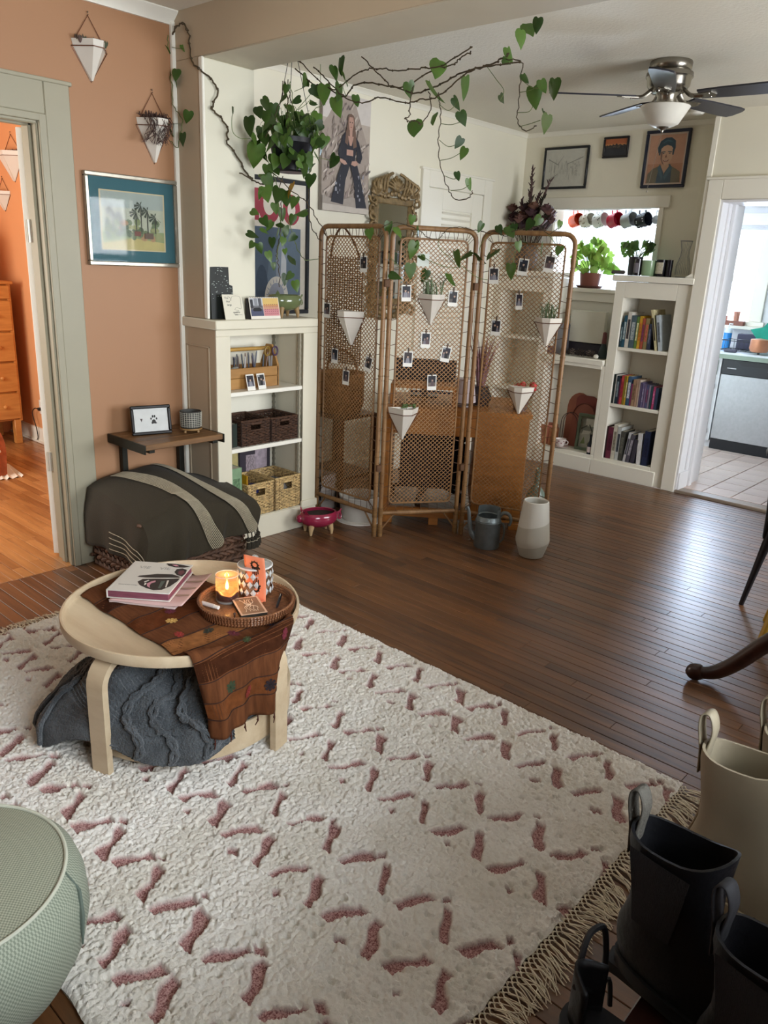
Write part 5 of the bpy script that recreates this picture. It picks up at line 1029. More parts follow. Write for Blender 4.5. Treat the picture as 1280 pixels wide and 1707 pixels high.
VINES=[(0.003,[(-3.354,2.93,2.517),(-3.288,2.93,2.48),(-3.159,2.93,2.39),(-3.051,2.93,2.346),(-2.949,2.93,2.383),(-2.851,2.93,2.408),(-2.754,2.93,2.402),(-2.66,2.93,2.383),(-2.557,2.93,2.379),(-2.457,2.93,2.371),(-2.361,2.93,2.367),(-2.315,2.93,2.374),(-2.288,2.93,2.391),(-2.239,2.93,2.409)]),(0.003,[(-2.917,2.98,2.479),(-2.829,2.98,2.411),(-2.757,2.98,2.358),(-2.715,2.98,2.331),(-2.622,2.98,2.327),(-2.522,2.98,2.364),(-2.438,2.98,2.385),(-2.34,2.98,2.415),(-2.268,2.98,2.439)]),(0.0035,[(-3.359,2.95,2.473),(-3.228,2.95,2.391),(-3.149,2.95,2.374),(-3.01,2.95,2.313),(-2.939,2.95,2.353),(-2.853,2.95,2.358),(-2.755,2.95,2.339),(-2.66,2.95,2.317),(-2.554,2.95,2.285),(-2.467,2.95,2.294),(-2.396,2.95,2.308),(-2.327,2.95,2.33),(-2.237,2.95,2.345),(-2.16,2.95,2.352),(-2.097,2.95,2.365),(-2.057,2.95,2.383)]),(0.003,[(-3.175,2.9,2.452),(-3.12,2.9,2.418),(-3.035,2.9,2.354),(-2.944,2.9,2.294),(-2.829,2.9,2.261),(-2.733,2.9,2.275),(-2.638,2.9,2.258),(-2.546,2.9,2.237),(-2.472,2.9,2.243),(-2.398,2.9,2.245),(-2.318,2.9,2.271),(-2.242,2.9,2.316),(-2.155,2.9,2.334),(-2.038,2.9,2.333),(-1.957,2.9,2.333)]),(0.0022,[(-2.401,2.93,2.271),(-2.387,2.93,2.228),(-2.377,2.93,2.159),(-2.385,2.93,2.082),(-2.365,2.93,1.993),(-2.334,2.93,1.912),(-2.293,2.93,1.858),(-2.254,2.93,1.831),(-2.196,2.93,1.838),(-2.175,2.93,1.869)]),(0.0022,[(-2.083,2.93,2.367),(-2.019,2.93,2.352),(-1.976,2.93,2.335),(-1.977,2.93,2.254),(-1.979,2.93,2.176),(-1.97,2.93,2.12),(-1.927,2.93,2.086),(-1.883,2.93,2.102)]),(0.0025,[(-2.546,2.93,2.311),(-2.556,2.93,2.277),(-2.557,2.93,2.198),(-2.584,2.93,2.185),(-2.561,2.93,2.168),(-2.523,2.93,2.169),(-2.483,2.93,2.147)]),(0.0022,[(-2.45,2.93,2.276),(-2.434,2.93,2.206),(-2.483,2.93,2.149)]),(0.0014,[(-2.391,2.93,2.224),(-2.334,2.93,2.194),(-2.285,2.93,2.227)]),(0.0014,[(-2.376,2.93,2.146),(-2.317,2.93,2.137),(-2.257,2.93,2.146)]),(0.0014,[(-2.379,2.93,2.081),(-2.322,2.93,2.05),(-2.266,2.93,2.062)]),(0.0014,[(-2.365,2.93,1.997),(-2.305,2.93,2.003),(-2.254,2.93,2.022)]),(0.0014,[(-2.342,2.93,1.935),(-2.286,2.93,1.918),(-2.26,2.93,1.923)]),(0.0014,[(-2.294,2.93,1.871),(-2.234,2.93,1.874),(-2.195,2.93,1.891)]),(0.0014,[(-1.975,2.93,2.231),(-1.924,2.93,2.234),(-1.886,2.93,2.245)]),(0.0014,[(-1.975,2.93,2.277),(-1.915,2.93,2.241),(-1.875,2.93,2.237)]),(0.0014,[(-1.976,2.93,2.157),(-1.925,2.93,2.156),(-1.907,2.93,2.174)]),(0.0014,[(-1.965,2.93,2.104),(-1.91,2.93,2.112),(-1.866,2.93,2.121)]),(0.0014,[(-2.144,2.93,2.339),(-2.096,2.93,2.29),(-2.054,2.93,2.246),(-2.066,2.93,2.212)]),(0.0014,[(-3.154,2.93,2.465),(-3.151,2.93,2.351)]),(0.0014,[(-2.949,2.93,2.383),(-2.992,2.93,2.355),(-2.968,2.93,2.306)]),(0.004,[(-3.611,2.4,2.543),(-3.567,2.4,2.57),(-3.522,2.4,2.575),(-3.495,2.4,2.544),(-3.482,2.4,2.476),(-3.469,2.4,2.416),(-3.404,2.4,2.371)]),(0.004,[(-3.395,2.394,2.369),(-3.395,2.458,2.335),(-3.395,2.492,2.298),(-3.395,2.467,2.233),(-3.395,2.46,2.211),(-3.395,2.512,2.179),(-3.395,2.547,2.14),(-3.395,2.54,2.085),(-3.395,2.588,2.037),(-3.395,2.643,1.969),(-3.395,2.693,1.932)]),(0.0035,[(-3.33,2.57,1.944),(-3.33,2.661,1.913),(-3.33,2.716,1.906),(-3.33,2.789,1.926)]),(0.002,[(-3.631,2.385,2.538),(-3.643,2.385,2.485),(-3.662,2.385,2.418),(-3.619,2.385,2.344),(-3.609,2.385,2.239),(-3.536,2.385,2.171),(-3.566,2.385,2.093),(-3.587,2.385,2.045),(-3.637,2.385,2.079)]),(0.0014,[(-3.601,2.385,2.484),(-3.551,2.385,2.473),(-3.506,2.385,2.468)]),(0.0022,[(-2.922,3.162,1.721),(-2.903,3.189,1.742),(-2.88,3.224,1.756),(-2.846,3.275,1.747),(-2.826,3.304,1.738),(-2.796,3.349,1.713),(-2.78,3.372,1.694),(-2.755,3.409,1.684),(-2.74,3.431,1.694),(-2.731,3.444,1.719),(-2.708,3.479,1.745),(-2.673,3.531,1.752),(-2.642,3.576,1.743),(-2.614,3.618,1.741)]),(0.0016,[(-2.889,3.21,1.585),(-2.864,3.248,1.539),(-2.839,3.285,1.524)]),(0.0018,[(-2.797,3.347,1.608),(-2.771,3.385,1.578),(-2.735,3.439,1.556),(-2.697,3.496,1.543),(-2.664,3.544,1.554),(-2.643,3.576,1.53),(-2.61,3.624,1.499),(-2.578,3.671,1.489)]),(0.0016,[(-2.74,3.431,1.694),(-2.744,3.425,1.661),(-2.733,3.442,1.63),(-2.707,3.481,1.6),(-2.685,3.513,1.56)]),(0.0022,[(-2.625,3.611,1.745),(-2.573,3.628,1.73),(-2.532,3.641,1.739),(-2.479,3.657,1.717),(-2.44,3.67,1.742),(-2.392,3.685,1.755),(-2.352,3.697,1.767),(-2.304,3.713,1.765),(-2.26,3.726,1.731),(-2.223,3.738,1.755),(-2.197,3.746,1.771)]),(0.0016,[(-2.572,3.628,1.722),(-2.602,3.618,1.673),(-2.611,3.616,1.623)]),(0.0016,[(-2.26,3.726,1.731),(-2.224,3.738,1.693),(-2.196,3.747,1.655)]),(0.0016,[(-2.396,3.684,1.711),(-2.415,3.677,1.655),(-2.425,3.674,1.582),(-2.43,3.673,1.549)]),(0.0025,[(-3.25,2.919,1.954),(-3.2,2.904,1.916),(-3.1,2.811,1.802),(-3.05,2.788,1.725),(-3.453,3.2,1.685),(-3.411,3.2,1.653)]),(0.0025,[(-3.2,2.696,1.935),(-3.2,2.792,1.877),(-3.15,2.848,1.828),(-3.05,2.842,1.728),(-3.372,3.2,1.692)]),(0.002,[(-3.25,2.804,1.755),(-3.25,2.856,1.638),(-3.2,2.855,1.572),(-3.1,2.808,1.549),(-3.429,3.2,1.559)]),(0.0022,[(-3.27,2.787,1.947),(-3.27,2.771,1.888),(-3.27,2.779,1.83),(-3.27,2.784,1.76),(-3.27,2.78,1.682),(-3.27,2.76,1.621),(-3.27,2.748,1.573),(-3.27,2.764,1.518),(-3.27,2.769,1.469),(-3.27,2.773,1.407)]),(0.002,[(-3.25,2.714,1.95),(-3.25,2.738,1.884),(-3.25,2.746,1.804),(-3.25,2.771,1.724),(-3.25,2.755,1.633),(-3.25,2.735,1.542)]),(0.002,[(-3.27,2.676,2.025),(-3.27,2.723,1.963),(-3.27,2.715,1.894)]),(0.0022,[(-3.27,2.792,2.382),(-3.27,2.785,2.31),(-3.27,2.754,2.245),(-3.27,2.73,2.176),(-3.27,2.676,2.114)]),(0.0022,[(-3.27,2.824,2.393),(-3.27,2.833,2.318),(-3.27,2.866,2.263),(-3.27,2.862,2.195)]),(0.003,[(-3.27,2.808,2.379),(-3.27,2.817,2.288),(-3.27,2.817,2.217),(-3.27,2.81,2.132)]),(0.002,[(-3.24,2.806,2.376),(-3.24,2.823,2.314),(-3.24,2.831,2.233)]),(0.0016,[(-3.27,2.585,2.096),(-3.27,2.526,2.088),(-3.27,2.483,2.109),(-3.27,2.477,2.161),(-3.27,2.488,2.199)]),(0.0016,[(-3.27,2.874,2.258),(-3.27,2.931,2.312),(-3.27,2.989,2.367)]),(0.0014,[(-3.27,2.865,2.346),(-3.27,2.921,2.372),(-3.27,2.946,2.387)]),(0.0016,[(-3.27,2.89,2.267),(-3.27,2.948,2.304),(-3.27,2.964,2.318),(-3.27,3.015,2.32)]),(0.002,[(-3.27,2.966,2.227),(-3.27,2.991,2.277),(-3.27,3.041,2.307),(-3.27,3.084,2.348)]),(0.0025,[(-3.27,2.976,2.171),(-3.27,2.969,2.083),(-3.27,2.953,2.023)]),(0.0014,[(-3.27,2.91,2.053),(-3.27,3.004,2.064),(-3.27,3.119,2.06)])]
LEAVES=[(-2.409,2.93,2.368,0.103,0),(-2.413,2.93,2.272,0.113,10),(-2.251,2.93,2.273,0.094,20),(-2.287,2.93,2.219,0.063,40),(-2.524,2.93,2.134,0.098,-10),(-2.564,2.93,2.295,0.072,20),(-2.426,2.93,2.171,0.064,40),(-2.256,2.93,2.158,0.063,20),(-2.269,2.93,2.062,0.052,-30),(-2.242,2.93,2.018,0.054,-20),(-2.261,2.93,1.928,0.041,0),(-2.195,2.93,1.893,0.051,30),(-1.954,2.93,2.277,0.045,0),(-1.868,2.93,2.242,0.054,-10),(-1.823,2.93,2.23,0.073,10),(-1.905,2.93,2.205,0.084,20),(-1.841,2.93,2.105,0.073,-20),(-1.859,2.93,2.147,0.033,10),(-3.025,2.93,2.446,0.084,20),(-3.046,2.93,2.416,0.072,10),(-2.978,2.93,2.376,0.073,20),(-3.018,2.93,2.329,0.089,0),(-3.038,2.93,2.27,0.093,10),(-3.127,2.93,2.33,0.091,-20),(-3.182,2.93,2.349,0.067,40),(-2.898,2.93,2.281,0.058,10),(-3.254,2.93,2.4,0.074,-20),(-2.05,2.93,2.351,0.041,60),(-2.062,2.93,2.215,0.041,40),(-1.956,2.93,2.454,0.077,10),(-1.922,2.93,2.46,0.056,-10),(-1.987,2.93,2.422,0.071,10),(-2.041,2.93,2.37,0.064,10),(-3.638,2.38,2.449,0.09,10),(-3.572,2.38,2.369,0.059,-20),(-3.56,2.38,2.336,0.057,20),(-3.674,2.38,2.317,0.064,70),(-3.524,2.38,2.237,0.058,-10),(-3.483,2.38,2.171,0.064,-40),(-3.598,2.38,2.155,0.075,0),(-3.623,2.38,2.119,0.066,20),(-3.534,2.38,2.08,0.063,-10),(-3.499,2.38,2.466,0.038,0),(-2.955,3.113,1.694,0.066,10),(-2.899,3.196,1.723,0.075,0),(-2.866,3.244,1.714,0.064,20),(-2.829,3.299,1.773,0.052,-30),(-2.803,3.338,1.718,0.063,10),(-2.817,3.317,1.623,0.094,10),(-2.87,3.239,1.491,0.071,40),(-2.825,3.306,1.517,0.082,0),(-2.782,3.369,1.496,0.072,-10),(-2.694,3.499,1.479,0.084,10),(-2.684,3.514,1.589,0.091,0),(-2.659,3.551,1.616,0.082,-30),(-2.818,3.315,1.659,0.063,30),(-2.791,3.356,1.577,0.054,20),(-2.613,3.615,1.586,0.084,30),(-2.543,3.637,1.624,0.091,-10),(-2.614,3.615,1.757,0.059,0),(-2.511,3.647,1.748,0.055,20),(-2.452,3.666,1.737,0.077,30),(-2.437,3.671,1.754,0.054,10),(-2.361,3.695,1.774,0.063,-20),(-2.321,3.707,1.793,0.07,-10),(-2.291,3.717,1.659,0.074,0),(-2.204,3.744,1.78,0.045,-20),(-2.438,3.67,1.539,0.082,10),(-2.198,3.746,1.654,0.059,0),(-2.4,3.682,1.667,0.054,30),(-2.368,3.692,1.68,0.054,-30),(-3.27,2.695,1.96,0.068,0),(-3.27,2.699,1.91,0.078,20),(-3.27,2.683,1.857,0.087,30),(-3.27,2.648,1.848,0.054,10),(-3.27,2.755,1.852,0.088,-20),(-3.27,2.812,1.845,0.096,-40),(-3.27,2.871,1.826,0.069,30),(-3.27,2.743,1.792,0.058,10),(-3.27,2.914,1.781,0.077,-50),(-3.27,2.608,1.765,0.05,60),(-3.27,2.788,1.766,0.065,20),(-3.27,2.855,1.747,0.055,-30),(-3.27,2.675,1.723,0.067,20),(-3.27,2.711,1.702,0.061,0),(-3.27,2.747,1.675,0.064,10),(-3.27,2.813,1.684,0.065,-10),(-3.27,2.856,1.656,0.055,-40),(-3.27,2.596,1.654,0.063,60),(-3.27,2.675,1.682,0.05,30),(-3.27,2.719,1.625,0.054,10),(-3.27,2.642,1.595,0.053,50),(-3.27,2.707,1.559,0.057,20),(-3.27,2.81,1.584,0.038,10),(-3.27,2.857,1.54,0.083,-60),(-3.27,2.735,1.511,0.041,20),(-3.27,2.811,1.445,0.062,0),(-3.27,2.841,1.464,0.052,-40),(-3.27,2.885,1.415,0.062,10),(-3.27,2.588,1.607,0.046,-50),(-3.27,2.78,1.712,0.055,10),(-3.27,2.797,1.635,0.048,-20),(-3.27,2.635,2.224,0.067,40),(-3.27,2.684,2.253,0.075,10),(-3.27,2.68,2.207,0.071,20),(-3.27,2.73,2.236,0.075,0),(-3.27,2.781,2.293,0.066,10),(-3.27,2.808,2.344,0.049,0),(-3.27,2.833,2.252,0.07,-10),(-3.27,2.877,2.306,0.056,-60),(-3.27,2.77,2.209,0.069,10),(-3.27,2.81,2.199,0.069,20),(-3.27,2.571,2.151,0.087,30),(-3.27,2.619,2.095,0.074,0),(-3.27,2.618,2.018,0.12,10),(-3.27,2.707,2.085,0.115,40),(-3.27,2.77,2.065,0.103,30),(-3.27,2.802,2.142,0.083,10),(-3.27,2.874,2.231,0.059,-20),(-3.27,2.916,2.226,0.06,10),(-3.27,2.958,2.215,0.078,-30),(-3.27,3.008,2.245,0.078,-20),(-3.27,3.026,2.213,0.079,-40),(-3.27,3.002,2.163,0.078,10),(-3.27,3.047,2.111,0.086,-40),(-3.27,2.885,2.067,0.105,10),(-3.27,2.852,2.017,0.076,20),(-3.27,2.953,2.011,0.077,0),(-3.27,2.902,1.988,0.063,10),(-3.27,3.138,2.056,0.08,-40),(-3.27,3.014,2.365,0.068,20),(-3.27,3.075,2.358,0.076,-10),(-3.27,2.994,2.314,0.043,60),(-3.27,2.933,2.183,0.056,10),(-3.27,2.738,2.155,0.062,20),(-3.27,2.661,2.134,0.054,10),(-3.27,2.959,2.158,0.064,0),(-3.27,2.917,2.135,0.063,20),(-3.27,2.818,2.105,0.062,-10),(-3.27,2.488,2.202,0.033,20),(-3.27,2.946,2.395,0.043,20),(-3.27,2.676,2.103,0.068,0)]
# ---------------------------------------------------------------- the pothos with all its trailing vines
def leafmat(c1, c2):
    m = bpy.data.materials.new('leaf'); m.use_nodes = True; nt = m.node_tree; N = nt.nodes.new; L = nt.links.new; b = nt.nodes['Principled BSDF']
    b.inputs['Roughness'].default_value = .38; oi = N('ShaderNodeObjectInfo'); r = N('ShaderNodeValToRGB'); e = r.color_ramp.elements; e[0].color = lin(c1); e[1].color = lin(c2); L(oi.outputs['Random'], r.inputs[0])
    tc = N('ShaderNodeTexCoord'); n = N('ShaderNodeTexNoise'); n.inputs['Scale'].default_value = 3; L(tc.outputs['Object'], n.inputs[0]); mx = N('ShaderNodeMixRGB'); mx.blend_type = 'MULTIPLY'; mx.inputs[0].default_value = .35
    L(r.outputs[0], mx.inputs[1]); L(n.outputs['Color'], mx.inputs[2]); L(mx.outputs[0], b.inputs['Base Color'])
    tr = N('ShaderNodeBsdfTranslucent'); ms = N('ShaderNodeMixShader'); ms.inputs[0].default_value = .28; L(mx.outputs[0], tr.inputs[0]); L(b.outputs[0], ms.inputs[1]); L(tr.outputs[0], ms.inputs[2]); L(ms.outputs[0], nt.nodes['Material Output'].inputs[0]); return m
LEAF = leafmat('2b4518', '64873a'); LEAFB = leafmat('6f9a2c', 'b4d060')
def heart(fold=.25, curl=.3, seed=0):
    """unit heart-shaped leaf: stalk at origin, tip at z=-1, folded along its midrib, bending towards -y"""
    out = [(0, 0), (.17, .10), (.34, .07), (.44, -.10), (.43, -.30), (.33, -.53), (.18, -.77), (0, -1.0)]
    r_ = random.Random(seed); rows = []
    mid = [(0, 0), (0, -.08), (0, -.16), (0, -.28), (0, -.42), (0, -.60), (0, -.80), (0, -1.0)]
    b = B(); vs = []; fs = []
    def P(x, z): return (x, -(abs(x)*fold*-1)*1.0+curl*(z*z)*.5+.03*sin(x*9+seed), z)
    for (x, z) in mid: vs.append(P(0, z))
    for s in (1, -1):
        o = len(vs)
        for (x, z) in out[1:-1]: vs.append(P(x*s*(1+.06*r_.random()), z))
        for i in range(7):
            a, c = i, i+1; p = o+i-1 if i > 0 else None; q = o+i if i < 6 else None
            if p is None: f = (a, q, c)
            elif q is None: f = (a, p, c)
            else: f = (a, p, q, c)
            fs.append(f if s == 1 else f[::-1])
    return b.add(vs, fs)
LM = []
for k in range(4):
    o = obj('leaf', heart((.18, .32, .1, .25)[k], (.3, .5, .15, -.25)[k], k), LEAF); LM.append(o.data); bpy.data.objects.remove(o)
def add_leaf(parent, P, size, ang, rr, center=True, face=None, matr=None):
    o = bpy.data.objects.new('leaf', LM[rr.randrange(4)]); COL.objects.link(o); o.parent = parent
    d = (V((0, 0, 1.55))-V(P)); yaw = atan2(d.y, d.x)+pi/2 if face is None else face
    q = MX.Rotation(yaw+R(rr.gauss(0, 46)), 4, 'Z') @ MX.Rotation(R(rr.gauss(-8, 22)), 4, 'X') @ MX.Rotation(R(-ang), 4, 'Y') @ MX.Diagonal((size*.86, size, size, 1))
    T = V(P)+(q.to_3x3() @ V((0, 0, .45)) if center else V((0, 0, 0)))
    o.matrix_local = ROOT[parent.name].inverted() @ MX.Translation(T) @ q
    if matr: o.material_slots[0].link = 'OBJECT'; o.material_slots[0].material = matr
    return o
PB = (-3.28, 2.86, 1.972)
ph = thing('trailing_pothos', 'large pothos in a black hanging pot, vines trailing along the beam and screen', 'plant', PB)
obj('hanging_pot', B().lathe([(.0001, 0), (.075, 0), (.085, .008), (.112, .13), (.118, .135), (.118, .158), (.109, .158), (.106, .135), (.08, .02), (.0001, .018)], 36), mat('17171b', .35, var=.1), ph)
obj('soil', B().lathe([(.0001, .142), (.105, .14)], 24), mat('2a2018', .95, var=.4, vs=80), ph)
b = B()
for k in range(3): a = 2*pi*k/3+.5; b.tube([(.115*cos(a), .115*sin(a), .155), (.004*cos(a), .004*sin(a), .60)], .0016, 5)
b.tube([(0, 0, .60), (0, 0, .640)], .0022, 6).tube([(0, .0, .64), (.008, 0, .63), (.01, 0, .62), (.004, 0, .612)], .0016, 5)
obj('hanging_cord', b, mat('2a2a22', .7), ph)
VIN = mat('463a26', .75, var=.35, vs=30); VING = mat('5f6e3a', .6, var=.25, vs=30); rv = random.Random(12)
for r, P in VINES:
    pts = smoothpath(P, 5); pts = [p+V((rv.gauss(0, .0015), rv.gauss(0, .004), rv.gauss(0, .0015))) if r > .0018 else p for p in pts]
    b = B().tube(pts, r, 6)
    if r > .0022:
        for i in range(4, len(pts)-1, 5): b.sphere(pts[i], r*1.7, 6, 4)
    obj('vine', b, VIN if r > .0021 else VING, ph, world=True)
for x, y, z, s, a in LEAVES:
    s = min(max(s, .03), .125); jx = rv.gauss(0, .035)
    an = a+rv.gauss(0, 14) if a > -1 or a < -1 else rv.gauss(0, 30)
    dpt = V((x, y, z))+(V((x, y, z))-V((0, 0, 1.55))).normalized()*jx
    add_leaf(ph, dpt, s, an, rv)
yl = add_leaf(ph, (-3.25, 2.82, 1.885), .085, 12, rv, matr=mat('c9962a', .5, var=.15, vs=20)); yl['label'] = 'yellowed leaf'
rim = random.Random(3)
for k in range(84):   # dense short growth over the pot
    a = rim.uniform(0, 2*pi); r = rim.uniform(.02, .17); z = PB[2]+rim.uniform(.10, .30)-r*.5
    add_leaf(ph, (PB[0]+r*cos(a), PB[1]+r*sin(a), z), rim.uniform(.05, .085), rim.gauss(0, 40), rim)
for k in range(26):   # leaves hanging over the near side of the pot
    a = rim.gauss(-.95, .75); r = rim.uniform(.12, .19); add_leaf(ph, (PB[0]+r*cos(a), PB[1]+r*sin(a), PB[2]+rim.uniform(-.05, .17)), rim.uniform(.045, .08), rim.gauss(0, 35), rim)
b = B()
for k in range(60):
    a = rim.uniform(0, 2*pi); r = rim.uniform(.05, .2); b.tube(smoothpath([(.05*cos(a), .05*sin(a), .14), (r*.7*cos(a), r*.7*sin(a), .14+rim.uniform(.06, .16)), (r*cos(a+.2), r*sin(a+.2), .12+rim.uniform(.02, .14))], 3), .0012, 4)
obj('petiole', b, VING, ph, kind='stuff')
# ---------------------------------------------------------------- rattan folding screen
BAM = wood('6b4828', 'a57e52', st=(10, 10, 1.5), scale=3, rough=.45, ring=.4); RTN = mat('9c744a', .55, var=.25, vs=40, name='rattan'); LAC = mat('5e4028', .7, var=.2, vs=50)
fs_ = thing('folding_screen', 'three panel rattan folding screen of lattice weave in bamboo frames', 'screen', (-2.75, 3.5, 0))
PANELS = {}
for nm, a, c in (('L', (-3.455, 3.24), (-2.937, 3.226)), ('M', (-2.913, 3.25), (-2.652, 3.642)), ('R', (-2.617, 3.66), (-2.158, 3.838))):
    a, c = V(a), V(c); u = (c-a).normalized(); w_ = (c-a).length
    PANELS[nm] = (a, u, w_); F = MX(((u.x, -u.y, 0, a.x), (u.y, u.x, 0, a.y), (0, 0, 1, 0), (0, 0, 0, 1)))   # local x along panel, +y away from viewer
    H = 1.738; r = .0135
    b = B(); b.m = F; rc_ = .055
    p = [(0, 0, 0), (0, 0, .5), (0, 0, H-rc_)]+[(rc_-rc_*cos(R(t)), 0, H-rc_+rc_*sin(R(t))) for t in (22, 45, 67, 90)]+[(w_/2, 0, H)]+[(w_-rc_+rc_*sin(R(t)), 0, H-rc_+rc_*cos(R(t))) for t in (0, 22, 45, 67, 90)]+[(w_, 0, .5), (w_, 0, 0)]
    b.tube(p, r, 10)
    pf_ = obj('panel_frame', b, BAM, fs_, world=True)
    b = B(); b.m = F
    for x in (0, w_):
        for z in np.arange(.02, 1.7, .155): b.tube([(x, 0, z-.003), (x, 0, z+.003)], r*1.12, 10)
        b.tube([(x, 0, 0), (x, 0, .075)], r*1.18, 10); b.tube([(x, 0, .118), (x, 0, .172)], r*1.16, 10)
    bb = obj('binding', b, wood('5a3a20', '94703f', st=(4, 4, 20)), fs_, world=True, kind='stuff')
    b = B(); b.m = F; b.tube([(0, 0, .145), (w_, 0, .145)], .0125, 10); b.tube([(.10, 0, .145), (w_*.55, 0, .145)], .0145, 10); obj('crossbar', b, BAM, fs_, world=True)
    for s0, x1 in ((0, .085), (w_, w_-.085)): b = B(); b.m = F; b.tube([(s0, 0, .035), (x1, 0, .14)], .0055, 8); obj('brace', b, BAM, fs_, world=True)
    x0, x1, z0, z1 = .046, w_-.046, .205, 1.684
    loop = rrect(x0, x1, z0, z1, .03)
    b = B(); b.m = F; b.tube([(x, 0, z) for x, z in loop], .0058, 7, closed=True); inn = obj('inner_rim', b, BAM, fs_, world=True)
    # diagonal lattice, two layers
    b = B(); b.m = F; pit = .0262; sl = .92; yo = .0022
    for sgn, yy in ((1, -yo), (-1, yo)):
        k = -120
        while k < 220:
            c0 = k*pit
            # line x = x0 + c0 + sgn*(z-z0)/sl
            z_a, z_b = z0, z1
            def X(z): return x0+c0+sgn*(z-z0)/sl
            if sgn > 0: lo, hi = z0+(x0-x0-c0)*sl, z0+(x1-x0-c0)*sl
            else: lo, hi = z0-(x1-x0-c0)*sl, z0+c0*sl
            z_a, z_b = max(z0, lo), min(z1, hi)
            if z_b-z_a > .008:
                pa, pb = V((X(z_a), yy, z_a)), V((X(z_b), yy, z_b)); d = (pb-pa).normalized(); n = V((d.z, 0, -d.x))*.00195; t = V((0, .0011, 0))
                b.add([pa+n-t, pa-n-t, pa-n+t, pa+n+t, pb+n-t, pb-n-t, pb-n+t, pb+n+t], [(0, 1, 5, 4), (1, 2, 6, 5), (2, 3, 7, 6), (3, 0, 4, 7)])
            k += 1
    o = obj('lattice', b, RTN, pf_, world=False, smooth=False, fix=True, kind='stuff'); o.data.transform(ROOT[fs_.name].inverted())
    # lacing between rim and frame
    b = B(); b.m = F
    zs = np.arange(z0+.04, z1-.02, .068)
    for sd, (xa, xb) in ((0, (0, x0)), (1, (w_, x1))):
        for i, z in enumerate(zs): b.tube([(xa, -.006, z+.012*(-1)**i), (xb, -.004, z)], .0022, 4); b.tube([(xa, -.015, z-.004), (xa-.015*(1 if sd == 0 else -1), 0, z), (xa, .015, z+.004)], .0018, 4)
    for i, x in enumerate(np.arange(x0+.04, x1-.02, .052)): b.tube([(x, 0, z1), (x-.008, -.004, H-.012)], .0016, 4); b.tube([(x+.012, 0, z1), (x+.02, -.004, H-.012)], .0016, 4); b.tube([(x, 0, z0), (x+.004, -.004, .155)], .0016, 4)
    for (cx, cz, ex, ez) in ((x0+.008, z1-.008, .016, H-.016), (x1-.008, z1-.008, w_-.016, H-.016), (x0+.008, z0+.008, 0, .15), (x1-.008, z0+.008, w_, .15)):
        for q in (-.02, .0, .02): b.tube([(cx+q*.4, -.004, cz-q*.4), (ex+q, -.004, ez)], .0016, 4)
    o = obj('lacing', b, LAC, pf_, kind='stuff'); o.data.transform(ROOT[fs_.name].inverted())
for x, y in ((-2.925, 3.238), (-2.634, 3.651)):
    for z in (.42, 1.45): b = B().lathe([(.014, z-.02), (.017, z-.018), (.017, z+.018), (.014, z+.02)], 10, x-0, y, 1, 1.6); obj('hinge_binding', b, LAC, fs_, world=True)
def onscreen(nm, x, z, off=-.014):
    a, u, w_ = PANELS[nm]; return (a.x+u.x*x+u.y*-off*-1*-1 if False else a.x+u.x*x-u.y*off, a.y+u.y*x+u.x*off, z), atan2(u.y, u.x)
PH = [('L', .367, 1.585, 'clipped high on the left screen panel beside the mirror'), ('L', .075, 1.32, 'clipped near the left edge of the left screen panel, holding two small pictures'), ('L', .15, 1.066, 'clipped below the white planter on the left screen panel'), ('L', .42, 1.052, 'clipped tilted at the right edge of the left screen panel'), ('L', .25, .952, 'clipped lowest on the left screen panel'),
      ('M', .087, 1.445, 'clipped high at the left of the middle screen panel below the leaves'), ('M', .353, 1.426, 'clipped under a hanging leaf at the right of the middle screen panel'), ('M', .211, 1.197, 'clipped at the centre of the middle screen panel below the upper planter'), ('M', .113, 1.092, 'clipped left of two on the middle screen panel'), ('M', .328, 1.122, 'clipped right on the middle screen panel, slightly tilted'), ('M', .264, .963, 'clipped lowest on the middle screen panel, above the lower planter'),
      ('R', .078, 1.556, 'clipped at the left edge of the right screen panel under two leaves'), ('R', .228, 1.608, 'clipped high in the middle of the right screen panel'), ('R', .365, 1.63, 'clipped high at the right corner of the right screen panel'), ('R', .23, 1.428, 'clipped narrow in the middle of the right screen panel'), ('R', .111, 1.282, 'clipped lowest at the left of the right screen panel')]
for k, (p_, x, z, lb) in enumerate(PH):
    P, rz = onscreen(p_, x, z-.086)
    polaroid(P, rz, 'instant photo '+lb, k, tilt=R({3: 14, 9: 9, 13: 7, 12: 5}.get(k, rv.uniform(-3, 3))), w_=.038 if k == 14 else .054)
PP = [('L', .291, 1.10, 1.12, 'none', 'white wedge planter hung on the left screen panel'), ('M', .232, 1.243, .95, 'grass', 'white wedge planter hung high on the middle screen panel'), ('M', .104, .595, 1.1, 'sprout', 'white wedge planter with green sprouts low on the middle screen panel'), ('R', .397, 1.16, .90, 'grass', 'white wedge planter with grassy leaves at the right edge of the right screen panel'), ('R', .284, .775, .92, 'none', 'white wedge planter low on the right screen panel')]
for k, (p_, x, z, s, pt, lb) in enumerate(PP):
    P, rz = onscreen(p_, x, z, -.012); wall_planter(P, rz, lb, s, pt, rope=False, seed=30+k, wide=.165, hh=.168)
P, rz = onscreen('M', .171, 1.545, -.012); t = thing('paper_note', 'blank pale paper note tucked among the leaves on the middle screen panel', 'note', P, rz); obj('note', B().box(-.034, .034, -.0006, .0004, 0, .065), mat('cdd2c8', .7), t, smooth=False)
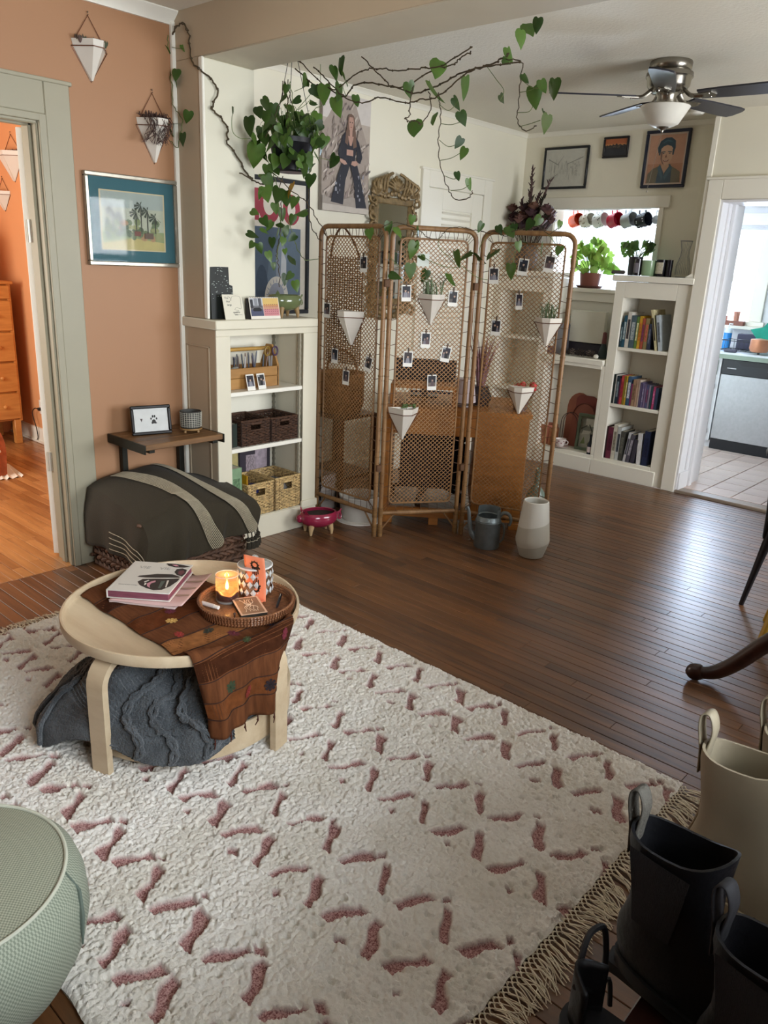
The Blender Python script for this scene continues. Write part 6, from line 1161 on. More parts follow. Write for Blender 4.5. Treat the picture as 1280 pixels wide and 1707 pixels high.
# ---------------------------------------------------------------- ornate mirror on the dining wall
GOLD = mat('7f6a48', .45, .35, .35, 40, bump=.3, bs=90, name='antique_gold')
mr = thing('ornate_mirror', 'tall antique gold mirror with carved scroll frame and crest on the white wall', 'mirror', (-3.925, 4.345, 1.20), rot=(0, 0, R(90)))
hw, hz = .125, .62; mr.scale = (1.28, 1, 1.04)
obj('mirror_glass', B().prism(rrect(-hw, hw, .10, .10+hz, .02), -.022, -.016, 'y'), mat('cfd2d2', .03, 1.0, 0, name='mirror'), mr)
b = B().frame(.33, .70, .045, .03, .006, .06); b.m = MX.Translation((0, -.03, 0)); b2 = B(); b2.m = MX.Translation((0, -.032, 0)); b2.frame(.33, .70, .045, .03, .006, .06); obj('frame', b2, GOLD, mr)
b = B(); rm_ = random.Random(6)
def scroll(cx, cz, r, a0, sg, th=.010):
    p = []
    for i in range(16): t = i/15; rr_ = r*(1-.8*t); a = a0+sg*t*5.2; p.append((cx+rr_*cos(a), -.035-.010*sin(t*pi), cz+rr_*sin(a)))
    b.tube(p, [th*(1-.5*i/15) for i in range(16)], 6)
for sx in (-1, 1):
    for i, z in enumerate(np.arange(.06, .80, .052)):
        scroll(sx*.175+rm_.uniform(-.008, .008), z, .028+.006*(i % 2), rm_.uniform(0, 6), sx*(-1)**i); b.sphere((sx*(.15+.03*(i % 2)), -.036, z+.024), .013, 7, 5, (1, .8, 1.5))
    for k in range(5): b.tube(smoothpath([(sx*(.15-.02*k), -.03, .78), (sx*(.185-.028*k), -.05, .83+.012*k), (sx*(.15-.03*k), -.04, .86+.012*k)], 4), .010, 6)
    scroll(sx*.165, .80, .05, 1.2, sx, .016); scroll(sx*.10, .80, .035, 2, -sx, .012); scroll(sx*.155, .03, .045, -1, sx, .015); scroll(sx*.08, .01, .04, -2, -sx, .013)
for x in np.arange(-.14, .141, .028): b.sphere((x, -.038, .775+.012*cos(x*40)), .015, 7, 5, (1, .8, 1.3)); b.sphere((x, -.036, .045), .014, 7, 5, (1, .8, 1.2))
for k in range(9): a = R(20+17.5*k); b.tube(smoothpath([(0, -.035, .80), (.04*cos(a), -.055, .80+.05*sin(a)), (.075*cos(a), -.04, .80+.085*sin(a))], 4), [.012]*5+[.009]*3+[.005], 6)
b.sphere((0, -.045, .815), .022, 9, 6); b.sphere((0, -.04, .885), .012, 8, 6)
for sx in (-1, 1):
    for k in range(5): b.sphere((sx*.03*k, -.036, .0-.018*cos(k*.8)), .018, 8, 6, (1, .8, 1.1))
obj('carving', b, GOLD, mr, kind='stuff')
# ---------------------------------------------------------------- desk and other things behind the screen
DW = wood('8a5420', 'c07c36', st=(1.2, 12, 12), scale=2, rough=.45, ring=.7)
da = R(38); dk_ = thing('desk', 'orange wood pedestal desk standing angled behind the screen', 'desk', (-2.815, 3.665, 0), da)
obj('desktop', B().box(-.36, .53, -.01, .60, .705, .733, .003), DW, dk_); obj('apron', B().box(-.34, .515, 0, .02, .575, .705, .002), DW, dk_)
obj('pedestal', B().box(.205, .515, .004, .56, .10, .575, .003), DW, dk_); obj('end_panel', B().box(-.34, -.315, .004, .56, .03, .575, .003), DW, dk_)
obj('foot_rail', B().box(-.34, .515, .01, .05, .045, .10, .003), DW, dk_)
for x in (-.31, -.02, .48): obj('foot', B().box(x-.03, x+.03, .005, .065, 0, .045, .003), DW, dk_)
def desk(x, y, z): return (-2.815+x*cos(da)-y*sin(da), 3.665+x*sin(da)+y*cos(da), z)
NV = mat('141c30', .8, var=.15, vs=30)
t = thing('office_chair', 'dark navy upholstered desk chair pushed under the desk behind the screen', 'chair', desk(-.05, .70, 0), da+pi)
obj('seat', B().box(-.23, .23, -.22, .22, .42, .50, .03), NV, t); obj('backrest', B().box(-.21, .21, -.26, -.21, .52, .70, .02), NV, t); obj('skirt', B().box(-.22, .22, .16, .21, .10, .42, .01), NV, t)
for k in range(5): a = 2*pi*k/5; obj('leg', B().tube([(0, 0, .10), (.26*cos(a), .26*sin(a), .05), (.27*cos(a), .27*sin(a), .0)], [.02, .016, .02], 7), mat('18181c', .4), t)
obj('column', B().tube([(0, 0, .08), (0, 0, .42)], .025, 10), mat('18181c', .4), t)
t = thing('dried_reeds', 'bunch of mauve dried stalks in a dark vase standing on the desk', 'flowers', desk(.22, .24, .734)); rr = random.Random(2)
obj('vase', B().lathe([(.0001, 0), (.06, 0), (.075, .05), (.05, .11), (.055, .12)], 20), mat('2c2428', .4), t); b = B()
for k in range(70): a = rr.uniform(0, 6.28); l = rr.uniform(.16, .33); e = rr.uniform(.05, .42); b.tube([(.02*cos(a), .02*sin(a), .10), (e*.5*l*cos(a), e*.5*l*sin(a), .10+l*.6), (e*l*cos(a), e*l*sin(a), .10+l)], [.0025, .004, .001], 4)
obj('stalk', b, mat('8b6468', .9, var=.3, vs=20), t, kind='stuff')
t = thing('red_flower_pot', 'bright red blooms in a small pot on the right end of the desk', 'flowers', desk(.46, .10, .734)); obj('pot', B().lathe([(.0001, 0), (.04, 0), (.05, .08), (.044, .08), (.0001, .07)], 20), mat('5d4a44', .6), t); b = B()
for k in range(16): b.sphere((rr.uniform(-.06, .06), rr.uniform(-.06, .06), .09+rr.uniform(0, .07)), rr.uniform(.016, .026), 8, 6)
obj('bloom', b, mat('c0303a', .7, var=.3, vs=40), t, kind='stuff')
t = thing('table_lamp', 'small lilac white lamp on the desk between the screen panels', 'lamp', desk(.12, .16, .734)); obj('shade', B().lathe([(.055, .17), (.075, .03), (.072, .03), (.052, .168), (.0001, .17)], 24), mat('cfc2c4', .8), t); obj('base', B().lathe([(.0001, 0), (.05, 0), (.05, .01), (.014, .02), (.012, .09)], 18), mat('8d8484', .5), t)
t = thing('laptop_stand', 'low orange wooden shelf riser on the left part of the desk', 'riser', desk(-.13, .20, .734), da); obj('board', B().box(-.20, .20, -.1, .1, .10, .122, .003), DW, t); obj('side', B().box(-.2, -.18, -.1, .1, 0, .1, .002), DW, t); obj('side', B().box(.18, .2, -.1, .1, 0, .1, .002), DW, t)
t = thing('monitor', 'dark computer monitor seen from behind on the desk', 'monitor', desk(-.13, .47, .734), da); obj('screen', B().box(-.20, .20, -.012, .012, .06, .24, .006), mat('1a1a1e', .4), t); obj('stand', B().box(-.02, .02, -.01, .02, .01, .1).box(-.09, .09, -.06, .06, 0, .012, .003), mat('26262a', .4), t)
t = thing('storage_basket', 'round tan woven basket bag behind the left screen panel', 'basket', (-3.64, 3.62, .601)); obj('body', B().lathe([(.0001, .0), (.13, .0), (.15, .06), (.15, .26), (.142, .26), (.14, .03), (.0001, .02)], 30), mat('8a5f34', .8, var=.4, vs=50, bump=.5, bs=80), t); obj('handle', B().tube([(.14*cos(R(a)), 0, .26+.14*sin(R(a))) for a in range(0, 181, 15)], .008, 8), mat('7a5230', .7), t)
t = thing('plant_stand', 'brown wooden shelf unit behind the left screen panel', 'shelf', (-3.66, 3.62, 0))
for z in (.18, .58): obj('board', B().box(-.20, .20, -.17, .17, z, z+.02, .002), wood('3a2414', '6a4526'), t)
for sx in (-.18, .18):
    for sy in (-.15, .15): obj('leg', B().box(sx-.014, sx+.014, sy-.014, sy+.014, 0, .60), wood('3a2414', '6a4526'), t)
t = thing('woven_bag', 'brown flat woven rush bag hanging behind the left screen panel', 'bag', (-3.30, 3.285, .98)); b = B()
for k in range(46):
    z = .013*k; b.tube([(-.14+.28*i/14, .004*(-1)**(i+k), z) for i in range(15)], .0036, 4)
for x in np.arange(-.14, .141, .02): b.tube([(x, 0, -.005), (x, 0, .60)], .003, 4)
obj('weave', b, mat('5d4028', .8, var=.3, vs=50), t, kind='stuff')
obj('strap', B().tube(smoothpath([(-.12, 0, .58), (-.10, 0, .68), (-.02, -.01, .755), (.06, 0, .68), (.12, 0, .58)], 4), .006, 6), mat('5d4028', .8), t)
t = thing('white_tub', 'round white tub on a pale mat behind the left screen panel', 'tub', (-3.22, 3.39, .001)); obj('mat', B().lathe([(.0001, 0), (.145, 0), (.145, .006), (.0001, .006)], 28), mat('d8d2c8', .8), t); obj('tub', B().lathe([(.0001, .006), (.10, .006), (.118, .03), (.128, .155), (.132, .16), (.128, .165), (.122, .16), (.11, .03), (.0001, .02)], 32), mat('c9c4ba', .4), t)
t = thing('plastic_crate', 'small pale plastic crate behind the left edge of the screen', 'crate', (-3.60, 3.355, .001)); obj('crate', B().box(-.13, .13, -.07, .07, 0, .01).box(-.13, .13, -.07, -.062, 0, .24).box(-.13, .13, .062, .07, 0, .24).box(-.13, -.122, -.07, .07, 0, .24).box(.122, .13, -.07, .07, 0, .24), mat('b3aaa2', .5), t)
for z in (.07, .13, .19): obj('rib', B().box(-.134, .134, -.074, -.07, z, z+.012).box(.13, .134, -.07, .07, z, z+.012), mat('9d958e', .5), t)
# ---------------------------------------------------------------- floor things in front of the screen
GAL = mat('7d878a', .42, .55, .2, 20, name='galvanised_steel')
t = thing('watering_can', 'grey galvanised metal watering can on the floor before the screen', 'watering can', (-2.385, 3.60, .001), R(25))
obj('body', B().lathe([(.0001, 0), (.072, 0), (.075, .004), (.072, .16), (.074, .164), (.072, .168), (.068, .185), (.064, .19), (.060, .185), (.066, .16), (.068, .01), (.0001, .008)], 36), GAL, t)
obj('collar', B().lathe([(.066, .18), (.068, .205), (.066, .235), (.064, .235), (.066, .205), (.064, .18)], 24, 0, 0, 1, 1, R(-35), R(170)), GAL, t)
obj('bead', B().tube([(.0745*cos(2*pi*i/36), .0745*sin(2*pi*i/36), .158) for i in range(36)], .003, 6, closed=True), GAL, t)
obj('spout', B().tube(smoothpath([(-.066, -.01, .045), (-.095, -.016, .09), (-.108, -.02, .16), (-.115, -.022, .21), (-.125, -.024, .232)], 4), [.020]*4+[.014]*4+[.0105]*4+[.0095]*4+[.010], 12), GAL, t)
obj('handle', B().tube(smoothpath([(.062, .0, .19), (.085, .006, .215), (.115, .012, .205), (.128, .014, .17), (.120, .012, .14)], 4), .0085, 8, flat=1.4), GAL, t)
obj('back_handle', B().tube(smoothpath([(.072, .012, .15), (.09, .02, .13), (.092, .02, .06), (.073, .012, .03)], 4), .006, 8), GAL, t)
t = thing('floor_vase', 'tall two tone vase, white above and warm grey below, on the floor by the screen', 'vase', (-2.125, 3.672, .001))
vp = [(.0001, 0), (.062, 0), (.068, .003), (.094, .085), (.096, .10), (.073, .30), (.070, .325), (.066, .328), (.062, .322), (.07, .28), (.085, .1), (.0001, .02)]
m_ = bpy.data.materials.new('two_tone_glaze'); m_.use_nodes = True; nt = m_.node_tree; N = nt.nodes.new; L = nt.links.new; bb = nt.nodes['Principled BSDF']; bb.inputs['Roughness'].default_value = .45
tc = N('ShaderNodeTexCoord'); dt = N('ShaderNodeVectorMath'); dt.operation = 'DOT_PRODUCT'; dt.inputs[1].default_value = (-.14, -.18, 1); L(tc.outputs['Object'], dt.inputs[0])
rp_ = N('ShaderNodeValToRGB'); rp_.color_ramp.interpolation = 'CONSTANT'; e = rp_.color_ramp.elements; e[0].color = lin('a49f90'); e[1].position = .195; e[1].color = lin('d8d6cc'); e2 = rp_.color_ramp.elements.new(.075); e2.color = lin('bab6a8'); L(dt.outputs['Value'], rp_.inputs[0]); L(rp_.outputs[0], bb.inputs['Base Color'])
obj('body', B().lathe(vp, 48), m_, t)
t = thing('glass_bottle', 'pale green glass bottle vase half hidden behind the two tone vase', 'bottle', (-2.27, 3.905, .001)); obj('bottle', B().lathe([(.0001, 0), (.055, 0), (.062, .02), (.062, .25), (.05, .30), (.02, .34), (.016, .36), (.016, .44), (.019, .445), (.012, .445), (.012, .36), (.0001, .33)], 28), mat('8fa596', .12, var=.05, trans=.35), t)
# dried bouquet on the tall shelf unit in the corner
t = thing('dried_bouquet', 'big bouquet of dusky dried roses and plumes in a vase in the far left corner', 'flowers', (-3.73, 5.84, 1.546)); rr = random.Random(8)
obj('vase', B().lathe([(.0001, 0), (.07, 0), (.085, .04), (.10, .12), (.075, .19), (.08, .20), (.07, .2), (.09, .12), (.0001, .02)], 28), mat('584a40', .6, var=.2, bump=.3), t)
for k in range(40):
    a = rr.uniform(0, 6.28); r = rr.uniform(.02, .25); z = .43+rr.uniform(-.09, .09)-r*.25; b = B(); cx, cy = max(-.155, r*cos(a)*1.2), r*sin(a)*.5-.02; s = rr.uniform(.045, .075)
    for q in range(11):
        aa = q*2.4; e = .25+.75*q/11
        b.add([(cx+s*e*.25*cos(aa+d), cy+s*e*.25*sin(aa+d), z-.01) for d in (-.6, .6)]+[(cx+s*e*cos(aa+d), cy+s*e*sin(aa+d), z+s*(1.0-.75*e)) for d in (.65, 0, -.65)], [(0, 1, 2, 3, 4)])
    obj('rose', b, mat(rr.choice(('4d3338', '5c4040', '6e4c44', '3c2a30', '7a5648')), .9, var=.3, vs=60), t)
    obj('stem', B().tube([(cx*.2, cy*.2, .12), (cx*.6, cy*.6, z*.7), (cx, cy, z)], .0025, 4), mat('3d3224', .9), t)
for k in range(11):
    a = R(rr.uniform(10, 170)); l = rr.uniform(.26, .44); b = B(); tx = max(-.14, cos(a)*l*.75)
    if k < 2: tx, l = ((.0, .52), (.17, .42))[k]
    for q in range(26): e = q/26; p = V((tx*e, -.03+.02*sin(k), .28+l*e*sin(a) if k > 1 else .28+l*e)); b.tube([p, p+V((rr.uniform(-.03, .03), rr.uniform(-.02, .02), .035))], [.009, .002], 4)
    b.tube([(0, 0, .15), (tx, -.03, .28+(l*sin(a) if k > 1 else l))], .0028, 4)
    obj('plume', b, mat(rr.choice(('4a3538', '5a4644', '3f3a30')), .95, var=.3, vs=40), t)
# ---------------------------------------------------------------- ceiling fan
NIK = mat('8f8a80', .25, .95, .05, 10, name='brushed_nickel'); BLK = mat('2a2a33', .35, var=.1, vs=8, name='fan_blade')
fn = thing('ceiling_fan', 'five blade ceiling fan with nickel motor and frosted glass bowl light', 'fan', (-2.01, 4.36, 2.619))
obj('canopy', B().lathe([(.0001, 0), (.105, 0), (.108, -.008), (.106, -.035), (.100, -.042), (.0001, -.042)], 40), NIK, fn)
obj('motor', B().lathe([(.10, -.042), (.118, -.055), (.12, -.075), (.112, -.085), (.108, -.115), (.09, -.14), (.07, -.150), (.0001, -.150)], 40), NIK, fn)
b = B()
for k in range(18): a = 2*pi*k/18; b.tube([(.098*cos(a), .098*sin(a), -.118), (.076*cos(a), .076*sin(a), -.148)], .005, 6)
obj('vent_ribs', b, NIK, fn)
obj('light_fitter', B().lathe([(.06, -.15), (.05, -.165), (.05, -.195), (.075, -.205), (.08, -.212), (.0001, -.212)], 32), NIK, fn)
obj('light_bowl', B().lathe([(.122, -.208), (.128, -.212), (.118, -.228), (.098, -.262), (.078, -.295), (.05, -.308), (.0001, -.312), (.0001, -.304), (.048, -.300), (.07, -.29), (.09, -.26), (.11, -.226), (.118, -.212)], 40), mat('dedbd0', .4, var=.05, vs=12, sss=.15), fn)
obj('finial', B().lathe([(.03, -.305), (.032, -.312), (.018, -.322), (.008, -.326), (.006, -.335), (.0001, -.338)], 20), NIK, fn)
b = B().tube([(.0, .0, -.335), (-.012, -.008, -.45), (-.03, -.02, -.62)], .0012, 4).sphere((-.03, -.02, -.63), .005, 7, 5); obj('pull_chain', b, mat('8a8378', .4, .6), fn)
for k in range(5):
    a = R(3+72*k); M_ = MX.Rotation(a, 4, 'Z') @ MX.Translation((0, 0, -.165)) @ MX.Rotation(R(-11), 4, 'X')
    b = B(); b.m = M_; n = 8
    poly = [(.17, -.048), (.30, -.058), (.56, -.064), (.60, -.058), (.615, -.03), (.615, .03), (.60, .058), (.56, .064), (.30, .058), (.17, .048)]
    b.prism(poly, -.004, .004, 'z'); obj('blade', b, BLK, fn)
    b = B(); b.m = MX.Rotation(a, 4, 'Z'); b.tube(smoothpath([(.09, 0, -.14), (.12, 0, -.165), (.15, 0, -.172), (.19, 0, -.172)], 3), .008, 7, flat=1.8)
    b.m = M_; b.prism([(.15, -.02), (.24, -.034), (.26, 0), (.24, .034), (.15, .02)], -.009, -.004, 'z')
    for q in (-.02, .02): b.sphere((.225, q, -.009), .005, 6, 4)
    obj('blade_arm', b, NIK, fn)
t = thing('smoke_detector', 'small white round detector on the ceiling behind the fan', 'detector', (-2.36, 5.62, 2.619)); obj('body', B().lathe([(.0001, 0), (.045, 0), (.045, -.018), (.035, -.03), (.0001, -.032)], 24), mat('e4e2da', .5), t)
# ---------------------------------------------------------------- pictures on the far wall
rp = random.Random(21); it = [('c9c8bd', FULL)]
for k in range(46):
    x = rp.uniform(.08, .9); y0 = rp.uniform(.1, .5); h = rp.uniform(.06, .32); w_ = .006; it.append((rp.choice(('a3a399', '8f9088', 'b3b2a8')), rc(x, y0, x+w_, y0+h)))
for p in ([(.05, .75), (.32, .58), (.33, .595), (.05, .78)], [(.95, .78), (.55, .6), (.55, .62), (.95, .81)], [(.05, .12), (.32, .32), (.32, .335), (.05, .15)], [(.48, .55), (.52, .72), (.56, .55), (.555, .55), (.52, .69), (.485, .55)], [(.30, .62), (.44, .86), (.445, .855), (.31, .61)]): it.append(('94948c', p))
for k in range(14): x = rp.uniform(.62, .9); y = rp.uniform(.25, .62); it.append(('9d9d94', rc(x, y, x+.035, y+.05))); it.append(('c9c8bd', rc(x+.006, y+.008, x+.029, y+.042)))
frame_pic('framed_drawing', 'black framed pencil street drawing, leftmost of three on the far wall', 'picture', (-3.535, 5.975, 2.19), (0, 0, 0), .405, .315, .018, .02, '15171c', 'cfcec4', .012, it)
it = [('272b36', FULL), ('b5663c', rc(0, .60, 1, 1)), ('c98a52', rc(0, .58, 1, .70)), ('1c1f2a', [(0, .38), (0, .62), (.06, .60), (.10, .66), (.15, .58), (.22, .68), (.30, .60), (.36, .70), (.45, .62), (.52, .74), (.60, .62), (.70, .68), (.78, .60), (.88, .66), (1, .60), (1, .38)])]
for k in range(30): it.append(('d0b48a', rc((x := rp.uniform(.02, .96)), (y := rp.uniform(.42, .60)), x+.015, y+.02)))
frame_pic('framed_photo', 'small black framed orange sunset skyline, middle of three on the far wall', 'picture', (-3.112, 5.975, 2.402), (0, 0, 0), .21, .15, .016, .018, '17151a', '222', 0, it)
BL = '2f4a5c'; it = [('c99a80', FULL), ('b78568', rc(0, 0, 1, .40)), ('6f6652', [(.02, 0), (.98, 0), (.95, .22), (.80, .30), (.64, .36), (.34, .36), (.16, .30), (.04, .20)]), (BL, [(.30, 0), (.72, 0), (.70, .34), (.60, .40), (.50, .16), (.42, .38), (.34, .34)]), ('3f5e6e', [(.36, .40), (.30, .30), (.46, .06), (.48, .12)]), ('3f5e6e', [(.64, .40), (.72, .30), (.54, .06), (.50, .12)]),
      ('c8a084', [(.40, .42), (.60, .42), (.62, .34), (.50, .20), (.40, .34)]), ('d2ab90', [(.33, .70), (.34, .50), (.42, .40), (.50, .37), (.60, .40), (.67, .50), (.69, .70), (.60, .78), (.42, .78)]), ('8a6a5c', [(.34, .66), (.35, .50), (.42, .40), (.47, .38), (.40, .48), (.39, .64)]), (BL, [(.27, .62), (.24, .74), (.30, .87), (.44, .94), (.60, .94), (.72, .87), (.74, .72), (.70, .62), (.685, .70), (.62, .76), (.50, .79), (.40, .76), (.33, .70)]), (BL, [(.29, .58), (.33, .58), (.345, .70), (.29, .72)]), (BL, [(.67, .58), (.71, .58), (.72, .72), (.66, .70)]), ('3f6476', [(.36, .84), (.50, .90), (.64, .86), (.62, .84), (.50, .87), (.38, .82)]),
      (BL, [(.37, .655), (.47, .66), (.47, .64), (.37, .635)]), (BL, [(.54, .66), (.65, .655), (.65, .635), (.54, .64)]), (BL, ell(.42, .615, .028, .012, 10)), (BL, ell(.595, .615, .028, .012, 10)), ('8a6050', [(.50, .60), (.53, .53), (.47, .53)]), ('7a3f3a', [(.41, .485), (.50, .465), (.60, .485), (.56, .445), (.46, .445)]), ('e6d8c8', [(.43, .483), (.50, .472), (.58, .483), (.54, .464), (.47, .464)])]
frame_pic('framed_portrait', 'navy framed portrait of a smiling person with dark swept hair on the far wall', 'picture', (-2.702, 5.975, 2.178), (0, 0, 0), .338, .395, .022, .022, '1c2438', 'cbb8a8', .012, it)
# ---------------------------------------------------------------- built-in shelving along the far wall
YB = 5.70
fb_ = struct('trim_14', B().box(-2.825, -2.237, 5.972, 5.999, 0, 1.50).box(-2.825, -2.748, YB, 5.98, 0, 1.50, .003).box(-2.345, -2.237, YB, 5.98, 0, 1.50, .003).box(-2.748, -2.345, YB, 5.98, 1.385, 1.50, .002).box(-2.748, -2.345, YB, 5.98, 0, .145, .003).box(-2.84, -2.30, YB-.014, YB, 0, .118, .004), WHITE)
struct('bookcase_top', B().box(-2.845, -2.225, YB-.03, 5.99, 1.503, 1.546, .005), WHITE, fb_)
for z in (.995, .560): struct('shelf', bx(-2.75, -2.344, YB+.004, 5.98, z, z+.025, c=.003), WHITE, fb_)
lb_ = struct('trim_15', B().box(-3.36, -2.826, 5.972, 5.999, 0, .86).box(-2.856, -2.826, YB, 5.98, .145, .835, .002).box(-3.36, -2.826, YB, 5.98, 0, .145, .003).box(-3.36, -2.826, YB, 5.98, .835, .86, .002).box(-3.36, -2.84, YB-.014, YB, 0, .118, .004).box(-3.36, -2.826, 5.985, 5.999, .90, 1.40), WHITE)
struct('bookcase_top', B().box(-3.36, -2.835, YB-.025, 5.99, .862, .906, .005).box(-3.36, -2.85, YB-.012, YB, .835, .862, .003), WHITE, lb_)
wb_ = struct('trim_16', B().box(-3.928, -3.36, 5.972, 5.999, 0, 1.50).box(-3.928, -3.855, YB, 5.98, 0, 1.50, .003).box(-3.445, -3.36, YB, 5.98, 0, 1.50, .003).box(-3.855, -3.445, YB, 5.98, 1.385, 1.50, .002).box(-3.855, -3.445, YB, 5.98, 0, .145, .003), WHITE)
struct('bookcase_top', B().box(-3.93, -3.35, YB-.03, 5.99, 1.503, 1.546, .005), WHITE, wb_)
for z in (.995, .560): struct('shelf', bx(-3.856, -3.444, YB+.004, 5.98, z, z+.025, c=.003), WHITE, wb_)
def books(specs, z, group, where):
    for (x0, x1, h, col, band, word, lean) in specs:
        x0 += .0008; x1 -= .0008; d = .17 if h < .24 else .21
        simplebook('book', '%s book %s' % (word, where), x0, x1, 5.715, 5.715+d, z, z+h, col, 'book', group, 'y', band=band, rot=(0, R(lean), 0) if lean else None)
books([(-2.742, -2.725, .185, '1d3f4c', '8fa0a8', 'navy teal', 0), (-2.725, -2.700, .235, '27566a', 'a8b8bc', 'tall teal', 0), (-2.700, -2.668, .262, 'd6d2c8', '3a3438', 'tall white lettered', 0), (-2.668, -2.624, .24, '4c6068', '9aa4a6', 'thick slate grey', 0), (-2.624, -2.602, .235, '5f7f3e', 'd8d2a0', 'green', 0), (-2.602, -2.578, .24, 'c99a2c', 'b46a2a', 'mustard yellow', 0), (-2.578, -2.553, .225, 'a8503c', '7a3a5a', 'rust red', 0), (-2.553, -2.522, .228, '8a7a52', 'b8604a', 'olive and coral', 0), (-2.522, -2.50, .19, '33384a', '6a6f80', 'dark dotted', 0), (-2.455, -2.436, .30, 'cfc49a', '38302c', 'cream leaning', -14), (-2.428, -2.402, .262, 'b9c2c8', '5a6068', 'pale grey leaning', -12)],
      1.0205, 'books on the top shelf of the far bookcase', 'on the top shelf of the far bookcase')
books([(-2.744, -2.728, .225, '232c2c', None, 'black', 0), (-2.728, -2.719, .222, 'd8d6d0', None, 'thin white', 0), (-2.719, -2.692, .215, '20303c', '7a8890', 'dark blue', 0), (-2.692, -2.681, .20, '6a2a4a', None, 'thin plum', 0), (-2.681, -2.658, .222, 'c04848', '9a2a38', 'coral red', 0), (-2.658, -2.642, .22, '8a7a26', None, 'olive gold', 0), (-2.642, -2.627, .222, 'd0a836', 'e0d098', 'yellow', 0), (-2.627, -2.596, .222, '3c5876', 'c9ccd6', 'blue and white', 0), (-2.596, -2.583, .17, '8a3a62', None, 'short magenta', 0), (-2.583, -2.556, .205, 'a5866a', '7c604a', 'tan', 0), (-2.556, -2.535, .203, 'b0907a', None, 'beige brown', 0), (-2.535, -2.524, .205, 'd2bfae', None, 'pale pink spined', 0),
       (-2.524, -2.505, .19, '5a5070', None, 'dusky violet', 0), (-2.505, -2.487, .178, '6a6286', '9a92b0', 'lavender blue', 0), (-2.487, -2.470, .176, '7a6a8a', None, 'mauve', 0), (-2.470, -2.453, .178, '565a80', '8a4a6a', 'indigo', 0), (-2.453, -2.436, .174, '8a8294', None, 'greyish lilac', 0), (-2.436, -2.418, .172, '2c4a50', None, 'dark green', 0), (-2.418, -2.398, .172, 'a64068', 'd070a0', 'bright pink', 0), (-2.398, -2.375, .165, '3c4a66', None, 'slate blue', 0)],
      .5855, 'books on the middle shelf of the far bookcase', 'on the middle shelf of the far bookcase')
books([(-2.745, -2.732, .255, '3a2026', None, 'thin dark maroon', 0), (-2.732, -2.690, .252, '6c2c40', '4c1c30', 'thick maroon', 0), (-2.690, -2.655, .278, 'cfcabb', '8a8474', 'tall cream', 0), (-2.655, -2.624, .262, 'c6cac8', '3a4048', 'white black lettered', 0), (-2.624, -2.590, .235, '4a4a44', '6a6a60', 'dark grey', 0), (-2.585, -2.563, .235, 'c4c4c8', '4c4a58', 'silver leaning', 6), (-2.560, -2.530, .225, '55525e', 'a4a0aa', 'patterned grey leaning', 6), (-2.525, -2.49, .19, '3c3a46', None, 'short charcoal leaning', 5), (-2.472, -2.438, .245, 'd8d8d8', None, 'white', -3), (-2.432, -2.385, .27, '26304e', '1c2440', 'thick navy', 0)],
      .1455, 'books on the bottom shelf of the far bookcase', 'on the bottom shelf of the far bookcase')
# low unit: things on the ledge and below
t = thing('white_box', 'plain white flat board propped on a dark stand on the low ledge', 'board', (-3.10, 5.86, .907)); obj('panel', B().box(-.15, .155, -.02, .03, .105, .355, .004), mat('d8d6c6', .6, var=.02), t); obj('stand', B().box(-.16, .15, -.01, .05, .0, .10, .003), mat('2a2630', .5), t)
t = thing('cutting_board', 'white board leaning against the right end of the ledge', 'board', (-2.885, 5.90, .907), rot=(R(-6), 0, 0)); obj('board', B().box(-.02, .022, -.008, .008, 0, .35, .003), mat('c9c6ba', .5), t)
t = thing('grey_book', 'tall grey book standing at the left of the low ledge', 'book', (-3.30, 5.84, .907)); obj('cover', B().box(-.035, .035, -.07, .07, 0, .24, .002), mat('8a8a8c', .5), t); obj('spine_block', B().box(.036, .055, -.07, .07, 0, .235, .002), mat('55555c', .5), t)
t = thing('white_card_stack', 'little white card with print on the left of the ledge', 'card', (-3.34, 5.72, .907), rot=(R(-8), 0, 0)); obj('card', B().box(-.02, .025, -.001, .001, .055, .14), mat('dedad2', .5), t); obj('holder', B().box(-.025, .03, -.012, .02, 0, .06, .002), mat('6a4a48', .5), t)
rr = random.Random(4)
for k in range(7):
    t = thing('pine_cone', ('grey brown pine cone lying at the left of the ledge cluster', 'grey brown pine cone second from left on the ledge', 'large pale tipped pine cone mid ledge', 'pine cone beside the large pale one', 'dark small pine cone right of centre on the ledge', 'dark pine cone near the white shell', 'small pine cone behind the white shell')[k], 'pine cone', (-3.235+.045*k, 5.745+.02*(k % 2), .935), 0, 'pine cones on the low ledge')
    b = B()
    for q in range(26):
        a = q*2.4; e = q/26; r = .026*sin(pi*(.15+.8*e)); z = -.026+.055*e
        b.add([(r*.4*cos(a-.4), r*.4*sin(a-.4), z), (r*.4*cos(a+.4), r*.4*sin(a+.4), z), (r*1.25*cos(a+.3), r*1.25*sin(a+.3), z+.008), (r*1.25*cos(a-.3), r*1.25*sin(a-.3), z+.008)], [(0, 1, 2, 3)])
    obj('scales', b, mat(('5c5048', '4a4038', '8a7c70')[k % 3], .9, var=.4, vs=60), t)
t = thing('white_shell', 'small white shell at the right end of the low ledge', 'shell', (-2.925, 5.725, .907)); obj('shell', B().sphere((0, 0, .018), .022, 10, 7, (1, .7, .8)), mat('e2ded2', .4, bump=.3), t)
t = thing('dark_figurine', 'dark green and red figurine standing at the right end of the ledge', 'ornament', (-2.91, 5.80, .907)); obj('body', B().lathe([(.0001, 0), (.035, 0), (.038, .03), (.024, .09), (.016, .12), (.0001, .122)], 16), mat('2a3a3a', .5), t); obj('top', B().lathe([(.0001, .11), (.018, .115), (.016, .20), (.0001, .21)], 14), mat('6a3a38', .5), t)
TER = mat('a8654e', .6, var=.12, vs=14)
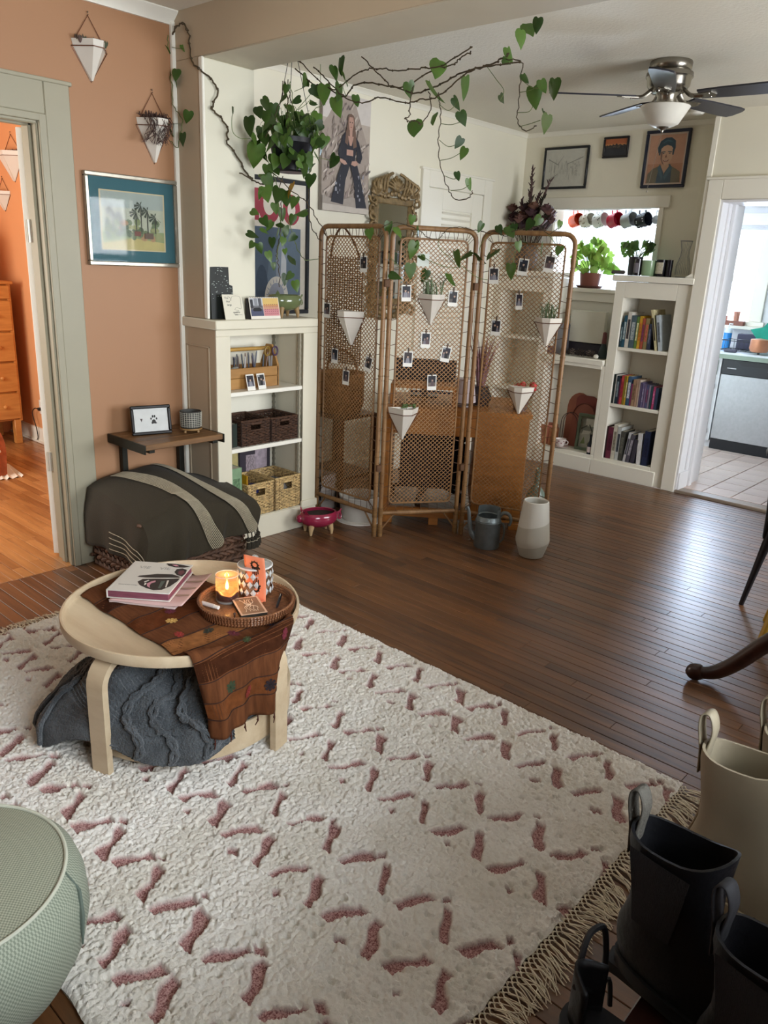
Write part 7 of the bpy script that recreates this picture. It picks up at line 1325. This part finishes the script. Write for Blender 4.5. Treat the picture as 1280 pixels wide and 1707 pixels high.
t = thing('terracotta_platter', 'terracotta arched board leaning at the back of the low cupboard', 'platter', (-3.13, 5.95, .147), rot=(R(-4), 0, 0)); obj('board', B().prism([(-.12, 0), (.10, 0), (.10, .30)]+[(-.01+.11*cos(R(a)), .32+.12*sin(R(a))) for a in range(0, 181, 20)]+[(-.12, .30)], -.01, .008, 'y'), TER, t)
t = thing('red_clay_tray', 'dark red rounded tray behind the arched terracotta board', 'tray', (-3.03, 5.962, .147)); obj('tray', B().prism(rrect(-.14, .055, 0, .425, .05), -.006, .006, 'y'), mat('8a463e', .6, var=.1), t)
t = thing('arched_plate', 'brick red arched plate in front of the terracotta board', 'plate', (-3.06, 5.87, .147), rot=(R(-8), 0, 0)); obj('plate', B().prism([(-.10, 0), (.10, 0), (.10, .26)]+[(.10*cos(R(a)), .26+.11*sin(R(a))) for a in range(0, 181, 15)], -.006, .006, 'y'), mat('94523f', .55, var=.1), t); obj('rim', B().tube([(.098*cos(R(a)), -.008, .26+.108*sin(R(a))) for a in range(0, 181, 12)], .005, 6), mat('6a3428', .5), t)
t = thing('wire_rack', 'dark wire arch stand before the red plates', 'rack', (-3.13, 5.82, .147))
for yy in (-.02, .02): obj('wire_arch', B().tube([(-.075, yy, 0), (-.075, yy, .20)]+[(.075*cos(R(a)), yy, .20+.09*sin(R(a))) for a in range(165, 0, -15)]+[(.075, yy, .20), (.075, yy, 0)], .003, 6), mat('4a2e28', .5, .3), t)
t = thing('copper_tin', 'copper coloured round tin at the left of the low cupboard', 'tin', (-3.26, 5.79, .147)); obj('tin', B().lathe([(.0001, 0), (.042, 0), (.043, .12), (.0001, .12)], 28), mat('a86a48', .3, .5, .1, 14), t); obj('lid', B().lathe([(.044, .118), (.045, .122), (.045, .145), (.0001, .147)], 28), mat('b8835c', .3, .6), t)
t = thing('clay_pot', 'terracotta plant pot at the far left of the low cupboard', 'pot', (-3.32, 5.81, .147)); obj('pot', B().lathe([(.0001, 0), (.05, 0), (.07, .14), (.075, .14), (.075, .165), (.066, .165), (.06, .12), (.0001, .02)], 26), TER, t)
t = thing('teacup', 'white floral teacup on its saucer in the low cupboard', 'teacup', (-3.155, 5.735, .147))
obj('saucer', B().lathe([(.0001, .004), (.03, .002), (.06, .010), (.072, .018), (.06, .014), (.0001, .009)], 28), mat('d8c8c2', .25, var=.15, vs=60), t); obj('cup', B().lathe([(.0001, .012), (.026, .012), (.040, .035), (.047, .075), (.044, .075), (.037, .036), (.0001, .02)], 28), mat('ddd2cc', .25, var=.03), t); obj('handle', B().tube(smoothpath([(.044, 0, .065), (.068, 0, .062), (.066, 0, .04), (.04, 0, .032)], 4), .004, 7), mat('ddd2cc', .25), t)
b = B()
for k in range(14): a = 2*pi*k/14; z = .045+.016*(k % 2); r = .0425+.004*(k % 2); b.sphere((r*cos(a), r*sin(a), z), .006, 6, 4, (1, 1, .9))
obj('floral_print', b, mat('8a4a52', .4), t, kind='stuff')
it = [('b9bab0', FULL), ('8a8f84', rc(0, .45, 1, 1)), ('cfcfc4', rc(.3, .7, .95, .95)), ('4a4f48', [(.05, .62), (.40, .74), (.42, .70), (.05, .56)]), ('3e443e', [(.55, .78), (.78, .56), (.74, .52), (.52, .74)]), ('7a8a5a', [(.1, .1), (.4, .12), (.3, .35)]), ('9a9a78', [(.5, .1), (.9, .1), (.8, .32)]), ('d6d6cc', [(.1, .4), (.6, .45), (.7, .55), (.2, .55)])]
g_ = frame_pic('sage_picture_frame', 'sage green deep picture frame standing in the low cupboard', 'frame', (-2.965, 5.80, .147), (R(-5), 0, R(6)), .185, .30, .024, .045, '66735f', '66735f', 0, it)
t = thing('small_bottle', 'small dark bottle with a white label at the right of the low cupboard', 'bottle', (-2.88, 5.725, .147)); obj('bottle', B().lathe([(.0001, 0), (.021, 0), (.022, .08), (.010, .105), (.009, .14), (.011, .142), (.011, .16), (.0001, .16)], 18), mat('2a3038', .15), t); obj('label', B().lathe([(.0225, .015), (.0225, .06)], 18), mat('c8b8b4', .6, var=.2, vs=60), t)
# tall unit top: potted plants, candles, carafe
def leafy(name, label, loc, potfn, n, spread, hgt, size, m_, seed, group=None):
    t = thing(name, label, 'plant', loc, 0, group); potfn(t); rr = random.Random(seed); b = B()
    for k in range(n):
        a = rr.uniform(0, 6.28); r = spread*sqrt(rr.random()); z = hgt[0]+(hgt[1]-hgt[0])*rr.random()*(1-.45*r/spread); P = (loc[0]+r*cos(a), loc[1]+r*sin(a)*.7, loc[2]+z)
        add_leaf(t, P, size*rr.uniform(.75, 1.25), rr.gauss(0, 45), rr, matr=m_)
        b.tube(smoothpath([(0, 0, hgt[0]-.06), (r*.5*cos(a), r*.35*sin(a), (hgt[0]+z)/2), (r*cos(a), r*.7*sin(a), z)], 3), .0016, 4)
    obj('petiole', b, VING, t, kind='stuff'); return t
def claypot(t):
    obj('pot', B().lathe([(.0001, .012), (.075, .012), (.088, .115), (.090, .118), (.082, .118), (.07, .02), (.0001, .02)], 32), mat('93584a', .55, var=.08), t); obj('saucer', B().lathe([(.0001, 0), (.095, 0), (.11, .018), (.105, .018), (.09, .008), (.0001, .008)], 32), mat('6a4038', .5), t); obj('soil', B().lathe([(.0001, .105), (.082, .104)], 20), mat('2a2018', .95), t)
LEAFL = leafmat('6f9a34', 'a6c85a')
leafy('potted_pothos', 'bright green pothos in a terracotta pot on the pass-through sill', (-3.235, 6.06, 1.433), claypot, 46, .20, (.12, .40), .09, LEAFL, 5)
def darkpot(t): obj('pot', B().lathe([(.0001, 0), (.05, 0), (.054, .135), (.048, .135), (.045, .02), (.0001, .02)], 28), mat('2b2a33', .3), t); obj('soil', B().lathe([(.0001, .12), (.048, .12)], 18), mat('2a2018', .95), t)
leafy('small_plant', 'leafy green plant in a dark glazed pot on the tall shelf unit', (-2.775, 5.88, 1.547), darkpot, 30, .12, (.15, .30), .062, LEAF, 6)
t = thing('dark_candle', 'slim dark glass candle beside the dark plant pot', 'candle', (-2.715, 5.80, 1.547)); obj('glass', B().lathe([(.0001, 0), (.03, 0), (.03, .12), (.0001, .118)], 24), mat('25242c', .15, coat=.5), t); obj('label', B().lathe([(.0303, .02), (.0303, .09)], 24, a0=R(200), a1=R(300)), mat('7a7680', .5), t)
t = thing('green_candle', 'pale green glass candle on the tall shelf unit', 'candle', (-2.638, 5.82, 1.547)); obj('glass', B().lathe([(.0001, 0), (.046, 0), (.05, .01), (.052, .112), (.049, .112), (.046, .09), (.0001, .088)], 30), mat('93b08c', .25, var=.04, coat=.4), t); obj('wick', B().tube([(0, 0, .088), (0, 0, .1)], .001, 4), mat('222222', .9), t)
t = thing('labelled_candle', 'black candle jar with a cream label on the tall shelf unit', 'candle', (-2.545, 5.83, 1.547)); obj('jar', B().lathe([(.0001, 0), (.038, 0), (.04, .006), (.04, .12), (.0001, .12)], 28), mat('1e1c22', .2), t); obj('label', B().lathe([(.0405, .02), (.0405, .10)], 28, a0=R(215), a1=R(310)), mat('c9c2ae', .6, var=.2, vs=90), t)
t = thing('dark_bottle', 'narrow black bottle between the labelled candle and the carafe', 'bottle', (-2.478, 5.82, 1.547)); obj('bottle', B().lathe([(.0001, 0), (.02, 0), (.021, .12), (.0001, .121)], 18), mat('23202c', .2), t)
t = thing('glass_carafe', 'clear ribbed glass carafe at the right end of the tall shelf unit', 'carafe', (-2.40, 5.87, 1.547)); obj('carafe', B().lathe([(.0001, .003), (.045, .003), (.05, .02), (.05, .08), (.03, .15), (.028, .19), (.042, .255)], 28), GLAZE, t)
b = B()
for k in range(12): a = 2*pi*k/12; b.tube([(.05*cos(a), .05*sin(a), .02), (.05*cos(a), .05*sin(a), .08), (.03*cos(a), .03*sin(a), .15), (.028*cos(a), .028*sin(a), .19), (.042*cos(a), .042*sin(a), .255)], .0012, 4)
b.tube([(.042*cos(2*pi*i/24), .042*sin(2*pi*i/24), .255) for i in range(24)], .0018, 5, closed=True).lathe([(.0001, 0), (.046, 0), (.046, .006), (.0001, .006)], 24)
obj('ribs', b, mat('8f9096', .15, var=0), t, kind='stuff')
t = thing('remote', 'dark slanted sunglasses case at the left end of the tall shelf unit top', 'case', (-2.838, 5.74, 1.552), R(30)); obj('case', B().box(-.05, .05, -.02, .02, 0, .028, .008), mat('3a3430', .5), t)
# ---------------------------------------------------------------- kitchen
t = thing('mug_rail', 'white rail across the pass-through from which mugs hang', 'rail', (-3.145, 6.21, 2.05)); obj('rail', B().box(-.46, .46, -.015, .015, 0, .03, .003), KWHITE, t)
for x in (-.37, -.26, -.14, -.01, .11, .23, .335): obj('hook', B().tube([(x, 0, 0), (x, 0, -.012), (x+.006, 0, -.02), (x+.012, 0, -.012)], .0016, 5), mat('8a8a8a', .3, .8), t)
for x in (-.45, .45): obj('bracket', B().box(x-.01, x+.01, -.09, .0, .03, .05), KWHITE, t)
MG = [(-3.51, 'd8532c', 'bright orange mug hanging under the pass-through header', .052), (-3.405, 'cfc8b6', 'cream mug with a faint picture hanging beside the orange one', .052), (-3.285, 'd4d2cc', 'white speckled mug hanging third from the left', .055), (-3.155, 'b8203a', 'raspberry red mug hanging mid pass-through', .055), (-3.035, 'a8a8a8', 'grey mug hanging right of the red one', .056), (-2.915, '1f2028', 'black speckled mug hanging at the right', .054)]
for k, (x, c, lb, r) in enumerate(MG):
    t = thing('mug', lb, 'mug', (x, 6.205, 1.965), 0, 'mugs hanging in the pass-through', rot=(R(8), R(78), R(-18+6*(k % 3))))
    obj('cup', B().lathe([(.0001, -.05), (r*.85, -.05), (r, -.042), (r, .05), (r*.93, .05), (r*.92, -.038), (.0001, -.042)], 28), mat(c, .25, var=.04), t)
    obj('handle', B().tube(smoothpath([(-r, 0, .032), (-r-.034, 0, .025), (-r-.036, 0, -.02), (-r, 0, -.03)], 4), .0055, 7), mat(c, .25, var=.04), t)
    if k in (2, 5, 1):
        b = B(); rr = random.Random(k)
        for q in range(26): a = rr.uniform(0, 6.28); b.sphere((r*1.0*cos(a), r*1.0*sin(a), rr.uniform(-.035, .04)), .0045 if k != 1 else .007, 5, 4)
        obj('pattern', b, mat(('', '8a7a62', '3a3a3a', '', '', 'b8b8c0')[k], .4), t, kind='stuff')
t = thing('tea_strainer', 'small grey round strainer hanging at the right of the mugs', 'strainer', (-2.81, 6.205, 1.97)); obj('disc', B().lathe([(.0001, -.004), (.03, -.004), (.032, 0), (.0001, .004)], 22), mat('8a8a8c', .4, .4), t).rotation_euler = (R(90), 0, 0); obj('loop', B().tube([(0, 0, .03), (0, 0, .075)], .002, 5), mat('8a8a8c', .4, .4), t)
t = thing('hanging_ornament', 'thin wire ornament hanging in front of the kitchen window', 'ornament', (-3.06, 6.24, 1.62)); obj('wire', B().tube([(0, 0, .42), (0, 0, .20), (-.03, 0, .03), (0, 0, 0), (.03, 0, .03), (0, 0, .20)], .0018, 4), mat('7a7a7a', .4, .5), t)
MINT = mat('8fa890', .45, var=.05); CAB = mat('d8d8dc', .45, var=.02)
t = thing('kitchen_cabinet', 'white base cabinet with sage green panelled door left of the dishwasher', 'cabinet', (-2.86, 7.44, .022))
obj('body', B().box(-.32, .318, 0, .58, .07, .84).box(-.32, .318, .05, .58, 0, .07), CAB, t)
d = obj('drawer', B().box(.19, .29, -.016, 0, .685, .82, .003), MINT, t); obj('drawer_panel', B().box(.20, .262, -.022, -.016, .70, .805, .003), CAB, d)
d = obj('door', B().box(.10, .283, -.016, 0, .10, .665, .003), MINT, t); obj('door_panel', B().box(.16, .228, -.022, -.016, .155, .575, .003), CAB, d)
for z in (.16, .58): obj('hinge', B().box(.283, .292, -.02, -.004, z-.02, z+.02, .002), mat('c8c8c8', .3, .7), t)
t = thing('dishwasher', 'stainless dishwasher with black control panel and black toe kick', 'dishwasher', (-2.21, 7.44, .022))
obj('door', B().box(-.318, .30, -.012, .58, .10, .70, .004), mat('b4b6ba', .35, .55, .06, 40, name='stainless'), t); p_ = obj('control_panel', B().box(-.318, .30, -.018, .57, .70, .838, .005), mat('24262c', .35), t); obj('toe_kick', B().box(-.318, .30, .0, .5, 0, .098), mat('15161c', .5), t)
obj('grip', B().prism([(-.14, .79), (.30, .79), (.30, .832), (-.20, .832)], -.024, -.017, 'y'), mat('17181c', .3), p_); obj('badge', B().box(-.27, -.19, -.019, -.018, .755, .762), mat('c8c8cc', .3, .3), p_)
for k in range(5): obj('button', B().box(.08+.022*k, .092+.022*k, -.0195, -.018, .758, .766), mat('5a5c66', .4), p_)
t = thing('worktop', 'pale tiled kitchen worktop with sage green front edge', 'worktop', (-2.4, 7.73, .862)); obj('slab', B().box(-2.4, 2.6, -.33, .32, .0, .055, .004), mat('dfe4e8', .3, var=.04), t); obj('edge_strip', B().box(-2.4, 2.6, -.335, -.33, .001, .04), mat('8fa090', .4, var=.06, vs=14), t)
KZ = .918
for k, x in enumerate((-2.745, -2.655)):
    t = thing('soap_bottle', ('blue soap bottle nearest the kitchen door jamb, by the window', 'blue soap bottle right of its twin by the kitchen window')[k], 'bottle', (x, 7.80, KZ), 0, 'soap bottles'); obj('liquid', B().lathe([(.0001, 0), (.034, 0), (.036, .01), (.036, .15), (.0001, .15)], 22), mat('3a8fd8', .2, var=.1), t); obj('shoulder', B().lathe([(.036, .15), (.034, .18), (.026, .195), (.0001, .196)], 22), mat('d8e4ea', .2), t); obj('pump', B().tube([(0, 0, .195), (0, 0, .235), (.03, 0, .232)], .006, 7), mat('e4e8ea', .3), t)
t = thing('dish_rack', 'black wire dish rack on the kitchen worktop', 'rack', (-2.46, 7.62, KZ)); WI = mat('25262c', .4)
for z in (.015, .10): obj('wire_ring', B().tube([(-.15, -.12, z), (.20, -.12, z), (.20, .12, z), (-.15, .12, z)], .0035, 5, closed=True), WI, t)
b = B()
for i in range(9): x = -.15+.35*i/8; b.tube([(x, -.12, .10), (x, -.12, .015), (x, .12, .015), (x, .12, .10)], .002, 4)
obj('wires', b, WI, t, kind='stuff')
for x in (-.15, .2): obj('foot', B().box(x-.008, x+.008, -.13, -.11, 0, .02), WI, t)
t = thing('dark_bin', 'dark violet tub standing behind the dish rack', 'tub', (-2.47, 7.86, KZ)); obj('tub', B().box(-.10, .11, -.05, .05, 0, .15, .006), mat('3a3850', .5), t)
t = thing('teal_cloth', 'teal green cloth draped in a star shape over the dish rack', 'cloth', (-2.30, 7.76, KZ+.13)); obj('cloth', B().prism([(-.14, .07), (-.03, .10), (.02, .17), (.06, .10), (.17, .12), (.12, .02), (.12, -.12), (-.10, -.12), (-.08, .0)], -.02, .02, 'y'), mat('2fa088', .9, var=.15, vs=12), t)
t = thing('copper_pot', 'peach copper saucepan drying in the dish rack', 'pot', (-2.27, 7.53, KZ+.022)); obj('pan', B().lathe([(.0001, 0), (.07, 0), (.085, .03), (.08, .11), (.0001, .12)], 26), mat('c98a68', .35, .3, .1, 12), t)
t = thing('wire_basket_fruit', 'crumpled dark sponge and brushes lying before the dish rack', 'sponge', (-2.50, 7.47, KZ)); obj('sponge', B().box(-.05, .06, -.02, .02, 0, .03, .008), mat('5a5a66', .9, bump=.5), t)
t = thing('planter_box', 'reddish wooden trough with small pots on the kitchen window sill', 'planter', (-2.715, 7.985, 1.13)); obj('trough', B().box(-.13, .13, -.03, .03, 0, .045, .003), mat('8a5a4c', .7, var=.2), t)
for k, (x, h) in enumerate(((-.06, .04), (0.05, .085))): obj('pot', B().lathe([(.0001, .045), (.026, .045), (.03, .045+h), (.0001, .045+h)], 16, x, 0), mat('b07a66', .6), t)
t = thing('bird_house', 'tiny white house ornament hanging at the kitchen window', 'ornament', (-2.868, 7.98, 1.40)); obj('house', B().prism([(-.03, 0), (.03, 0), (.03, .06), (0, .085), (-.03, .06)], -.02, .02, 'y'), mat('dedad6', .6), t); obj('roof', B().prism([(-.036, .056), (0, .086), (.036, .056), (.036, .064), (0, .095), (-.036, .064)], -.025, .025, 'y'), mat('8a6a60', .6), t); obj('hole', B().box(-.018, -.008, -.0205, -.02, .02, .04).box(.008, .018, -.0205, -.02, .02, .04), mat('2a2a2a', .8), t)
t = thing('wall_cabinet', 'sage framed kitchen cupboard on the left seen through the pass-through', 'cabinet', (-4.22, 7.2, 1.45)); obj('body', B().box(-.3, .08, -.3, .3, 0, .75, .003), KWHITE, t); d = obj('door', B().box(-.3, .08, -.318, -.3, .01, .74, .003), MINT, t); obj('door_panel', B().box(-.25, .03, -.325, -.318, .07, .68, .003), CAB, d)
# ---------------------------------------------------------------- dining furniture at the right edge
MAH = wood('1c0c08', '3a1a12', st=(6, 6, 6), scale=2, rough=.25, coat=.4)
t = thing('dining_table', 'dark mahogany pedestal table with sabre legs at the right edge', 'table', (-.10, 3.37, 0))
obj('tabletop', B().lathe([(.0001, .725), (.60, .725), (.615, .735), (.615, .748), (.605, .755), (.0001, .755)], 56), MAH, t)
obj('pedestal', B().lathe([(.0001, .18), (.06, .18), (.085, .22), (.08, .27), (.05, .33), (.045, .45), (.07, .55), (.05, .62), (.09, .70), (.16, .725)], 28), MAH, t)
for k in range(3):
    a = R(207.5+120*k); b = B(); b.m = MX.Rotation(a, 4, 'Z')
    pts = smoothpath([(.05, 0, .27), (.25, 0, .30), (.44, 0, .325), (.57, 0, .285), (.67, 0, .20), (.755, 0, .105), (.825, 0, .05), (.885, 0, .038)], 5)
    b.tube(pts, [.053-.021*i/(len(pts)-1) for i in range(len(pts))], 12, flat=.8); b.sphere((.90, 0, .037), .036, 12, 8, (1.15, .85, 1.0)); obj('leg', b, MAH, t)
t = thing('dining_chair', 'black dining chair with curved back and tapered legs by the kitchen doorway', 'chair', (-.794, 4.01, 0), R(-18))
CH = mat('17171d', .4, var=.1, vs=12)
obj('seat', B().lathe([(.0001, .40), (.16, .405), (.215, .43), (.225, .455), (.20, .47), (.0001, .475)], 32), CH, t)
obj('backrest', B().grid(lambda u, v: (-.225*cos((u-.5)*1.6)-.05*v*v, .235*sin((u-.5)*1.6), .36+.405*v+.02*sin(u*pi)), 20, 10), CH, t).modifiers.new('t', 'SOLIDIFY').thickness = .022
obj('top_rail', B().tube([(-.225*cos((i/20-.5)*1.6)-.05, .235*sin((i/20-.5)*1.6), .765+.02*sin(i/20*pi)) for i in range(21)], .014, 8), mat('3a3a42', .25), t)
for sx, sy in ((-.15, -.15), (-.15, .15), (.15, -.15), (.15, .15)): obj('leg', B().tube([(sx*.9, sy*.9, .42), (sx*1.25, sy*1.25, 0)], [.024, .012], 10), CH, t)
t = thing('stool', 'small stool with ochre yellow tapered legs behind the sabre leg', 'stool', (-.74, 3.62, 0)); obj('seat', B().lathe([(.0001, .34), (.12, .34), (.125, .35), (.12, .37), (.0001, .37)], 26), mat('b8902c', .5), t)
for k in range(3): a = 2*pi*k/3+R(131); obj('leg', B().tube([(.08*cos(a), .08*sin(a), .345), (.212*cos(a), .212*sin(a), 0)], [.017, .013], 8), mat('b8902c', .5, var=.1), t)
# ---------------------------------------------------------------- shoe bench with boots beside the camera
BH = .47
t = thing('shoe_bench', 'low dark wooden bench carrying the boots at the lower right', 'bench', (-.06, 1.12, 0))
for k in range(4): obj('slat', B().box(-.235, .24, -.47+.235*k, -.245+.235*k, BH-.025, BH, .003), MAH, t)
for sx in (-.18, .19):
    for sy in (-.42, .42): obj('leg', B().box(sx-.02, sx+.02, sy-.02, sy+.02, 0, BH-.025, .003), MAH, t)
def boot(label, loc, rz, mcol, mlin, H, s, gusset, loopc, group, two=False):
    t = thing('boot', label, 'boot', loc, rz, group)
    # slices: z, back x, front x, half width
    SL = [(0, .012, .262, .036), (.012, 0, .285, .041), (.035, -.006, .287, .043), (.055, -.008, .270, .043), (.075, -.006, .228, .041), (.095, .0, .185, .039), (.12, .006, .155, .037), (.15, .006, .142, .037), (.19, .0, .140, .041), (H-.02, -.008, .146, .046), (H, -.008, .148, .047)]
    n = 32; b = B(); vs = []; fs = []
    def ring(z, xb, xf, w_, ins=0):
        o = []; cx, rx = (xb+xf)/2, (xf-xb)/2-ins; w_ = w_-ins
        for i in range(n):
            a = 2*pi*i/n; c, sn = cos(a), sin(a); e = .75; x = cx+rx*math.copysign(abs(c)**e, c); tp = 1 if c < 0 or z > .10 else 1-.22*max(0, c)**3
            zz = z+(.030*c*-1*(-.5)+.018*abs(c)**2 if z > H-.03 else 0)
            o.append((x*s, w_*math.copysign(abs(sn)**.8, sn)*tp*s, zz*s))
        return o
    for q in SL: vs += ring(*q)
    inn = [(H, -.008, .148, .047), (H-.03, -.006, .145, .045), (.11, .01, .15, .036), (.03, .02, .20, .034)]
    for q in inn: vs += ring(*q, ins=.0045)
    m = len(SL)+len(inn)
    for j in range(m-1):
        for i in range(n): fs.append((j*n+i, j*n+(i+1) % n, (j+1)*n+(i+1) % n, (j+1)*n+i))
    fs += [tuple(range(n-1, -1, -1)), tuple(range((m-1)*n, m*n))]
    obj('upper', B().add(vs, fs), mcol, t)
    so = [ring(z, xb-.004, xf+.004, w_+.004) for z, xb, xf, w_ in ((-.018, .01, .27, .038), (-.012, .002, .285, .042), (.010, .0, .286, .042))]
    vs = sum(so, []); fs = [(j*n+i, j*n+(i+1) % n, (j+1)*n+(i+1) % n, (j+1)*n+i) for j in range(2) for i in range(n)]+[tuple(range(n-1, -1, -1)), tuple(range(2*n, 3*n))]
    obj('sole', B().add(vs, fs), mlin, t); obj('heel', B().prism([(-.004*s, -.030*s), (.075*s, -.030*s), (.085*s, 0), (.075*s, .030*s), (-.004*s, .030*s), (-.012*s, 0)], -.03*s, -.012*s), mlin, t)
    if gusset:
        for sy in (-1, 1): obj('elastic', B().grid(lambda u, v: ((.062+(.052+.030*v)*(u-.5)*1.2)*s, sy*(.0395+.0085*max(0, (v-.35)/.65)+.0006+.0015*(1-abs(2*u-1)))*s, (.105+(H-.115)*v)*s), 10, 12), mat('16151a', .9, bump=.6, bs=200, st=(8, 1, .4)), t)
    else: obj('back_seam', B().tube([((np.interp(z, [q[0] for q in SL], [q[1] for q in SL])-.001)*s, 0, z*s) for z in np.linspace(.02, H, 14)], .0026*s, 5), mat('8a7a5e', .7), t)
    for x in ((-.008,) if not two else (-.008, .148)):
        sg = -1 if x < 0 else 1; L_ = [(x, 0, H-.055), (x+sg*.004, 0, H-.01), (x+sg*.012, 0, H+.03), (x+sg*.010, 0, H+.052), (x-sg*.004, 0, H+.056), (x-sg*.014, 0, H+.03), (x-sg*.010, 0, H-.01), (x-sg*.007, 0, H-.05)]
        P = [V(p)*s for p in smoothpath(L_, 4)]
        obj('pull_loop', B().grid(lambda u, v: tuple(P[min(int(v*28+.5), len(P)-1)]+V((0, (u-.5)*.026*s, 0))), 3, 28), loopc, t).modifiers.new('t', 'SOLIDIFY').thickness = .0025
    return t
BK = mat('0e0e11', .5, var=.15, vs=14, bump=.12, bs=90, spec=.35, name='black_leather'); BKS = mat('0c0c0f', .6); BG = mat('8f846e', .6, var=.06, vs=8, bump=.08, bs=60, name='cream_leather'); BGS = mat('8f8268', .6)
boot('black chelsea boot with grey pull loop, nearer the rug', (-.352, 1.03, BH+.03), R(-8), BK, BKS, .245, 1.0, True, mat('4a463e', .8, bump=.4, bs=150), 'black chelsea boots')
boot('black chelsea boot nearest the lower right corner, in front of its pair', (-.185, .925, BH+.03), R(-10), BK, BKS, .245, 1.0, True, mat('1c1b1e', .8), 'black chelsea boots')
boot('cream leather boot directly behind the black boots', (-.345, 1.285, BH+.03), R(-4), BG, BGS, .255, 1.05, False, BG, 'cream boots', True)
boot('cream leather boot farthest back, half out of the frame', (-.285, 1.425, BH+.03), R(-2), BG, BGS, .255, 1.05, False, BG, 'cream boots', True)
t = thing('sandal', 'black strappy sandal at the far end of the shoe bench', 'shoe', (-.27, 1.56, BH)); obj('sole', B().prism(rrect(-.04, .16, -.035, .035, .03), 0, .018), BKS, t)
for k, (x, h) in enumerate(((.02, .06), (.06, .05), (-.02, .09))): obj('strap', B().tube([(x, -.034, .018), (x-.01, -.02, h), (x-.01, .02, h), (x, .034, .018)], .005, 6), BKS, t)
t = thing('lace_shoe', 'black shoe heel and lace at the bottom edge left of the boots', 'shoe', (-.345, .875, BH)); obj('sole', B().prism(rrect(-.02, .22, -.04, .04, .035), 0, .02), BKS, t)
obj('heel_counter', B().grid(lambda u, v: (-.012+.035*(1-sin(u*pi)), -.036+.072*u, .02+.085*v+.01*sin(u*pi)*v), 12, 6), BK, t).modifiers.new('t', 'SOLIDIFY').thickness = .006
obj('lace', B().tube(smoothpath([(-.01, .01, .10), (-.015, .04, .13), (-.01, .08, .12), (-.005, .095, .06), (.0, .085, .02)], 5), .005, 7), BKS, t); obj('lace', B().tube(smoothpath([(.0, -.02, .09), (.01, .03, .05), (.02, .055, .06), (.03, .05, .02)], 5), .004, 7), BKS, t)
